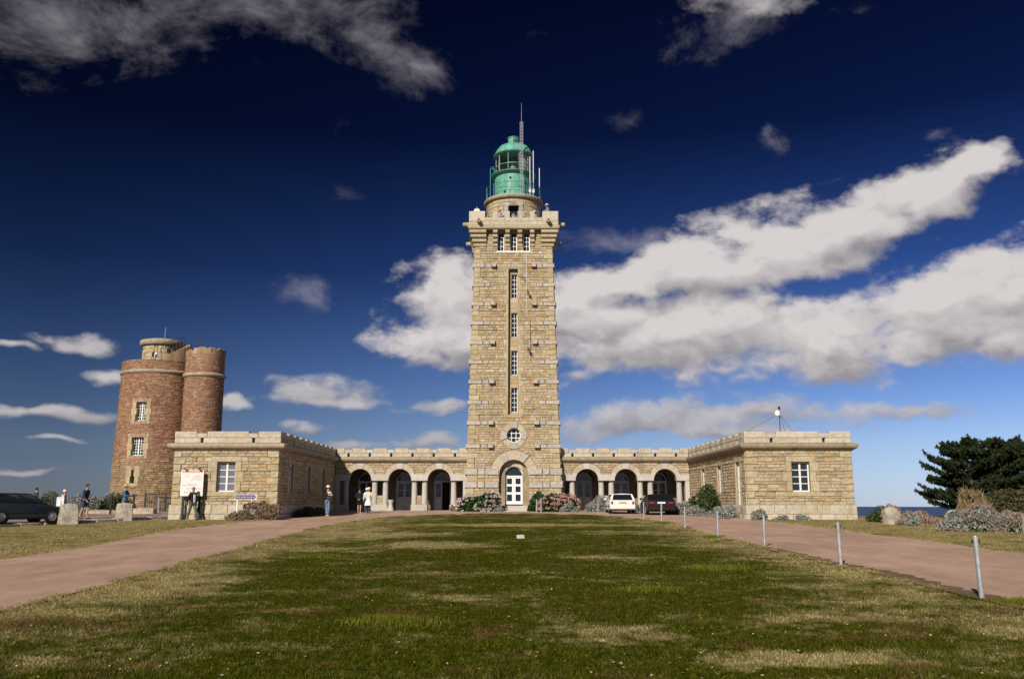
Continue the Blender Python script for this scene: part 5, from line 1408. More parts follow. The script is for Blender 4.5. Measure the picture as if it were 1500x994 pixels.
silver(3.95, 62.7, (.62, .5, .55), 211, 'low silver plant at the right foot of the salmon hydrangea')
silver(-.95, 63.4, (.42, .35, .38), 212, 'small silver plant at the right foot of the white hydrangea, left of the steps', 1400)
silver(5.95, 62.9, (1.15, .7, 1.2), 213, 'tall silver and brown flowering clump left of the white estate car', 4200, 120)
silver(8.55, 63.2, (.75, .5, .75), 221, 'silver clump seen between the white and the black car', 1500, 20)
silver(10.75, 57.0, (.62, .5, .80), 214, 'silver clump nearest the black car by the right wing', 1800, 20)
silver(11.15, 54.6, (.72, .55, .75), 215, 'silver clump in front of the coral pink hydrangea', 2000, 30)
silver(11.9, 53.3, (.70, .55, .66), 216, 'round silver clump between two others along the right wing, brown heads behind', 2000, 40)
silver(12.05, 50.9, (.72, .6, .68), 217, 'dense silver cushion behind a white post near the right wing corner', 2200)
silver(13.25, 49.0, (.6, .4, .55), 218, 'silver plant with pink dry heads at the corner of the right wing', 1500, 40)
silver(14.5, 49.2, (.42, .3, .26), 219, 'low silver tuft under the left part of the right wing front', 700)
silver(15.7, 49.2, (.5, .35, .34), 220, 'low silver tuft below the window of the right wing', 900)
bush('green_shrub', 'olive green shrub against the right wing behind the coral hydrangea', 'shrub', 12.0, 55.2, (.9, .85, 1.45), 'leaf_shrub', .10, 4200, 231, z=Gf(12, 55))
bush('green_shrub', 'bright green low shrub right behind the black car', 'shrub', 10.35, 58.8, (.45, .4, .75), 'leaf_shrub', .11, 1200, 232)
bush('dry_shrub', 'brown dry shrub at the courtyard corner of the left wing', 'shrub', -13.35, 49.1, (.85, .45, .95), 'leaf_dry', .06, 3600, 233, ('flower_dry', 40, .05, None, 10), up=.9, aspect=3.2)
bush('dry_shrub', 'low grey-brown dry plants beneath the blue arrow sign', 'shrub', -14.75, 49.2, (.75, .35, .42), 'leaf_dry', .055, 1800, 234, up=.9, aspect=3.0)
bush('dry_shrub', 'small brown tuft at the left foot of the white hydrangea', 'shrub', -4.05, 64.6, (.4, .3, .4), 'leaf_dry', .06, 700, 235, ('petal_mixed', 10, .05, None, 10), up=.8, aspect=2.5)
bush('shade_shrub', 'dark low shrub in the shade along the left wing courtyard wall', 'shrub', -12.1, 54.6, (.55, 2.4, .6), 'leaf_shrub', .09, 2600, 236, z=Gf(-12, 54)).rotation_euler = (0, 0, 0)
# right of the picture
bush('green_shrub', 'small dark green shrub at the left of the pale standing stone', 'shrub', 18.9, 46.6, (.75, .5, .72), 'leaf_shrub', .08, 2200, 241, grow=1.1)
def big_silver(x, y, rad, seed, label, n, dry):
    t = bush('silver_bush', label, 'silver bush', x, y, rad, 'leaf_silver', .075, int(n * 1.5), seed, ('flower_dry', int(dry * 1.8), .065, None, 14), 'silver bushes on the right verge', grow=1.02, up=.9, aspect=2.6)
big_silver(18.75, 38.6, (1.45, .9, 1.0), 242, 'largest silver-leaved bush on the right verge, before the dark cypress', 7000, 170)
big_silver(19.9, 38.0, (1.3, .8, 1.15), 243, 'silver bush with many brown heads, right of the largest one', 5200, 200)
big_silver(20.5, 36.9, (.9, .7, .75), 244, 'silver and pink-brown bush beside the standing stone at the right edge', 3600, 140)
big_silver(18.9, 43.2, (.8, .6, .62), 245, 'small silver bush just right of the pale standing stone', 2400, 70)
bush('heather_bush', 'brownish pink heather bush behind the pale standing stone', 'heather', 19.1, 46.0, (.7, .5, .72), 'flower_dry', .07, 2400, 246, up=.8, aspect=2.4)
bush('heather_bush', 'reddish brown heather bush before the sea, left of the silver bushes', 'heather', 20.2, 45.0, (.8, .5, .62), 'flower_dry', .07, 2600, 247, up=.8, aspect=2.4)
bush('green_shrub', 'large dark olive bush at the right edge in front of the cypress', 'shrub', 24.9, 45.2, (1.9, 1.3, 2.2), 'leaf_heath', .09, 14000, 248, grow=1.1)
bush('tall_grass', 'tall yellow grass standing left of the dark olive bush', 'grass clump', 22.7, 44.6, (1.05, .7, 1.55), 'straw_grass', .05, 3200, 249, up=2.2, aspect=9.0)
# heath behind the fence on the left
hr = random.Random(5)
HL = ['grey-green heath bush, %s' % q for q in ('leftmost of those behind the fence', 'second from the left behind the fence', 'right behind the pink-shirted visitor', 'seen behind the man in dark blue jacket', 'just left of the straw-hatted man', 'closest to the round tower wall')]
for i, (x, y) in enumerate(((-35.5, 62), (-33.6, 61.5), (-31.6, 62), (-29.6, 62.5), (-27.9, 64), (-30.6, 69.4))):
    bush('heath_bush', HL[i], 'heath', x, y, (1.3, .9, .95 + .2 * hr.random()), 'leaf_silver' if i % 2 else 'leaf_heath', .10, 2200, 260 + i, group='heath bushes by the round tower')

# cypress
def cypress(x, y, H, W, seed, label, n_br=46):
    r = random.Random(seed); g0 = Gf(x, y)
    t = thing('cypress_tree', label, 'tree', (x, y, g0), 0, 'wind-shaped dark cypresses')
    tr = MB(); top = Vector((r.uniform(-.4, .4), 0, H * .80))
    def trunk(z):
        k = z / (H * .8); return Vector((top.x * k + .25 * math.sin(3 * k), .2 * math.sin(2.3 * k), z))
    tr.tube([trunk(H * .8 * i / 8) - Vector((0, 0, .3 if i == 0 else 0)) for i in range(9)], [.34, .28, .24, .21, .18, .15, .11, .07, .04], 9)
    tr.build('trunk', 'bark', t, world=False, smooth='all')
    pts = []; tin = []; lm = MB(); q = np.random.default_rng(seed)
    def plume(c, dv, ln, wd, th, m):
        """flat feathery spray: pointed at the tip, upturned"""
        s = q.random(m) ** .8; lat = q.normal(size=m) * wd * (0.35 + .65 * np.sin(np.pi * np.clip(s * .9 + .1, 0, 1)))
        sd = np.array([-dv.y, dv.x, 0.0]); p = np.array(c) + np.outer(s * ln, np.array(dv)) + np.outer(lat, sd)
        p[:, 2] += q.normal(size=m) * th + .22 * ln * s ** 2 + .05 * np.sin(lat * 17 + s * 9) - np.abs(lat) * .15
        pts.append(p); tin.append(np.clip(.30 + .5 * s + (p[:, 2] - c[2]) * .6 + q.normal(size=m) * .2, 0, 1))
    for i in range(n_br):
        z0 = H * (.11 + .67 * (i + .5) / n_br) + r.uniform(-.1, .1); a = i * 2.399 + r.uniform(-.4, .4)
        k = max(0, (z0 / H - .11) / .67)
        L = W * (0.50 + .55 * math.sin(math.pi * min(1, .25 + .62 * k))) * r.uniform(.55, 1.15) * (1 - .5 * k ** 3)
        b0 = trunk(z0); dirv = Vector((math.cos(a), math.sin(a) * .8, 0)); rise = r.uniform(-.12, .40) * L * (.35 + 1.05 * k)
        P = [b0 + dirv * L * s + Vector((0, 0, rise * s ** 1.4 - .10 * L * math.sin(math.pi * s))) for s in (0, .25, .5, .75, 1)]
        lm.tube(P, [.085, .07, .05, .035, .015], 6)
        dn = dirv.normalized()
        for j in range(11):
            s = .25 + .75 * j / 10; f = s * 4; i0 = min(3, int(f)); c = P[i0].lerp(P[i0 + 1], f - i0)
            an = r.uniform(-1.0, 1.0) * (1.15 - .7 * s); dv = Vector((dn.x * math.cos(an) - dn.y * math.sin(an), dn.x * math.sin(an) + dn.y * math.cos(an), r.uniform(-.05, .35)))
            plume(c, dv, r.uniform(.55, 1.05), r.uniform(.12, .21), .05, 130)
    for i in range(9):                                    # ragged leaders on top
        a = i * 2.4; c = trunk(H * .74) + Vector((math.cos(a) * W * r.uniform(.05, .42), math.sin(a) * W * .3, r.uniform(-.5, .1))); dv = Vector((math.cos(a) * .45, math.sin(a) * .3, 1.0))
        for b in range(6): plume(c + dv * (.11 * b), Vector((math.cos(a + b * 2.1) * .7, math.sin(a + b * 2.1) * .7, .55)), .55 - .05 * b, .10, .03, 90)
    lm.build('branch', 'bark', t, world=False, smooth='all')
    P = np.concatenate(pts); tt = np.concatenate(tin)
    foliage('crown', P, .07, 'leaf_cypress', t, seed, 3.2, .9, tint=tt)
    return t
cypress(31.3, 62.0, 6.1, 2.75, 301, 'dark wind-shaped cypress with open lower branches before the sea', 58)
cypress(34.6, 62.8, 6.4, 3.3, 302, 'denser dark cypress cut off by the right edge of the picture', 60)

# ------------------------------------------------------------------ lawn: grass blades, dandelions, litter
def scatter(n, y0, y1, seed, power=1.0):
    r = np.random.default_rng(seed)
    y = y0 + (y1 - y0) * r.random(n) ** power
    x = (r.random(n) * 2 - 1) * (y * .60 + 1.2)
    ok = turf_ok(x, y); return x[ok], y[ok], r
def blades(name, n, y0, y1, h, w, seed, power, label):
    x, y, r = scatter(n, y0, y1, seed, power); m = len(x)
    cl = r.random(m); hh = h * r.uniform(.4, 1.25, m) * (1 + .6 * (np.sin(x * 1.7 + np.sin(y * 1.3) * 2) * np.sin(y * 1.9 + 1) > .55)); ww = w * r.uniform(.6, 1.3, m)
    a = r.random(m) * 6.283; lean = r.normal(size=(m, 2)) * .55
    z = G(x, y) - .004
    B = np.stack([x, y, z], -1); s = np.stack([np.cos(a), np.sin(a), np.zeros(m)], -1) * ww[:, None] * .5
    T = B + np.stack([lean[:, 0] * hh, lean[:, 1] * hh, hh], -1)
    V = np.stack([B - s, B + s, T], 1).reshape(-1, 3)
    o = mesh_np(name, V, np.arange(3 * m).reshape(m, 3), 'grass_blade', tint=r.random(m))
    tag(o, label, 'grass', kind='stuff')
blades('grass', 330000, 7.0, 20.0, .035, .011, 401, 1.35, 'short patchy green and straw grass of the near lawn')
blades('grass', 260000, 19.5, 58.5, .034, .020, 402, 1.1, 'short patchy grass of the far lawn and the verges')
def edge_blades():
    r = np.random.default_rng(421); P = []
    for C, out in ((IN_W, -1), (OUT_W, 1)):
        i = r.integers(0, len(C) - 1, 60000); t = r.random(60000)[:, None]; q = C[i] * (1 - t) + C[i + 1] * t
        q = q + r.normal(size=q.shape) * np.array([.09, .09]); P.append(q[(q[:, 1] > 9) & ~((np.abs(q[:, 0]) < 13.2) & (q[:, 1] > 50) & (out > 0))])
    P = np.concatenate(P); clump = np.sin(P[:, 0] * 3.1 + P[:, 1] * 1.7) + np.sin(P[:, 1] * 4.3) + r.normal(size=len(P)) * .6; P = P[clump > -.3]; m = len(P)
    h = r.uniform(.015, .045, m) * (1 + P[:, 1] / 80); w = .006 + P[:, 1] * .0004; a = r.random(m) * 6.283; l = r.normal(size=(m, 2)) * .6
    B = np.stack([P[:, 0], P[:, 1], G(P[:, 0], P[:, 1]) + .01], -1); s = np.stack([np.cos(a), np.sin(a), np.zeros(m)], -1) * w[:, None] * .5
    V = np.stack([B - s, B + s, B + np.stack([l[:, 0] * h, l[:, 1] * h, h], -1)], 1).reshape(-1, 3)
    tag(mesh_np('edge_grass', V, np.arange(3 * m).reshape(m, 3), 'grass_blade', tint=r.random(m)), 'ragged grass growing over the edges of the drive', 'grass', kind='stuff')
edge_blades()
def flecks(name, n, y0, y1, size, mat, seed, label, cat, up, bias=None, lift=.03):
    x, y, r = scatter(n, y0, y1, seed, 1.25); k = np.abs(x) < 8.2
    if bias is not None: k &= r.random(len(x)) < bias(x, y)
    x, y = x[k], y[k]
    C = np.stack([x, y, G(x, y) + lift * r.uniform(.3, 1.1, len(x))], -1)
    Vs = []; Fs = []; m = len(C); nn = 6
    s = size * r.uniform(.6, 1.3, m)
    tl = r.normal(size=(m, 2)) * .25
    ring = [C + np.stack([np.cos(q) * s, np.sin(q) * s, (np.cos(q) * tl[:, 0] + np.sin(q) * tl[:, 1]) * s + up * s], -1) for q in np.arange(nn) * 2 * math.pi / nn]
    V = np.stack([C] + ring, 1).reshape(-1, 3); base = np.arange(m)[:, None] * (nn + 1)
    F = np.concatenate([np.stack([base[:, 0], base[:, 0] + 1 + i, base[:, 0] + 1 + (i + 1) % nn], -1) for i in range(nn)])
    o = mesh_np(name, V, F, mat, tint=np.tile(r.random(m), nn)); tag(o, label, cat, kind='stuff')
flecks('dandelions', 3600, 8, 48, .0092, 'dandelion_petal', 411, 'tiny yellow dandelion flowers scattered in the lawn', 'flowers', .25, lambda x, y: .35 + .65 * sst(-3, 5, x))
flecks('leaf_litter', 1300, 8, 40, .014, 'litter_leaf', 412, 'small pale and rusty dead leaves and pebbles lying in the lawn', 'litter', .1, None, .022)
# plants tufts of the edge
def soil_edge():
    i0 = [i for i, q in enumerate(IN_W) if q[0] > 6 and 12 < q[1] < 50]; A = IN_W[i0] + np.array([-.10, 0]); r = np.random.default_rng(4)
    wd = np.convolve(r.random(len(A) + 30), np.hanning(31) / np.hanning(31).sum(), mode='valid')[:len(A)]
    wd = np.clip((wd - .44) * 5.0, 0, 1) * .55; wd = wd * r.uniform(.5, 1.15, len(A)) + .03; B = A + np.stack([wd + .1, 0 * wd], -1)
    o = sheet('worn_soil_edge', A, B, 'soil', .021, 6)
soil_edge()
def tufts():
    r = np.random.default_rng(77); P = []
    for (x, y, rx, ry, n) in ((7.5, 45.2, .5, .9, 1400), (7.3, 33.2, .4, .5, 700), (8.0, 14.2, .5, .4, 1500), (-1.6, 12.2, .55, .35, 1500), (2.4, 16.2, .5, .3, 900), (4.6, 20.5, .7, .5, 900), (-5.0, 24, .8, .4, 700)):
        q = r.normal(size=(n, 2)) * np.array([rx, ry]) * .5 + np.array([x, y]); P.append(q)
    P = np.concatenate(P); m = len(P); h = r.uniform(.05, .12, m); a = r.random(m) * 6.28; l = r.normal(size=(m, 2)) * .4
    B = np.stack([P[:, 0], P[:, 1], G(P[:, 0], P[:, 1])], -1); s = np.stack([np.cos(a), np.sin(a), np.zeros(m)], -1) * .008
    V = np.stack([B - s, B + s, B + np.stack([l[:, 0] * h, l[:, 1] * h, h], -1)], 1).reshape(-1, 3)
    o = mesh_np('grass_tufts', V, np.arange(3 * m).reshape(m, 3), 'tuft_green', tint=r.random(m)); tag(o, 'longer fresh green grass tufts in the lawn and at its edge', 'grass', kind='stuff')
leafmat('tuft_green', [(0.09, 0.10, 0.008), (0.14, 0.15, 0.016), (0.19, 0.19, 0.03)], rough=1.0, trans=.2)
MATS['tuft_green'].node_tree.nodes['Principled BSDF'].inputs['Specular IOR Level'].default_value = 0.0
tufts()

# ------------------------------------------------------------------ posts, stones, small furniture
BL = [(7.58, 14.94, .99, 'nearest galvanised post by the right drive, farthest right'), (7.66, 21.42, .98, 'second nearest galvanised post along the right drive'), (7.80, 28.3, .95, 'third galvanised post along the right drive, before the right wing'),
      (7.5, 33.3, .95, 'fourth galvanised post along the right drive, in front of the silver cushion plant'), (7.7, 40.6, .93, 'galvanised post just right of the black car'), (7.54, 46.0, .92, 'galvanised post in front of the black car boot'), (7.26, 50.2, .92, 'galvanised post in front of the gap between the two cars'),
      (5.21, 55.2, .9, 'galvanised post before the brown flowering clump, left of the white car'), (1.69, 62.4, .85, 'shorter left one of two thin posts before the salmon hydrangea'), (1.97, 61.6, .95, 'taller right one of two thin posts before the salmon hydrangea')]
def bollard(x, y, h, label, lean):
    t = thing('bollard', label, 'post', (x, y, Gf(x, y)), rng.uniform(0, 6), 'galvanised posts edging the lawn')
    b = MB(); tilt = lambda z: (lean * z, 0, z)
    r_ = .042
    b.tube([(0, 0, -.15), tilt(.0), tilt(h - .012), tilt(h)], [r_, r_, r_, r_ * .75], 14); b.build('tube', 'galvanised', t, world=False, smooth=True)
    b = MB(); b.lathe([(.001, .008), (r_ * .7, .006), (r_ * .8, -.006)], tilt(h), 14, caps=False); b.build('cap', 'galvanised', t, world=False, smooth=True)
    for s in (-1, 1):
        b = MB(); b.box(tilt(h - .08)[0] + s * .052 - .012, tilt(h - .08)[0] + s * .052 + .012, -.012, .012, h - .11, h - .05); b.build('chain_lug', 'dark_metal', t, world=False)
    t.rotation_euler = (0, 0, 0); t.matrix_basis = Matrix.Translation((x, y, Gf(x, y)))
for i, (x, y, h, l) in enumerate(BL): bollard(x, y, h, l, -.02 if i < 2 else rng.uniform(-.02, .02))

def rough_stone(name, label, cat, x, y, w, d, h, rz, seed, mat='menhir', rnd=.18, group=None, round_top=.12, z=None):
    r = random.Random(seed); bm = bmesh.new(); bmesh.ops.create_cube(bm, size=1.0)
    bmesh.ops.subdivide_edges(bm, edges=bm.edges[:], cuts=4, use_grid_fill=True)
    ph = [r.uniform(0, 6) for _ in range(6)]
    for v in bm.verts:
        c = v.co; k = 1 + .06 * math.sin(5 * c.x + ph[0]) * math.sin(4 * c.z + ph[1]) + .05 * math.sin(6 * c.y + ph[2] + 3 * c.z)
        L = max(abs(c.x), abs(c.y)); e = (abs(c.x) * abs(c.y) * 4)
        k -= rnd * e * .5
        top = max(0, c.z) * 2
        zz = c.z - round_top * top * (c.x ** 2 + c.y ** 2) * 2
        v.co = Vector((c.x * k * (1 - .12 * (c.z + .5)) + r.uniform(-.012, .012), c.y * k * (1 - .10 * (c.z + .5)) + r.uniform(-.012, .012), zz + r.uniform(-.01, .01)))
        v.co.x *= w; v.co.y *= d; v.co.z = (v.co.z + .5) * (h + .2) - .2
    me = bpy.data.meshes.new(name); bm.to_mesh(me); bm.free(); me.materials.append(MATS[mat])
    o = bpy.data.objects.new(name, me); o.matrix_basis = Matrix.LocRotScale(Vector((x, y, Gf(x, y) if z is None else z)), Matrix.Rotation(rz, 3, 'Z'), Vector((1, 1, 1)))
    link(o); tag(o, label, cat, group); return o
GS = 'standing granite stones'
rough_stone('standing_stone', 'squared standing stone on the kerb right behind the parked dark car', 'stone', -21.75, 44.7, .95, .62, 1.0, .45, 1, group=GS)
rough_stone('standing_stone', 'squared standing stone on the kerb hiding the legs of the straw-hatted man', 'stone', -20.62, 48.45, .88, .6, .95, .45, 2, group=GS)
rough_stone('standing_stone', 'dark standing stone cut off by the left picture edge', 'stone', -23.95, 41.3, .6, .55, 1.0, .45, 6, group=GS)
rough_stone('standing_stone', 'pale rounded standing stone right of the right wing', 'stone', 18.55, 44.6, .80, .6, .85, .1, 3, group=GS, round_top=.3)
rough_stone('standing_stone', 'standing stone cut off by the right picture edge, by the silver bushes', 'stone', 20.62, 36.1, .75, .6, .9, .2, 4, group=GS)
rough_stone('lawn_stone', 'small pale square stone block lying in the middle of the lawn', 'stone', .3, 32.9, .30, .26, .13, .1, 5, 'granite_smooth', .05, round_top=.05)
rough_stone('boulder', 'pale boulder showing just above the largest silver bush', 'stone', 21.0, 43.4, .9, .7, .72, .4, 8, 'granite_smooth', .2, round_top=.4)
rough_stone('boulder', 'flat reddish slab of rock right of the straw-hatted man', 'stone', -22.6, 56.0, 1.5, .8, .38, .1, 9, 'quay_edge', .15, z=Gf(-22.6, 56) + .1)
rough_stone('boulder', 'low reddish rock on the ground behind the man in blue jacket', 'stone', -25.4, 56.5, 2.0, .9, .28, .1, 10, 'quay_edge', .15, z=Gf(-25, 56) + .08)

# stone urn-shaped litter bin in the middle left arch
def urn():
    b = MB(); b.lathe([(.02, 0), (.25, 0), (.24, .10), (.15, .38), (.14, .46), (.21, .68), (.235, .74), (.235, .78), (.19, .78), (.18, .70), (.02, .66)], (-8.72, 65.35, Gf(-8.7, 65.3) + .02), 24)
    tag(b.build('stone_planter', 'concrete_pale', smooth=True), 'cream hourglass-shaped stone planter at the middle left arch', 'planter')
urn()
b_ = MB(); b_.lathe([(.04, 0), (.04, .26), (.02, .28)], (-6.32, 65.40, Gf(-6, 65.4)), 10); tag(b_.build('short_post', 'concrete_pale', smooth=True), 'tiny pale post at the foot of the third left arch', 'post')

# fence, gate, notice on the left
def pt(x, y, dz=.1): return (x, y, Gf(x, y) + dz)
def fence():
    xs = [(-28.4, 50.6), (-25.35, 50.9), (-24.85, 51.0), (-25.6, 54.6), (-24.1, 53.4)]
    t = thing('wire_fence', 'dark green post and wire fence behind the parked dark car', 'fence', pt(-26, 52))
    P = [(-30.5, 53.6), (-28.6, 53.4), (-26.9, 53.2), (-25.2, 53.3), (-24.35, 55.2), (-23.9, 57.4)]
    for x, y in P:
        b = MB(); z = Gf(x, y); b.box(x - .05, x + .05, y - .05, y + .05, z - .1, z + 1.25); b.box(x - .06, x + .06, y - .06, y + .06, z + 1.25, z + 1.28); b.build('fence_post', 'wood_dark', t)
    for k in range(4):
        b = MB()
        for (x0, y0), (x1, y1) in zip(P, P[1:]):
            b.tube([(x0, y0, Gf(x0, y0) + .35 + .27 * k), (x1, y1, Gf(x1, y1) + .35 + .27 * k)], .008, 5)
        b.build('wire', 'dark_metal', t)
fence()
def notice():
    x, y = -25.15, 50.6; z = Gf(x, y) + .1
    t = thing('notice_board', 'white notice sheet held between two dark green posts', 'notice', (x, y, z))
    for dx in (-.27, .27): b = MB(); b.box(x + dx - .05, x + dx + .05, y - .05, y + .05, z - .1, z + 1.25); b.build('post', 'wood_dark', t)
    b = MB(); b.box(x - .21, x + .21, y - .012, y + .012, z + .62, z + 1.12); p = b.build('panel', 'plate_white', t)
    b = MB(); b.box(x + .02, x + .10, y - .016, y - .0125, z + .70, z + .92); b.box(x - .14, x + .14, y - .016, y - .0125, z + 1.02, z + 1.05); b.build('print', 'ink_grey', p)
notice()
def gate():
    x0, x1, y = -24.3, -22.95, 60.2; z = Gf(-23.6, y) + .02
    t = thing('iron_gate', 'dark green iron railing gate at the foot of the round tower', 'gate', ((x0 + x1) / 2, y, z))
    for x in (x0, x1): b = MB(); b.box(x - .05, x + .05, y - .05, y + .05, z - .1, z + 1.35); b.build('gate_post', 'dark_green_metal', t)
    for zz in (.18, .72, 1.22): b = MB(); b.tube([(x0, y, z + zz), (x1, y, z + zz)], .022, 6); b.build('rail', 'dark_green_metal', t)
    n = 9
    for i in range(1, n): b = MB(); x = x0 + (x1 - x0) * i / n; b.tube([(x, y, z + .1), (x, y, z + 1.3)], .016, 6); b.build('bar', 'dark_green_metal', t)
gate()
def handrail():
    t = thing('handrail', 'dark sloping handrail between the iron gate and the left wing', 'handrail', pt(-21.2, 57))
    b = MB(); z = Gf(-21, 57)
    for x, y, h in ((-22.3, 57.4, 1.05), (-20.9, 56.6, 1.1)): b.tube([(x, y, z), (x, y, z + h)], .045, 8)
    b.build('post', 'galvanised', t); b = MB(); b.tube([(-22.35, 57.45, z + 1.05), (-19.4, 55.8, z + 1.2)], .035, 8); b.build('rail', 'dark_metal', t)
handrail()

# text helper
TXT = []
def text(body, size, loc, rot, mat, parent, name='lettering', ext=.002, align='CENTER'):
    c = bpy.data.curves.new(name, 'FONT'); c.body = body; c.size = size; c.align_x = align; c.align_y = 'CENTER'; c.extrude = ext
    c.materials.append(MATS[mat])
    o = bpy.data.objects.new(name, c); o.matrix_basis = Matrix.LocRotScale(Vector(loc), Matrix.Rotation(rot, 3, 'Z') @ Matrix.Rotation(math.pi / 2, 3, 'X'), Vector((1, 1, 1)))
    link(o, parent, True); TXT.append(o); return o
def poster():
    y = 49.62; x0, x1, z0, z1 = -18.16, -16.92, 1.98, 3.38
    t = thing('exhibition_poster', 'large white exhibition poster with red lettering on two dark posts', 'poster', (-17.55, y, Gf(-17.5, y)))
    for x in (x0 + .17, x1 - .17): b = MB(); b.box(x - .06, x + .06, y + .03, y + .13, .5, 3.2); b.build('post', 'wood_dark', t)
    b = MB(); b.box(x0, x1, y, y + .028, z0, z1); p = b.build('panel', 'poster_paper', t)
    b = MB(); b.box(x0 + .05, x1 - .05, y - .004, y - .0005, z1 - .15, z1 - .02); b.build('title_band', 'poster_band', p)
    xc = (x0 + x1) / 2
    text('E X P O S I T I O N', .115, (xc, y - .006, z1 - .085), 0, 'cloth_white', p)
    text('1 juin au 30', .06, (x0 + .33, y - .003, z1 - .25), 0, 'ink_pink', p); text('septembre', .06, (x0 + .33, y - .003, z1 - .36), 0, 'ink_pink', p)
    text('Les', .15, (x0 + .20, y - .003, z1 - .82), 0, 'ink_pink', p); text('PRINCES', .15, (x0 + .66, y - .003, z1 - .80), 0, 'ink_pink', p)
    text('de MONACO', .15, (x0 + .78, y - .003, z1 - .99), 0, 'ink_pink', p)
    text('aux Roc', .185, (x0 + .50, y - .003, z1 - 1.18), 0, 'ink_grey', p); text('e', .185, (x0 + 1.08, y - .003, z1 - 1.18), 0, 'ink_grey', p)
    # faint sketched group of figures
    for i, (cx, cz, s) in enumerate(((.70, -.45, .10), (.84, -.40, .12), (1.0, -.42, .15), (.60, -.52, .08))):
        b = MB(); b.prism([(s * (1 + .25 * math.sin(3 * a + i)) * math.cos(a), 1.25 * s * math.sin(a)) for a in np.arange(0, 6.28, .42)], -.003 - .0006 * i, -.0005, lambda u, v, a: (x0 + cx + u, y + a, z1 + cz + v)); b.build('figure_sketch', 'poster_figure', p)
    for x in (x0 + .25, x1 - .22):
        b = MB(); b.tube([(x, y + .06, z1 - .05), (x, y + .02, z1 + .06), (x, y - .14, z1 + .08)], .02, 6); b.box(x - .07, x + .07, y - .2, y - .08, z1 + .04, z1 + .10); b.build('lamp', 'dark_metal', t)
poster()
def arrow_sign():
    y = 49.2; x0, x1, zc = -15.0, -13.86, 1.93; z = Gf(-14.5, y)
    t = thing('arrow_sign', 'violet-blue arrow sign with white lettering on two white legs', 'sign', (-14.45, y, z))
    for x in (-14.88, -14.10): b = MB(); b.box(x - .028, x + .028, y + .02, y + .07, z - .1, zc - .08); b.build('leg', 'white_paint', t)
    h = .105
    b = MB(); b.box(x0 - .02, x1 + .03, y - .006, y + .02, zc - h - .02, zc + h + .02); bk = b.build('panel', 'white_paint', t)
    b = MB(); b.prism([(x0, zc - h), (x1 - .08, zc - h), (x1 + .01, zc), (x1 - .08, zc + h), (x0, zc + h)], y - .012, y - .0065, lambda u, v, a: (u, a, v)); b.build('arrow', 'sign_violet', bk)
    text('Entrée visites du phare', .118, ((x0 + x1) / 2 - .05, y - .0135, zc), 0, 'cloth_white', bk, ext=.001)
arrow_sign()
def bench():
    t = thing('dark_frame', 'low dark metal frame against the left wing behind the arrow sign', 'frame', (-14.1, 49.55, Gf(-14, 49.5)))
    b = MB(); z = Gf(-14, 49.5)
    b.tube([(-14.62, 49.5, z), (-14.60, 49.5, z + .82), (-14.4, 49.5, z + .86), (-13.7, 49.5, z + .90)], .035, 8); b.build('bent_tube', 'rust_metal', t); b = MB(); b.tube([(-13.72, 49.5, z), (-13.72, 49.5, z + .9)], .03, 8); b.build('leg', 'rust_metal', t)
bench()
def roof_mast():
    x, y, z = 17.36, 58.0, 4.86
    t = thing('roof_mast', 'thin antenna mast with white dish box and guy wires on the right wing roof', 'antenna', (x, y, z))
    b = MB(); b.tube([(x, y, z), (x, y, 7.65)], .035, 8); b.build('mast', 'rust_metal', t)
    b = MB(); b.lathe([(.02, -.18), (.17, -.16), (.19, .0), (.16, .14), (.06, .2), (.02, .21)], (x - .14, y - .05, 7.32), 14); b.build('white_box', 'antenna_white', t, smooth=True)
    b = MB(); b.lathe([(.02, -.1), (.07, -.08), (.09, .02), (.03, .1)], (x, y, 7.68), 10); b.build('sensor', 'dark_metal', t, smooth=True)
    for ex, ey in ((-5.0, -2.5), (1.9, -1.0), (1.4, 1.5)):
        b = MB(); b.tube([(x, y, 7.3), (x + ex * .72, y + ey * .72, 4.9 + (.6 if ex < 0 else .0))], .010, 5); b.build('guy_wire', 'dark_metal', t)
roof_mast()
b_ = MB(); b_.lathe([(.05, 0), (.05, .62), (.16, .66), (.16, .72), (.03, .78)], (16.6, 53.5, 4.86), 12); tag(b_.build('roof_vent', 'dark_metal', smooth=True), 'small dark mushroom vent on the right wing roof', 'vent')
b_ = MB(); b_.lathe([(.05, 0), (.05, .62), (.18, .66), (.18, .70), (.03, .76)], (-14.6, 52.2, 4.86), 12); tag(b_.build('roof_vent', 'dark_metal', smooth=True), 'small dark mushroom vent on the left wing roof', 'vent')

# ------------------------------------------------------------------ cars
def loft(mb, prof, hw_, inset=.05, edge=.06, t=None):
    """side profile (x,z) swept across the width with rounded shoulders"""
    n = len(prof); cx = sum(p[0] for p in prof) / n; cz = sum(p[1] for p in prof) / n
    def shr(d):
        out = []
        for x, z in prof:
            v = Vector((x - cx, z - cz)); L = v.length or 1
            out.append((x - v.x / L * d, z - v.y / L * d))
        return out
    rings = [(shr(inset), -hw_), (shr(inset * .25), -hw_ + edge * .5), (prof, -hw_ + edge * 1.6), (prof, hw_ - edge * 1.6), (shr(inset * .25), hw_ - edge * .5), (shr(inset), hw_)]
    vs = [(x, y, z) for pr, y in rings for x, z in pr]; fs = []
    for r in range(5):
        for i in range(n): fs.append((r * n + i, r * n + (i + 1) % n, (r + 1) * n + (i + 1) % n, (r + 1) * n + i))
    fs += [tuple(range(n - 1, -1, -1)), tuple(5 * n + i for i in range(n))]
    mb.add(vs, fs, t)
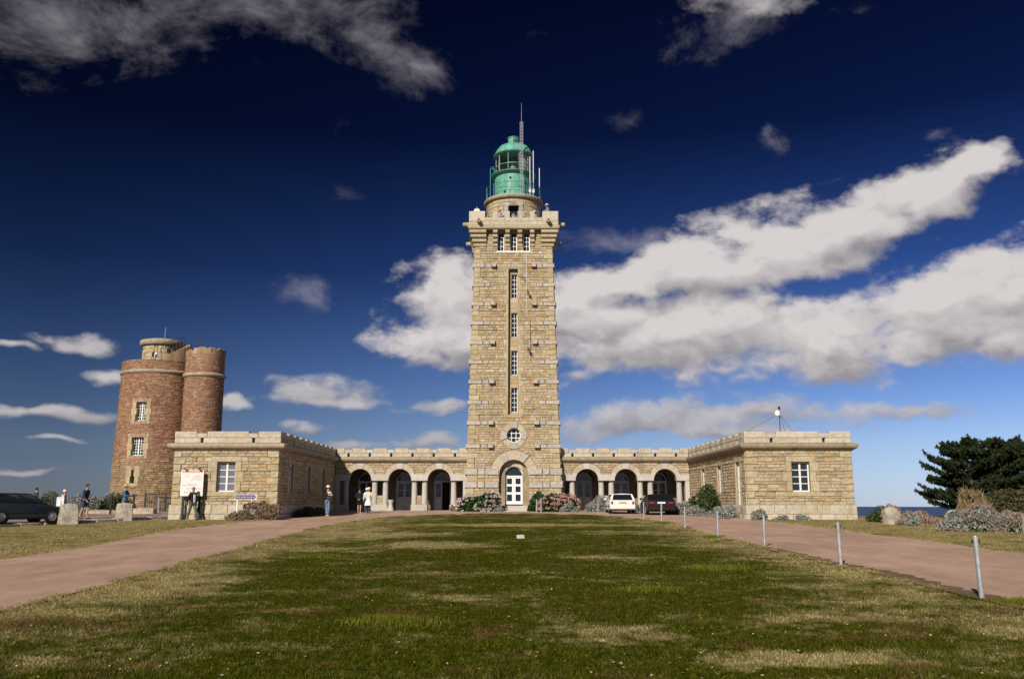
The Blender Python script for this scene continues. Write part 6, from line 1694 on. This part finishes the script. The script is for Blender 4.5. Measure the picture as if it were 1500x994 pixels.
def car(name, label, loc, rz, P, sc=1.0):
    t = thing(name, label, 'car', loc, rz, 'parked cars', sc); hw_ = P['w'] / 2
    b = MB(); loft(b, P['body'], hw_); body = b.build('body', P['paint'], t, world=False, smooth=True)
    # greenhouse: rear-bottom, front-bottom, front-top, rear-top (x,z)
    (rb, fb, ft, rt) = P['cab']; wb, wt = hw_ - .05, hw_ - .19
    def side(s, u, v):          # u 0 rear..1 front, v 0 belt..1 roof
        xb = rb[0] + (fb[0] - rb[0]) * u; zb = rb[1] + (fb[1] - rb[1]) * u; xt = rt[0] + (ft[0] - rt[0]) * u; zt = rt[1] + (ft[1] - rt[1]) * u
        bow = .03 * math.sin(math.pi * v)
        return Vector((xb + (xt - xb) * v, s * (wb + (wt - wb) * v + bow), zb + (zt - zb) * v))
    g = MB(); NU, NV = 8, 5; vs = []
    for s in (-1, 1):
        for j in range(NV + 1):
            for i in range(NU + 1): vs.append(tuple(side(s, i / NU, j / NV)))
    A = (NU + 1) * (NV + 1); fs = []; ix = lambda s, i, j: s * A + j * (NU + 1) + i
    for s in (0, 1):
        for j in range(NV):
            for i in range(NU): fs.append((ix(s, i, j), ix(s, i + 1, j), ix(s, i + 1, j + 1), ix(s, i, j + 1)))
    for j in range(NV): fs.append((ix(0, 0, j), ix(1, 0, j), ix(1, 0, j + 1), ix(0, 0, j + 1))); fs.append((ix(0, NU, j), ix(1, NU, j), ix(1, NU, j + 1), ix(0, NU, j + 1)))
    b0 = len(vs)
    for i in range(NU + 1):                                # gently domed roof
        p, q = Vector(vs[ix(0, i, NV)]), Vector(vs[ix(1, i, NV)]); m = (p + q) / 2; vs.append((m.x, 0, m.z + .035))
    for i in range(NU):
        fs.append((ix(0, i, NV), ix(0, i + 1, NV), b0 + i + 1, b0 + i)); fs.append((ix(1, i, NV), ix(1, i + 1, NV), b0 + i + 1, b0 + i))
    fs.append((ix(0, 0, NV), ix(1, 0, NV), b0)); fs.append((ix(0, NU, NV), ix(1, NU, NV), b0 + NU))
    g.add(vs, fs); cab = g.build('cabin', P['paint'], t, world=False, smooth=True)
    def pane(pts, nm='window'):
        b = MB(); n = len(pts); c = sum((Vector(p) for p in pts), Vector()) / n
        nrm = (Vector(pts[1]) - Vector(pts[0])).cross(Vector(pts[2]) - Vector(pts[0])).normalized()
        if nrm.dot(c - Vector((c.x * .6, 0, .9))) < 0: nrm = -nrm
        vs = [Vector(p) + nrm * .014 for p in pts] + [Vector(p) - nrm * .02 for p in pts]
        b.add(vs, [tuple(range(n)), tuple(range(2 * n - 1, n - 1, -1))] + [(i, (i + 1) % n, n + (i + 1) % n, n + i) for i in range(n)]); b.build(nm, 'car_glass', cab, world=False)
    for s in (-1, 1):
        for (u0, u1, u2, u3) in P['side_win']: pane([side(s, u0, .06), side(s, u1, .06), side(s, u1, .5) .lerp(side(s, u2, .5), .5), side(s, u2, .90), side(s, u3, .90)])
    def cross(u, y, v):
        a, b_ = side(-1, u, v), side(1, u, v); return a.lerp(b_, (y + 1) / 2)
    pane([cross(0, -.86, .06), cross(0, .86, .06), cross(0, .84, .92), cross(0, -.84, .92)], 'rear_window')
    pane([cross(1, -.9, .06), cross(1, .9, .06), cross(1, .86, .93), cross(1, -.86, .93)], 'windscreen')
    # wheels
    for x in P['axles']:
        for s in (-1, 1):
            wr = P['wheel']; w = MB(); c = (x, s * (hw_ - .075), wr)
            def lat(mb, prof, n=24):
                vs = []; k = len(prof)
                for i in range(n):
                    a = 2 * math.pi * i / n
                    for r_, y_ in prof: vs.append((c[0] + r_ * math.cos(a), c[1] + s * y_, c[2] + r_ * math.sin(a)))
                fs = [(i * k + q, ((i + 1) % n) * k + q, ((i + 1) % n) * k + q + 1, i * k + q + 1) for i in range(n) for q in range(k - 1)]
                fs.append(tuple(i * k + k - 1 for i in range(n))); mb.add(vs, fs)
            ar = MB(); lat(ar, [(wr * 1.22, .02), (wr * 1.24, .082), (wr * 1.16, .086), (wr * 1.12, .05)]); ar.build('wheel_arch', 'plastic_black', t, world=False, smooth=True)
            lat(w, [(wr * .6, -.1), (wr * .96, -.1), (wr, -.07), (wr, .06), (wr * .95, .095), (wr * .68, .10), (wr * .66, .088)]); wo = w.build('wheel', 'tyre', t, world=False, smooth=True)
            r2 = MB(); lat(r2, [(wr * .66, .07), (wr * .66, .096), (wr * .58, .10), (wr * .5, .085), (wr * .2, .10), (wr * .1, .11)]); ro = r2.build('rim', 'rim', wo, world=False, smooth=True)
    def bx(nm, mat, x0, x1, y0, y1, z0, z1, par=t, bev=.012):
        b = MB(); b.box(x0, x1, y0, y1, z0, z1); return b.build(nm, mat, par, world=False, bevel=bev)
    xr, xf = P['rear'], P['front']
    bx('rear_bumper', P['bumper'], xr - .05, xr + .25, -hw_ + .01, hw_ - .01, P['bz'][0], P['bz'][1], bev=.03); bx('front_bumper', P['bumper'], xf - .25, xf + .05, -hw_ + .01, hw_ - .01, P['bz'][0], P['bz'][1], bev=.03)
    for s in (-1, 1):
        l0, l1, lz0, lz1 = P['tail']; bx('tail_light', 'red_lamp', xr - .018, xr + .14, min(s * l0, s * l1), max(s * l0, s * l1), lz0, lz1)
        bx('headlight', 'clear_lamp', xf - .2, xf + .015, min(s * .42, s * .74), max(s * .42, s * .74), .58, .72)
        bx('wing_mirror', P['paint'], P['mirror'] - .05, P['mirror'] + .07, min(s * (hw_ - .02), s * (hw_ + .17)), max(s * (hw_ - .02), s * (hw_ + .17)), P['belt'] + .02, P['belt'] + .15, bev=.03)
        for hx in P['handles']: bx('door_handle', 'plastic_black', hx - .09, hx + .09, min(s * (hw_ - .01), s * (hw_ + .012)), max(s * (hw_ - .01), s * (hw_ + .012)), P['belt'] - .12, P['belt'] - .085, body, .004)
        for dx in P['door_lines']: bx('door_gap', 'plastic_black', dx - .006, dx + .006, min(s * (hw_ - .02), s * (hw_ + .002)), max(s * (hw_ - .02), s * (hw_ + .002)), .30, P['belt'] - .02, body, 0)
        bx('side_trim', 'plastic_black', xr + .35, xf - .35, min(s * (hw_ - .02), s * (hw_ + .008)), max(s * (hw_ - .02), s * (hw_ + .008)), .44, .51, t, .004)
    pz = P['plate']; bx('number_plate', P['plate_mat'], xr - .03, xr - .005, -.26, .26, pz - .055, pz + .055, bev=.004)
    bx('underbody', 'plastic_black', xr + .3, xf - .3, -hw_ + .12, hw_ - .12, .18, .32)
    return t
ESTATE = dict(w=1.76, paint='car_white', bumper='car_white', body=[(-2.15, .30), (-2.2, .45), (-2.18, .88), (-2.1, .92), (.78, .92), (1.2, .86), (1.95, .70), (2.12, .60), (2.14, .32), (1.9, .24), (-1.95, .24)],
    cab=((-2.12, .88), (.95, .86), (.22, 1.30), (-1.88, 1.32)), side_win=[(.04, .32, .31, .07), (.34, .60, .60, .33), (.62, .93, .93, .62)], axles=(-1.3, 1.32), wheel=.29, rear=-2.2, front=2.13, bz=(.30, .52),
    tail=(.66, .80, .62, .82), mirror=.72, belt=.90, handles=(-.75, .35), door_lines=(-1.0, -.05, .95), plate=.74, plate_mat='plate_yellow')
car('estate_car', 'white estate car parked before the right arcade, rear towards the lawn', (7.10, 60.0, Gf(7.1, 60) + .014), math.pi / 2 - .02, ESTATE, .92)
LIFT = dict(w=1.84, paint='car_black', bumper='car_black', body=[(-2.2, .32), (-2.26, .5), (-2.24, .90), (-2.12, .98), (-1.7, 1.0), (.75, .92), (1.2, .88), (2.0, .72), (2.2, .60), (2.24, .34), (2.0, .24), (-2.0, .24)],
    cab=((-1.95, .95), (1.0, .88), (.20, 1.29), (-1.05, 1.31)), side_win=[(.12, .36, .30, .10), (.38, .62, .60, .33), (.64, .93, .93, .63)], axles=(-1.35, 1.36), wheel=.31, rear=-2.25, front=2.22, bz=(.32, .56),
    tail=(.46, .80, .71, .80), mirror=.75, belt=.93, handles=(-.75, .35), door_lines=(-1.0, -.05, .95), plate=.76, plate_mat='plate_white')
car('liftback_car', 'black hatchback car parked right of the white estate', (9.22, 57.8, Gf(9.2, 57.8) + .014), math.pi / 2 - .03, LIFT, .93)
HATCH = dict(w=1.64, paint='car_green', bumper='plastic_black', body=[(-1.72, .34), (-1.80, .5), (-1.80, .86), (-1.70, .96), (-.6, .95), (.72, .90), (1.1, .86), (1.62, .70), (1.80, .56), (1.82, .34), (1.6, .24), (-1.55, .24)],
    cab=((-1.74, .93), (1.0, .88), (.20, 1.37), (-1.45, 1.38)), side_win=[(.05, .26, .26, .09), (.29, .58, .57, .29), (.60, .92, .93, .60)], axles=(-1.18, 1.24), wheel=.30, rear=-1.80, front=1.80, bz=(.30, .55),
    tail=(.62, .79, .72, 1.02), mirror=.70, belt=.92, handles=(-.55, .25), door_lines=(-.85, -.1, .88), plate=.72, plate_mat='plate_yellow')
car('hatchback_car', 'dark small hatchback at the left picture edge behind the kerb', (-23.6, 43.5, Gf(-23.6, 43.5) + .115), R(56), HATCH)

# ------------------------------------------------------------------ people
SKINS = []
def skin_obj(name, joints, edges, mat, parent, root=0, sub=1):
    """joints: list of (co, rx, ry); grown with the Skin modifier"""
    me = bpy.data.meshes.new(name); me.from_pydata([j[0] for j in joints], edges, []); me.update()
    o = bpy.data.objects.new(name, me); COL.objects.link(o); o.parent = parent; WM[o.name] = Matrix()
    md = o.modifiers.new('Skin', 'SKIN'); md.use_smooth_shade = True
    sv = me.skin_vertices[0].data
    for i, j in enumerate(joints): sv[i].radius = (j[1], j[2]); sv[i].use_root = (i == root)
    o.modifiers.new('Subdivision', 'SUBSURF').levels = sub; o.modifiers['Subdivision'].render_levels = sub
    me.materials.append(MATS[mat]); SKINS.append((o, mat)); return o
def person(label, x, y, z, face, H=1.74, top='cloth_white', bottom='cloth_denim', hair='hair_brown', skin='skin', shoes='shoe_dark', short_bottom=False, short_sleeve=False, arms='down', stride=0.0, hat=None, bag=None, lean=0.0, head_turn=0.0, coat=None, skirt=None, build=1.0, group='visitors', fem=False):
    t = thing('person', label, 'person', (x, y, z), face, group, H / 1.74)
    sw = .165 * build; J = {}
    ly = -lean
    def L(p, k=1.0): return (p[0], p[1] + ly * max(0, p[2] - .95) * k, p[2])
    J['pelvis'] = (0, 0, .95); J['waist'] = L((0, 0, 1.08)); J['chest'] = L((0, -.005, 1.27)); J['neckb'] = L((0, .01, 1.43)); J['neck'] = L((0, .0, 1.50)); 
    J['jaw'] = L((.0, -.025, 1.56)); J['head'] = L((0, -.01, 1.635)); J['crown'] = L((0, .005, 1.70))
    A = {}
    for s, nm in ((-1, 'r'), (1, 'l')):
        J['sh' + nm] = L((s * sw, .0, 1.40))
        mode = arms if isinstance(arms, str) else arms[0 if s < 0 else 1]
        if mode == 'down': e, w = (s * (sw + .05), .03, 1.13), (s * (sw + .06), -.03, .88)
        elif mode == 'swing_f': e, w = (s * (sw + .05), -.06, 1.14), (s * (sw + .03), -.22, .95)
        elif mode == 'swing_b': e, w = (s * (sw + .05), .12, 1.15), (s * (sw + .06), .20, .92)
        elif mode == 'back': e, w = (s * (sw + .09), .12, 1.14), (s * .05, .17, .97)
        elif mode == 'chest': e, w = (s * (sw + .07), -.08, 1.14), (s * .06, -.26, 1.22)
        elif mode == 'camera': e, w = (s * (sw + .06), -.12, 1.13), (s * .08, -.34, 1.16)
        elif mode == 'pocket': e, w = (s * (sw + .10), .06, 1.14), (s * (sw + .0), -.07, .95)
        else: e, w = (s * (sw + .08), -.16, 1.16), (s * .12, -.36, 1.12)
        J['el' + nm], J['wr' + nm] = L(e), L(w)
        d = (Vector(J['wr' + nm]) - Vector(J['el' + nm])).normalized(); J['hd' + nm] = tuple(Vector(J['wr' + nm]) + d * .07); J['hx' + nm] = d
        st = stride * s
        J['hip' + nm] = (s * .085, 0, .90); J['kn' + nm] = (s * .09, -.03 - st * .55, .50); J['an' + nm] = (s * .09, .02 - st, .085 + max(0, -st) * .16); J['to' + nm] = (s * .105, -.13 - st, .035 + max(0, -st) * .06)
    k = build
    def chain(names): return names
    body = [('pelvis', .13 * k, .10), ('waist', .118 * k, .088), ('chest', .145 * k, .10), ('neckb', .07, .06), ('neck', .05, .052), ('jaw', .058, .068), ('head', .072, .088), ('crown', .055, .066)]
    names = [b[0] for b in body]; joints = [(J[b[0]], b[1], b[2]) for b in body]; edges = [(i, i + 1) for i in range(7)]
    def addj(nm, co, r, par, r2=None):
        joints.append((co, r, r2 or r)); names.append(nm); edges.append((names.index(par), len(joints) - 1))
    hd = Vector(J['head']); addj('nose', tuple(hd + Vector((0, -.10, -.01))), .012, 'head')
    for s in (-1, 1): addj('ear' + str(s), tuple(hd + Vector((s * .082, .0, -.005))), .013, 'head')
    for nm, s in (('r', -1), ('l', 1)):
        addj('sh' + nm, J['sh' + nm], .058 * k, 'chest'); addj('el' + nm, J['el' + nm], .042, 'sh' + nm); addj('wr' + nm, J['wr' + nm], .028, 'el' + nm); addj('hd' + nm, J['hd' + nm], .034, 'wr' + nm, .020)
        d = J['hx' + nm]; sd = d.cross(Vector((0, 1, 0))); sd = sd.normalized() if sd.length > .1 else Vector((1, 0, 0)); up_ = d.cross(sd).normalized()
        h0 = Vector(J['hd' + nm])
        for q, ln in zip((-.026, -.009, .009, .026), (.060, .075, .072, .055)):
            m1 = h0 + d * .045 + up_ * q; m2 = h0 + d * (.045 + ln * .6) + up_ * q * 1.1 + sd * .012
            addj('f%s%.3fa' % (nm, q), tuple(m1), .010, 'hd' + nm); addj('f%s%.3fb' % (nm, q), tuple(m2), .008, 'f%s%.3fa' % (nm, q))
        th = Vector(J['wr' + nm]) + d * .035 - up_ * .045; addj('th' + nm, tuple(th), .012, 'wr' + nm); addj('tt' + nm, tuple(th + d * .04 - up_ * .012), .009, 'th' + nm)
        addj('hip' + nm, J['hip' + nm], .088 * k, 'pelvis'); addj('kn' + nm, J['kn' + nm], .058, 'hip' + nm); addj('ca' + nm, tuple(Vector(J['kn' + nm]).lerp(Vector(J['an' + nm]), .35) + Vector((0, .015, 0))), .054, 'kn' + nm); addj('an' + nm, J['an' + nm], .036, 'ca' + nm); addj('to' + nm, J['to' + nm], .036, 'an' + nm, .026)
    skin_obj('body', joints, edges, skin, t)
    # clothing
    def cloth(nm, lst, mat, grow=1.1, add=.014):
        ns = [q[0] for q in lst]; js = [(q[1], q[2] * grow + add, q[3] * grow + add) for q in lst]; es = [(ns.index(q[4]), i) for i, q in enumerate(lst) if q[4]]
        return skin_obj(nm, js, es, mat, t)
    def up(with_coat=False):
        ln = .86 if with_coat else .90
        l = [('p', (0, 0, ln), .135 * k, .105, None), ('w', J['waist'], .12 * k, .09, 'p'), ('c', J['chest'], .145 * k, .10, 'w'), ('n', J['neckb'], .06, .055, 'c')]
        for nm in 'rl':
            l.append(('s' + nm, J['sh' + nm], .058 * k, .058, 'c'))
            e = Vector(J['el' + nm]); sh = Vector(J['sh' + nm])
            if short_sleeve: l.append(('e' + nm, tuple(sh.lerp(e, .8)), .05, .05, 's' + nm))
            else: l += [('e' + nm, J['el' + nm], .046, .046, 's' + nm), ('w' + nm, tuple(e.lerp(Vector(J['wr' + nm]), .92)), .034, .034, 'e' + nm)]
        return l
    cloth('shirt', up(), top)
    if coat:
        cloth('jacket', [q if q[0] != 'n' else ('n', tuple(Vector(J['neckb']) + Vector((0, .03, -.02))), .06, .05, 'c') for q in up(True)], coat, 1.16, .022)
        b = MB(); p0, p1 = Vector(J['chest']), Vector((0, 0, .93))
        b.hexa([(-.03, p1.y - .16, p1.z), (.05, p1.y - .16, p1.z), (.05, p1.y - .10, p1.z), (-.03, p1.y - .10, p1.z), (-.05, p0.y - .166, p0.z + .09), (.055, p0.y - .166, p0.z + .09), (.055, p0.y - .08, p0.z + .09), (-.05, p0.y - .08, p0.z + .09)]); b.build('shirt_front', top, t, world=False)
    l = [('p', (0, 0, .97), .125 * k, .095, None)]
    for nm in 'rl':
        l += [('h' + nm, J['hip' + nm], .09 * k, .09, 'p'), ('k' + nm, J['kn' + nm] if not short_bottom else tuple(Vector(J['hip' + nm]).lerp(Vector(J['kn' + nm]), .92)), .066, .066, 'h' + nm)]
        if not short_bottom: l.append(('a' + nm, tuple(Vector(J['an' + nm]) + Vector((0, 0, .0))), .052, .052, 'k' + nm))
    cloth('trousers' if not short_bottom else 'shorts', l, bottom, 1.05, .012)
    for nm in 'rl':
        an, to = Vector(J['an' + nm]), Vector(J['to' + nm])
        skin_obj('shoe', [(tuple(an + Vector((0, .04, -.04))), .038, .038), (tuple(an + Vector((0, -.02, -.035))), .045, .045), (tuple(to + Vector((0, -.03, .005))), .042, .030)], [(0, 1), (1, 2)], shoes, t, 1)
    hc = Vector(J['head']) + Vector((0, .012, .02))
    if hair:
        b = MB(); b.lathe([(.001, .112), (.05, .106), (.08, .08), (.098, .03), (.094, -.02), (.07, -.06)], tuple(hc), 16, R(-35), R(215)); b.lathe([(.001, .114), (.055, .104), (.084, .072), (.092, .045)], tuple(hc), 16)
        b.build('hair', hair, t, world=False, smooth='all')
    if hat:
        kind, hm = hat; b = MB(); hz = tuple(hc + Vector((0, -.005, .03)))
        if kind == 'brim': b.lathe([(.19, -.005), (.185, .012), (.108, .02), (.104, .085), (.08, .118), (.001, .125)], hz, 22)
        elif kind == 'cap':
            b.lathe([(.103, -.03), (.106, .02), (.095, .065), (.06, .095), (.001, .102)], hz, 20)
            b.hexa([(hz[0] - .075, hz[1] - .09, hz[2] - .03), (hz[0] + .075, hz[1] - .09, hz[2] - .03), (hz[0] + .05, hz[1] - .19, hz[2] - .035), (hz[0] - .05, hz[1] - .19, hz[2] - .035), (hz[0] - .075, hz[1] - .09, hz[2] + .0), (hz[0] + .075, hz[1] - .09, hz[2] + .0), (hz[0] + .05, hz[1] - .19, hz[2] - .02), (hz[0] - .05, hz[1] - .19, hz[2] - .02)])
        else: b.lathe([(.12, -.05), (.118, .0), (.108, .05), (.08, .09), (.001, .105)], hz, 20)
        b.build('hat', hm, t, world=False, smooth=True)
    for s in (-1, 1):
        b = MB(); e = Vector(J['head']) + Vector((s * .03, -.088, .012)); b.lathe([(.001, -.009), (.008, -.004), (.008, .004), (.001, .009)], tuple(e), 8); b.build('eye', 'hair_dark', t, world=False)
    b = MB(); m = Vector(J['jaw']) + Vector((0, -.068, .012)); b.box(m.x - .024, m.x + .024, m.y - .006, m.y + .012, m.z - .005, m.z + .005); b.build('mouth', 'ink_pink', t, world=False)
    if skirt:
        b = MB(); b.lathe([(.15, 1.02), (.19, .90), (.24, .72), (.29, .55), (.27, .55), (.22, .74), (.13, 1.0)], (0, 0, 0), 24)
        b.build('coat_skirt', skirt, t, world=False, smooth=True)
    return t
def gz(x, y): return Gf(x, y) + .014
UP = 0.0        # faces the camera; pi = back turned
person('man in black jacket and white shirt striding past the poster', -17.30, 49.25, Gf(-17.3, 49.25), R(55), 1.74, top='cloth_white', bottom='cloth_khaki', hair='hair_grey', skin='skin_tan', coat='cloth_black', stride=.26, arms=('swing_b', 'down'))
person('man in red and white striped jumper, jeans and white cap looking up', -10.95, 54.0, gz(-10.9, 54), R(155), 1.78, top='shirt_striped', bottom='cloth_denim', hair='hair_brown', hat=('cap', 'cloth_white'), arms='chest', shoes='shoe_light', stride=.05)
person('person in black top and shorts with hands clasped behind the back', -9.95, 59.3, gz(-9.9, 59.3), R(176), 1.62, top='cloth_black', bottom='cloth_black', hair='hair_dark', short_bottom=True, arms='back', shoes='shoe_white', stride=.03)
person('woman in cream jacket and pale hat walking towards the left arcade', -9.28, 58.8, gz(-9.3, 58.8), R(185), 1.64, top='cloth_cream', bottom='cloth_denim_dark', hair='hair_grey', hat=('bucket', 'cloth_cream'), skirt='cloth_white', stride=.12, arms=('pocket', 'pocket'))
person('person with white sleeve mostly hidden behind the couple at the first arch', -9.72, 60.8, gz(-9.7, 60.8), R(180), 1.60, top='cloth_white', bottom='cloth_denim_dark', hair=None, hat=('bucket', 'cloth_white'))
person('man in dark blue jacket and knee-length shorts walking behind the kerb', -22.55, 48.0, Gf(-22.5, 48) + .115, R(80), 1.80, top='cloth_navy', bottom='cloth_denim_dark', hair='hair_brown', skin='skin', short_bottom=True, stride=.15, arms=('swing_f', 'swing_b'), shoes='shoe_dark', lean=.10, build=1.1)
person('man in straw hat and denim jacket holding a camera', -22.1, 51.9, Gf(-22.1, 51.9) + .115, R(85), 1.74, top='cloth_blue', bottom='cloth_denim', hair='hair_grey', hat=('brim', 'straw_hat'), arms='camera', stride=.20)
person('visitor in pink shirt and pale cap behind the fence', -27.6, 56.0, Gf(-27.6, 56) - .12, R(170), 1.68, top='cloth_pink', bottom='cloth_khaki', hair='hair_grey', hat=('bucket', 'cloth_cream'), arms='chest')
person('dark-clad visitor behind the notice board', -30.4, 58.0, Gf(-30.4, 58) + .0, R(150), 1.70, top='cloth_green_dark', bottom='cloth_khaki', hair='hair_brown')
TZ = 22.05
TG = 'visitors on the tower terrace'
person('dark-haired visitor in white shirt above the left corner merlon', -2.70, 66.05, TZ + .38, R(180), 1.72, top='cloth_white', bottom='cloth_denim', hair='hair_dark', group=TG)
person('visitor in checked shirt in the second parapet opening from the left', -.92, 66.0, TZ, R(60), 1.68, top='cloth_plaid', bottom='cloth_khaki', hair='hair_brown', group=TG, arms='chest')
person('visitor in white hat behind the right-hand parapet merlon', 1.72, 66.0, TZ, R(-20), 1.60, top='cloth_green', bottom='cloth_khaki', hair='hair_grey', hat=('brim', 'cloth_white'), group=TG)
person('visitor in dark cap and grey top leaning at the right corner merlon', 2.78, 66.05, TZ + .38, R(-60), 1.76, top='cloth_grey', bottom='cloth_denim', hair='hair_dark', hat=('brim', 'cloth_cream'), group=TG, lean=.15, arms='chest')
person('small visitor in red at the leftmost parapet opening', -1.78, 66.0, TZ, R(100), 1.22, top='cloth_red', bottom='cloth_denim', hair='hair_brown', group=TG)
# camera held by the straw-hatted man
cm_ = MB(); cm_.box(-21.74, -21.60, 51.80, 51.92, Gf(-22, 52) + 1.24, Gf(-22, 52) + 1.34)
cm_.lathe([(.04, 0), (.045, .1), (.05, .16)], (0, 0, 0), 12)
V2 = cm_.V[8:]; cm_.V = cm_.V[:8] + [(-21.60 + v[2], 51.86 + v[0], Gf(-22, 52) + 1.29 + v[1]) for v in V2]
tag(cm_.build('camera_body', 'plastic_black'), 'black camera held by the straw-hatted man', 'camera')

# ------------------------------------------------------------------ bake skin bodies and lettering to plain meshes
bpy.context.view_layer.update()
dg = bpy.context.evaluated_depsgraph_get()
baked = [(o, bpy.data.meshes.new_from_object(o.evaluated_get(dg))) for o, _ in SKINS]
tbaked = [(o, bpy.data.meshes.new_from_object(o.evaluated_get(dg))) for o in TXT]
for o, me in baked:
    o.modifiers.clear(); old = o.data; o.data = me; me.name = o.name; bpy.data.meshes.remove(old)
    me.polygons.foreach_set('use_smooth', np.ones(len(me.polygons), dtype=bool))
for o, me in tbaked:
    n = bpy.data.objects.new('lettering', me); n.matrix_basis = o.matrix_basis.copy(); COL.objects.link(n); n.parent = o.parent; n.matrix_parent_inverse = o.matrix_parent_inverse.copy()
    bpy.data.objects.remove(o)
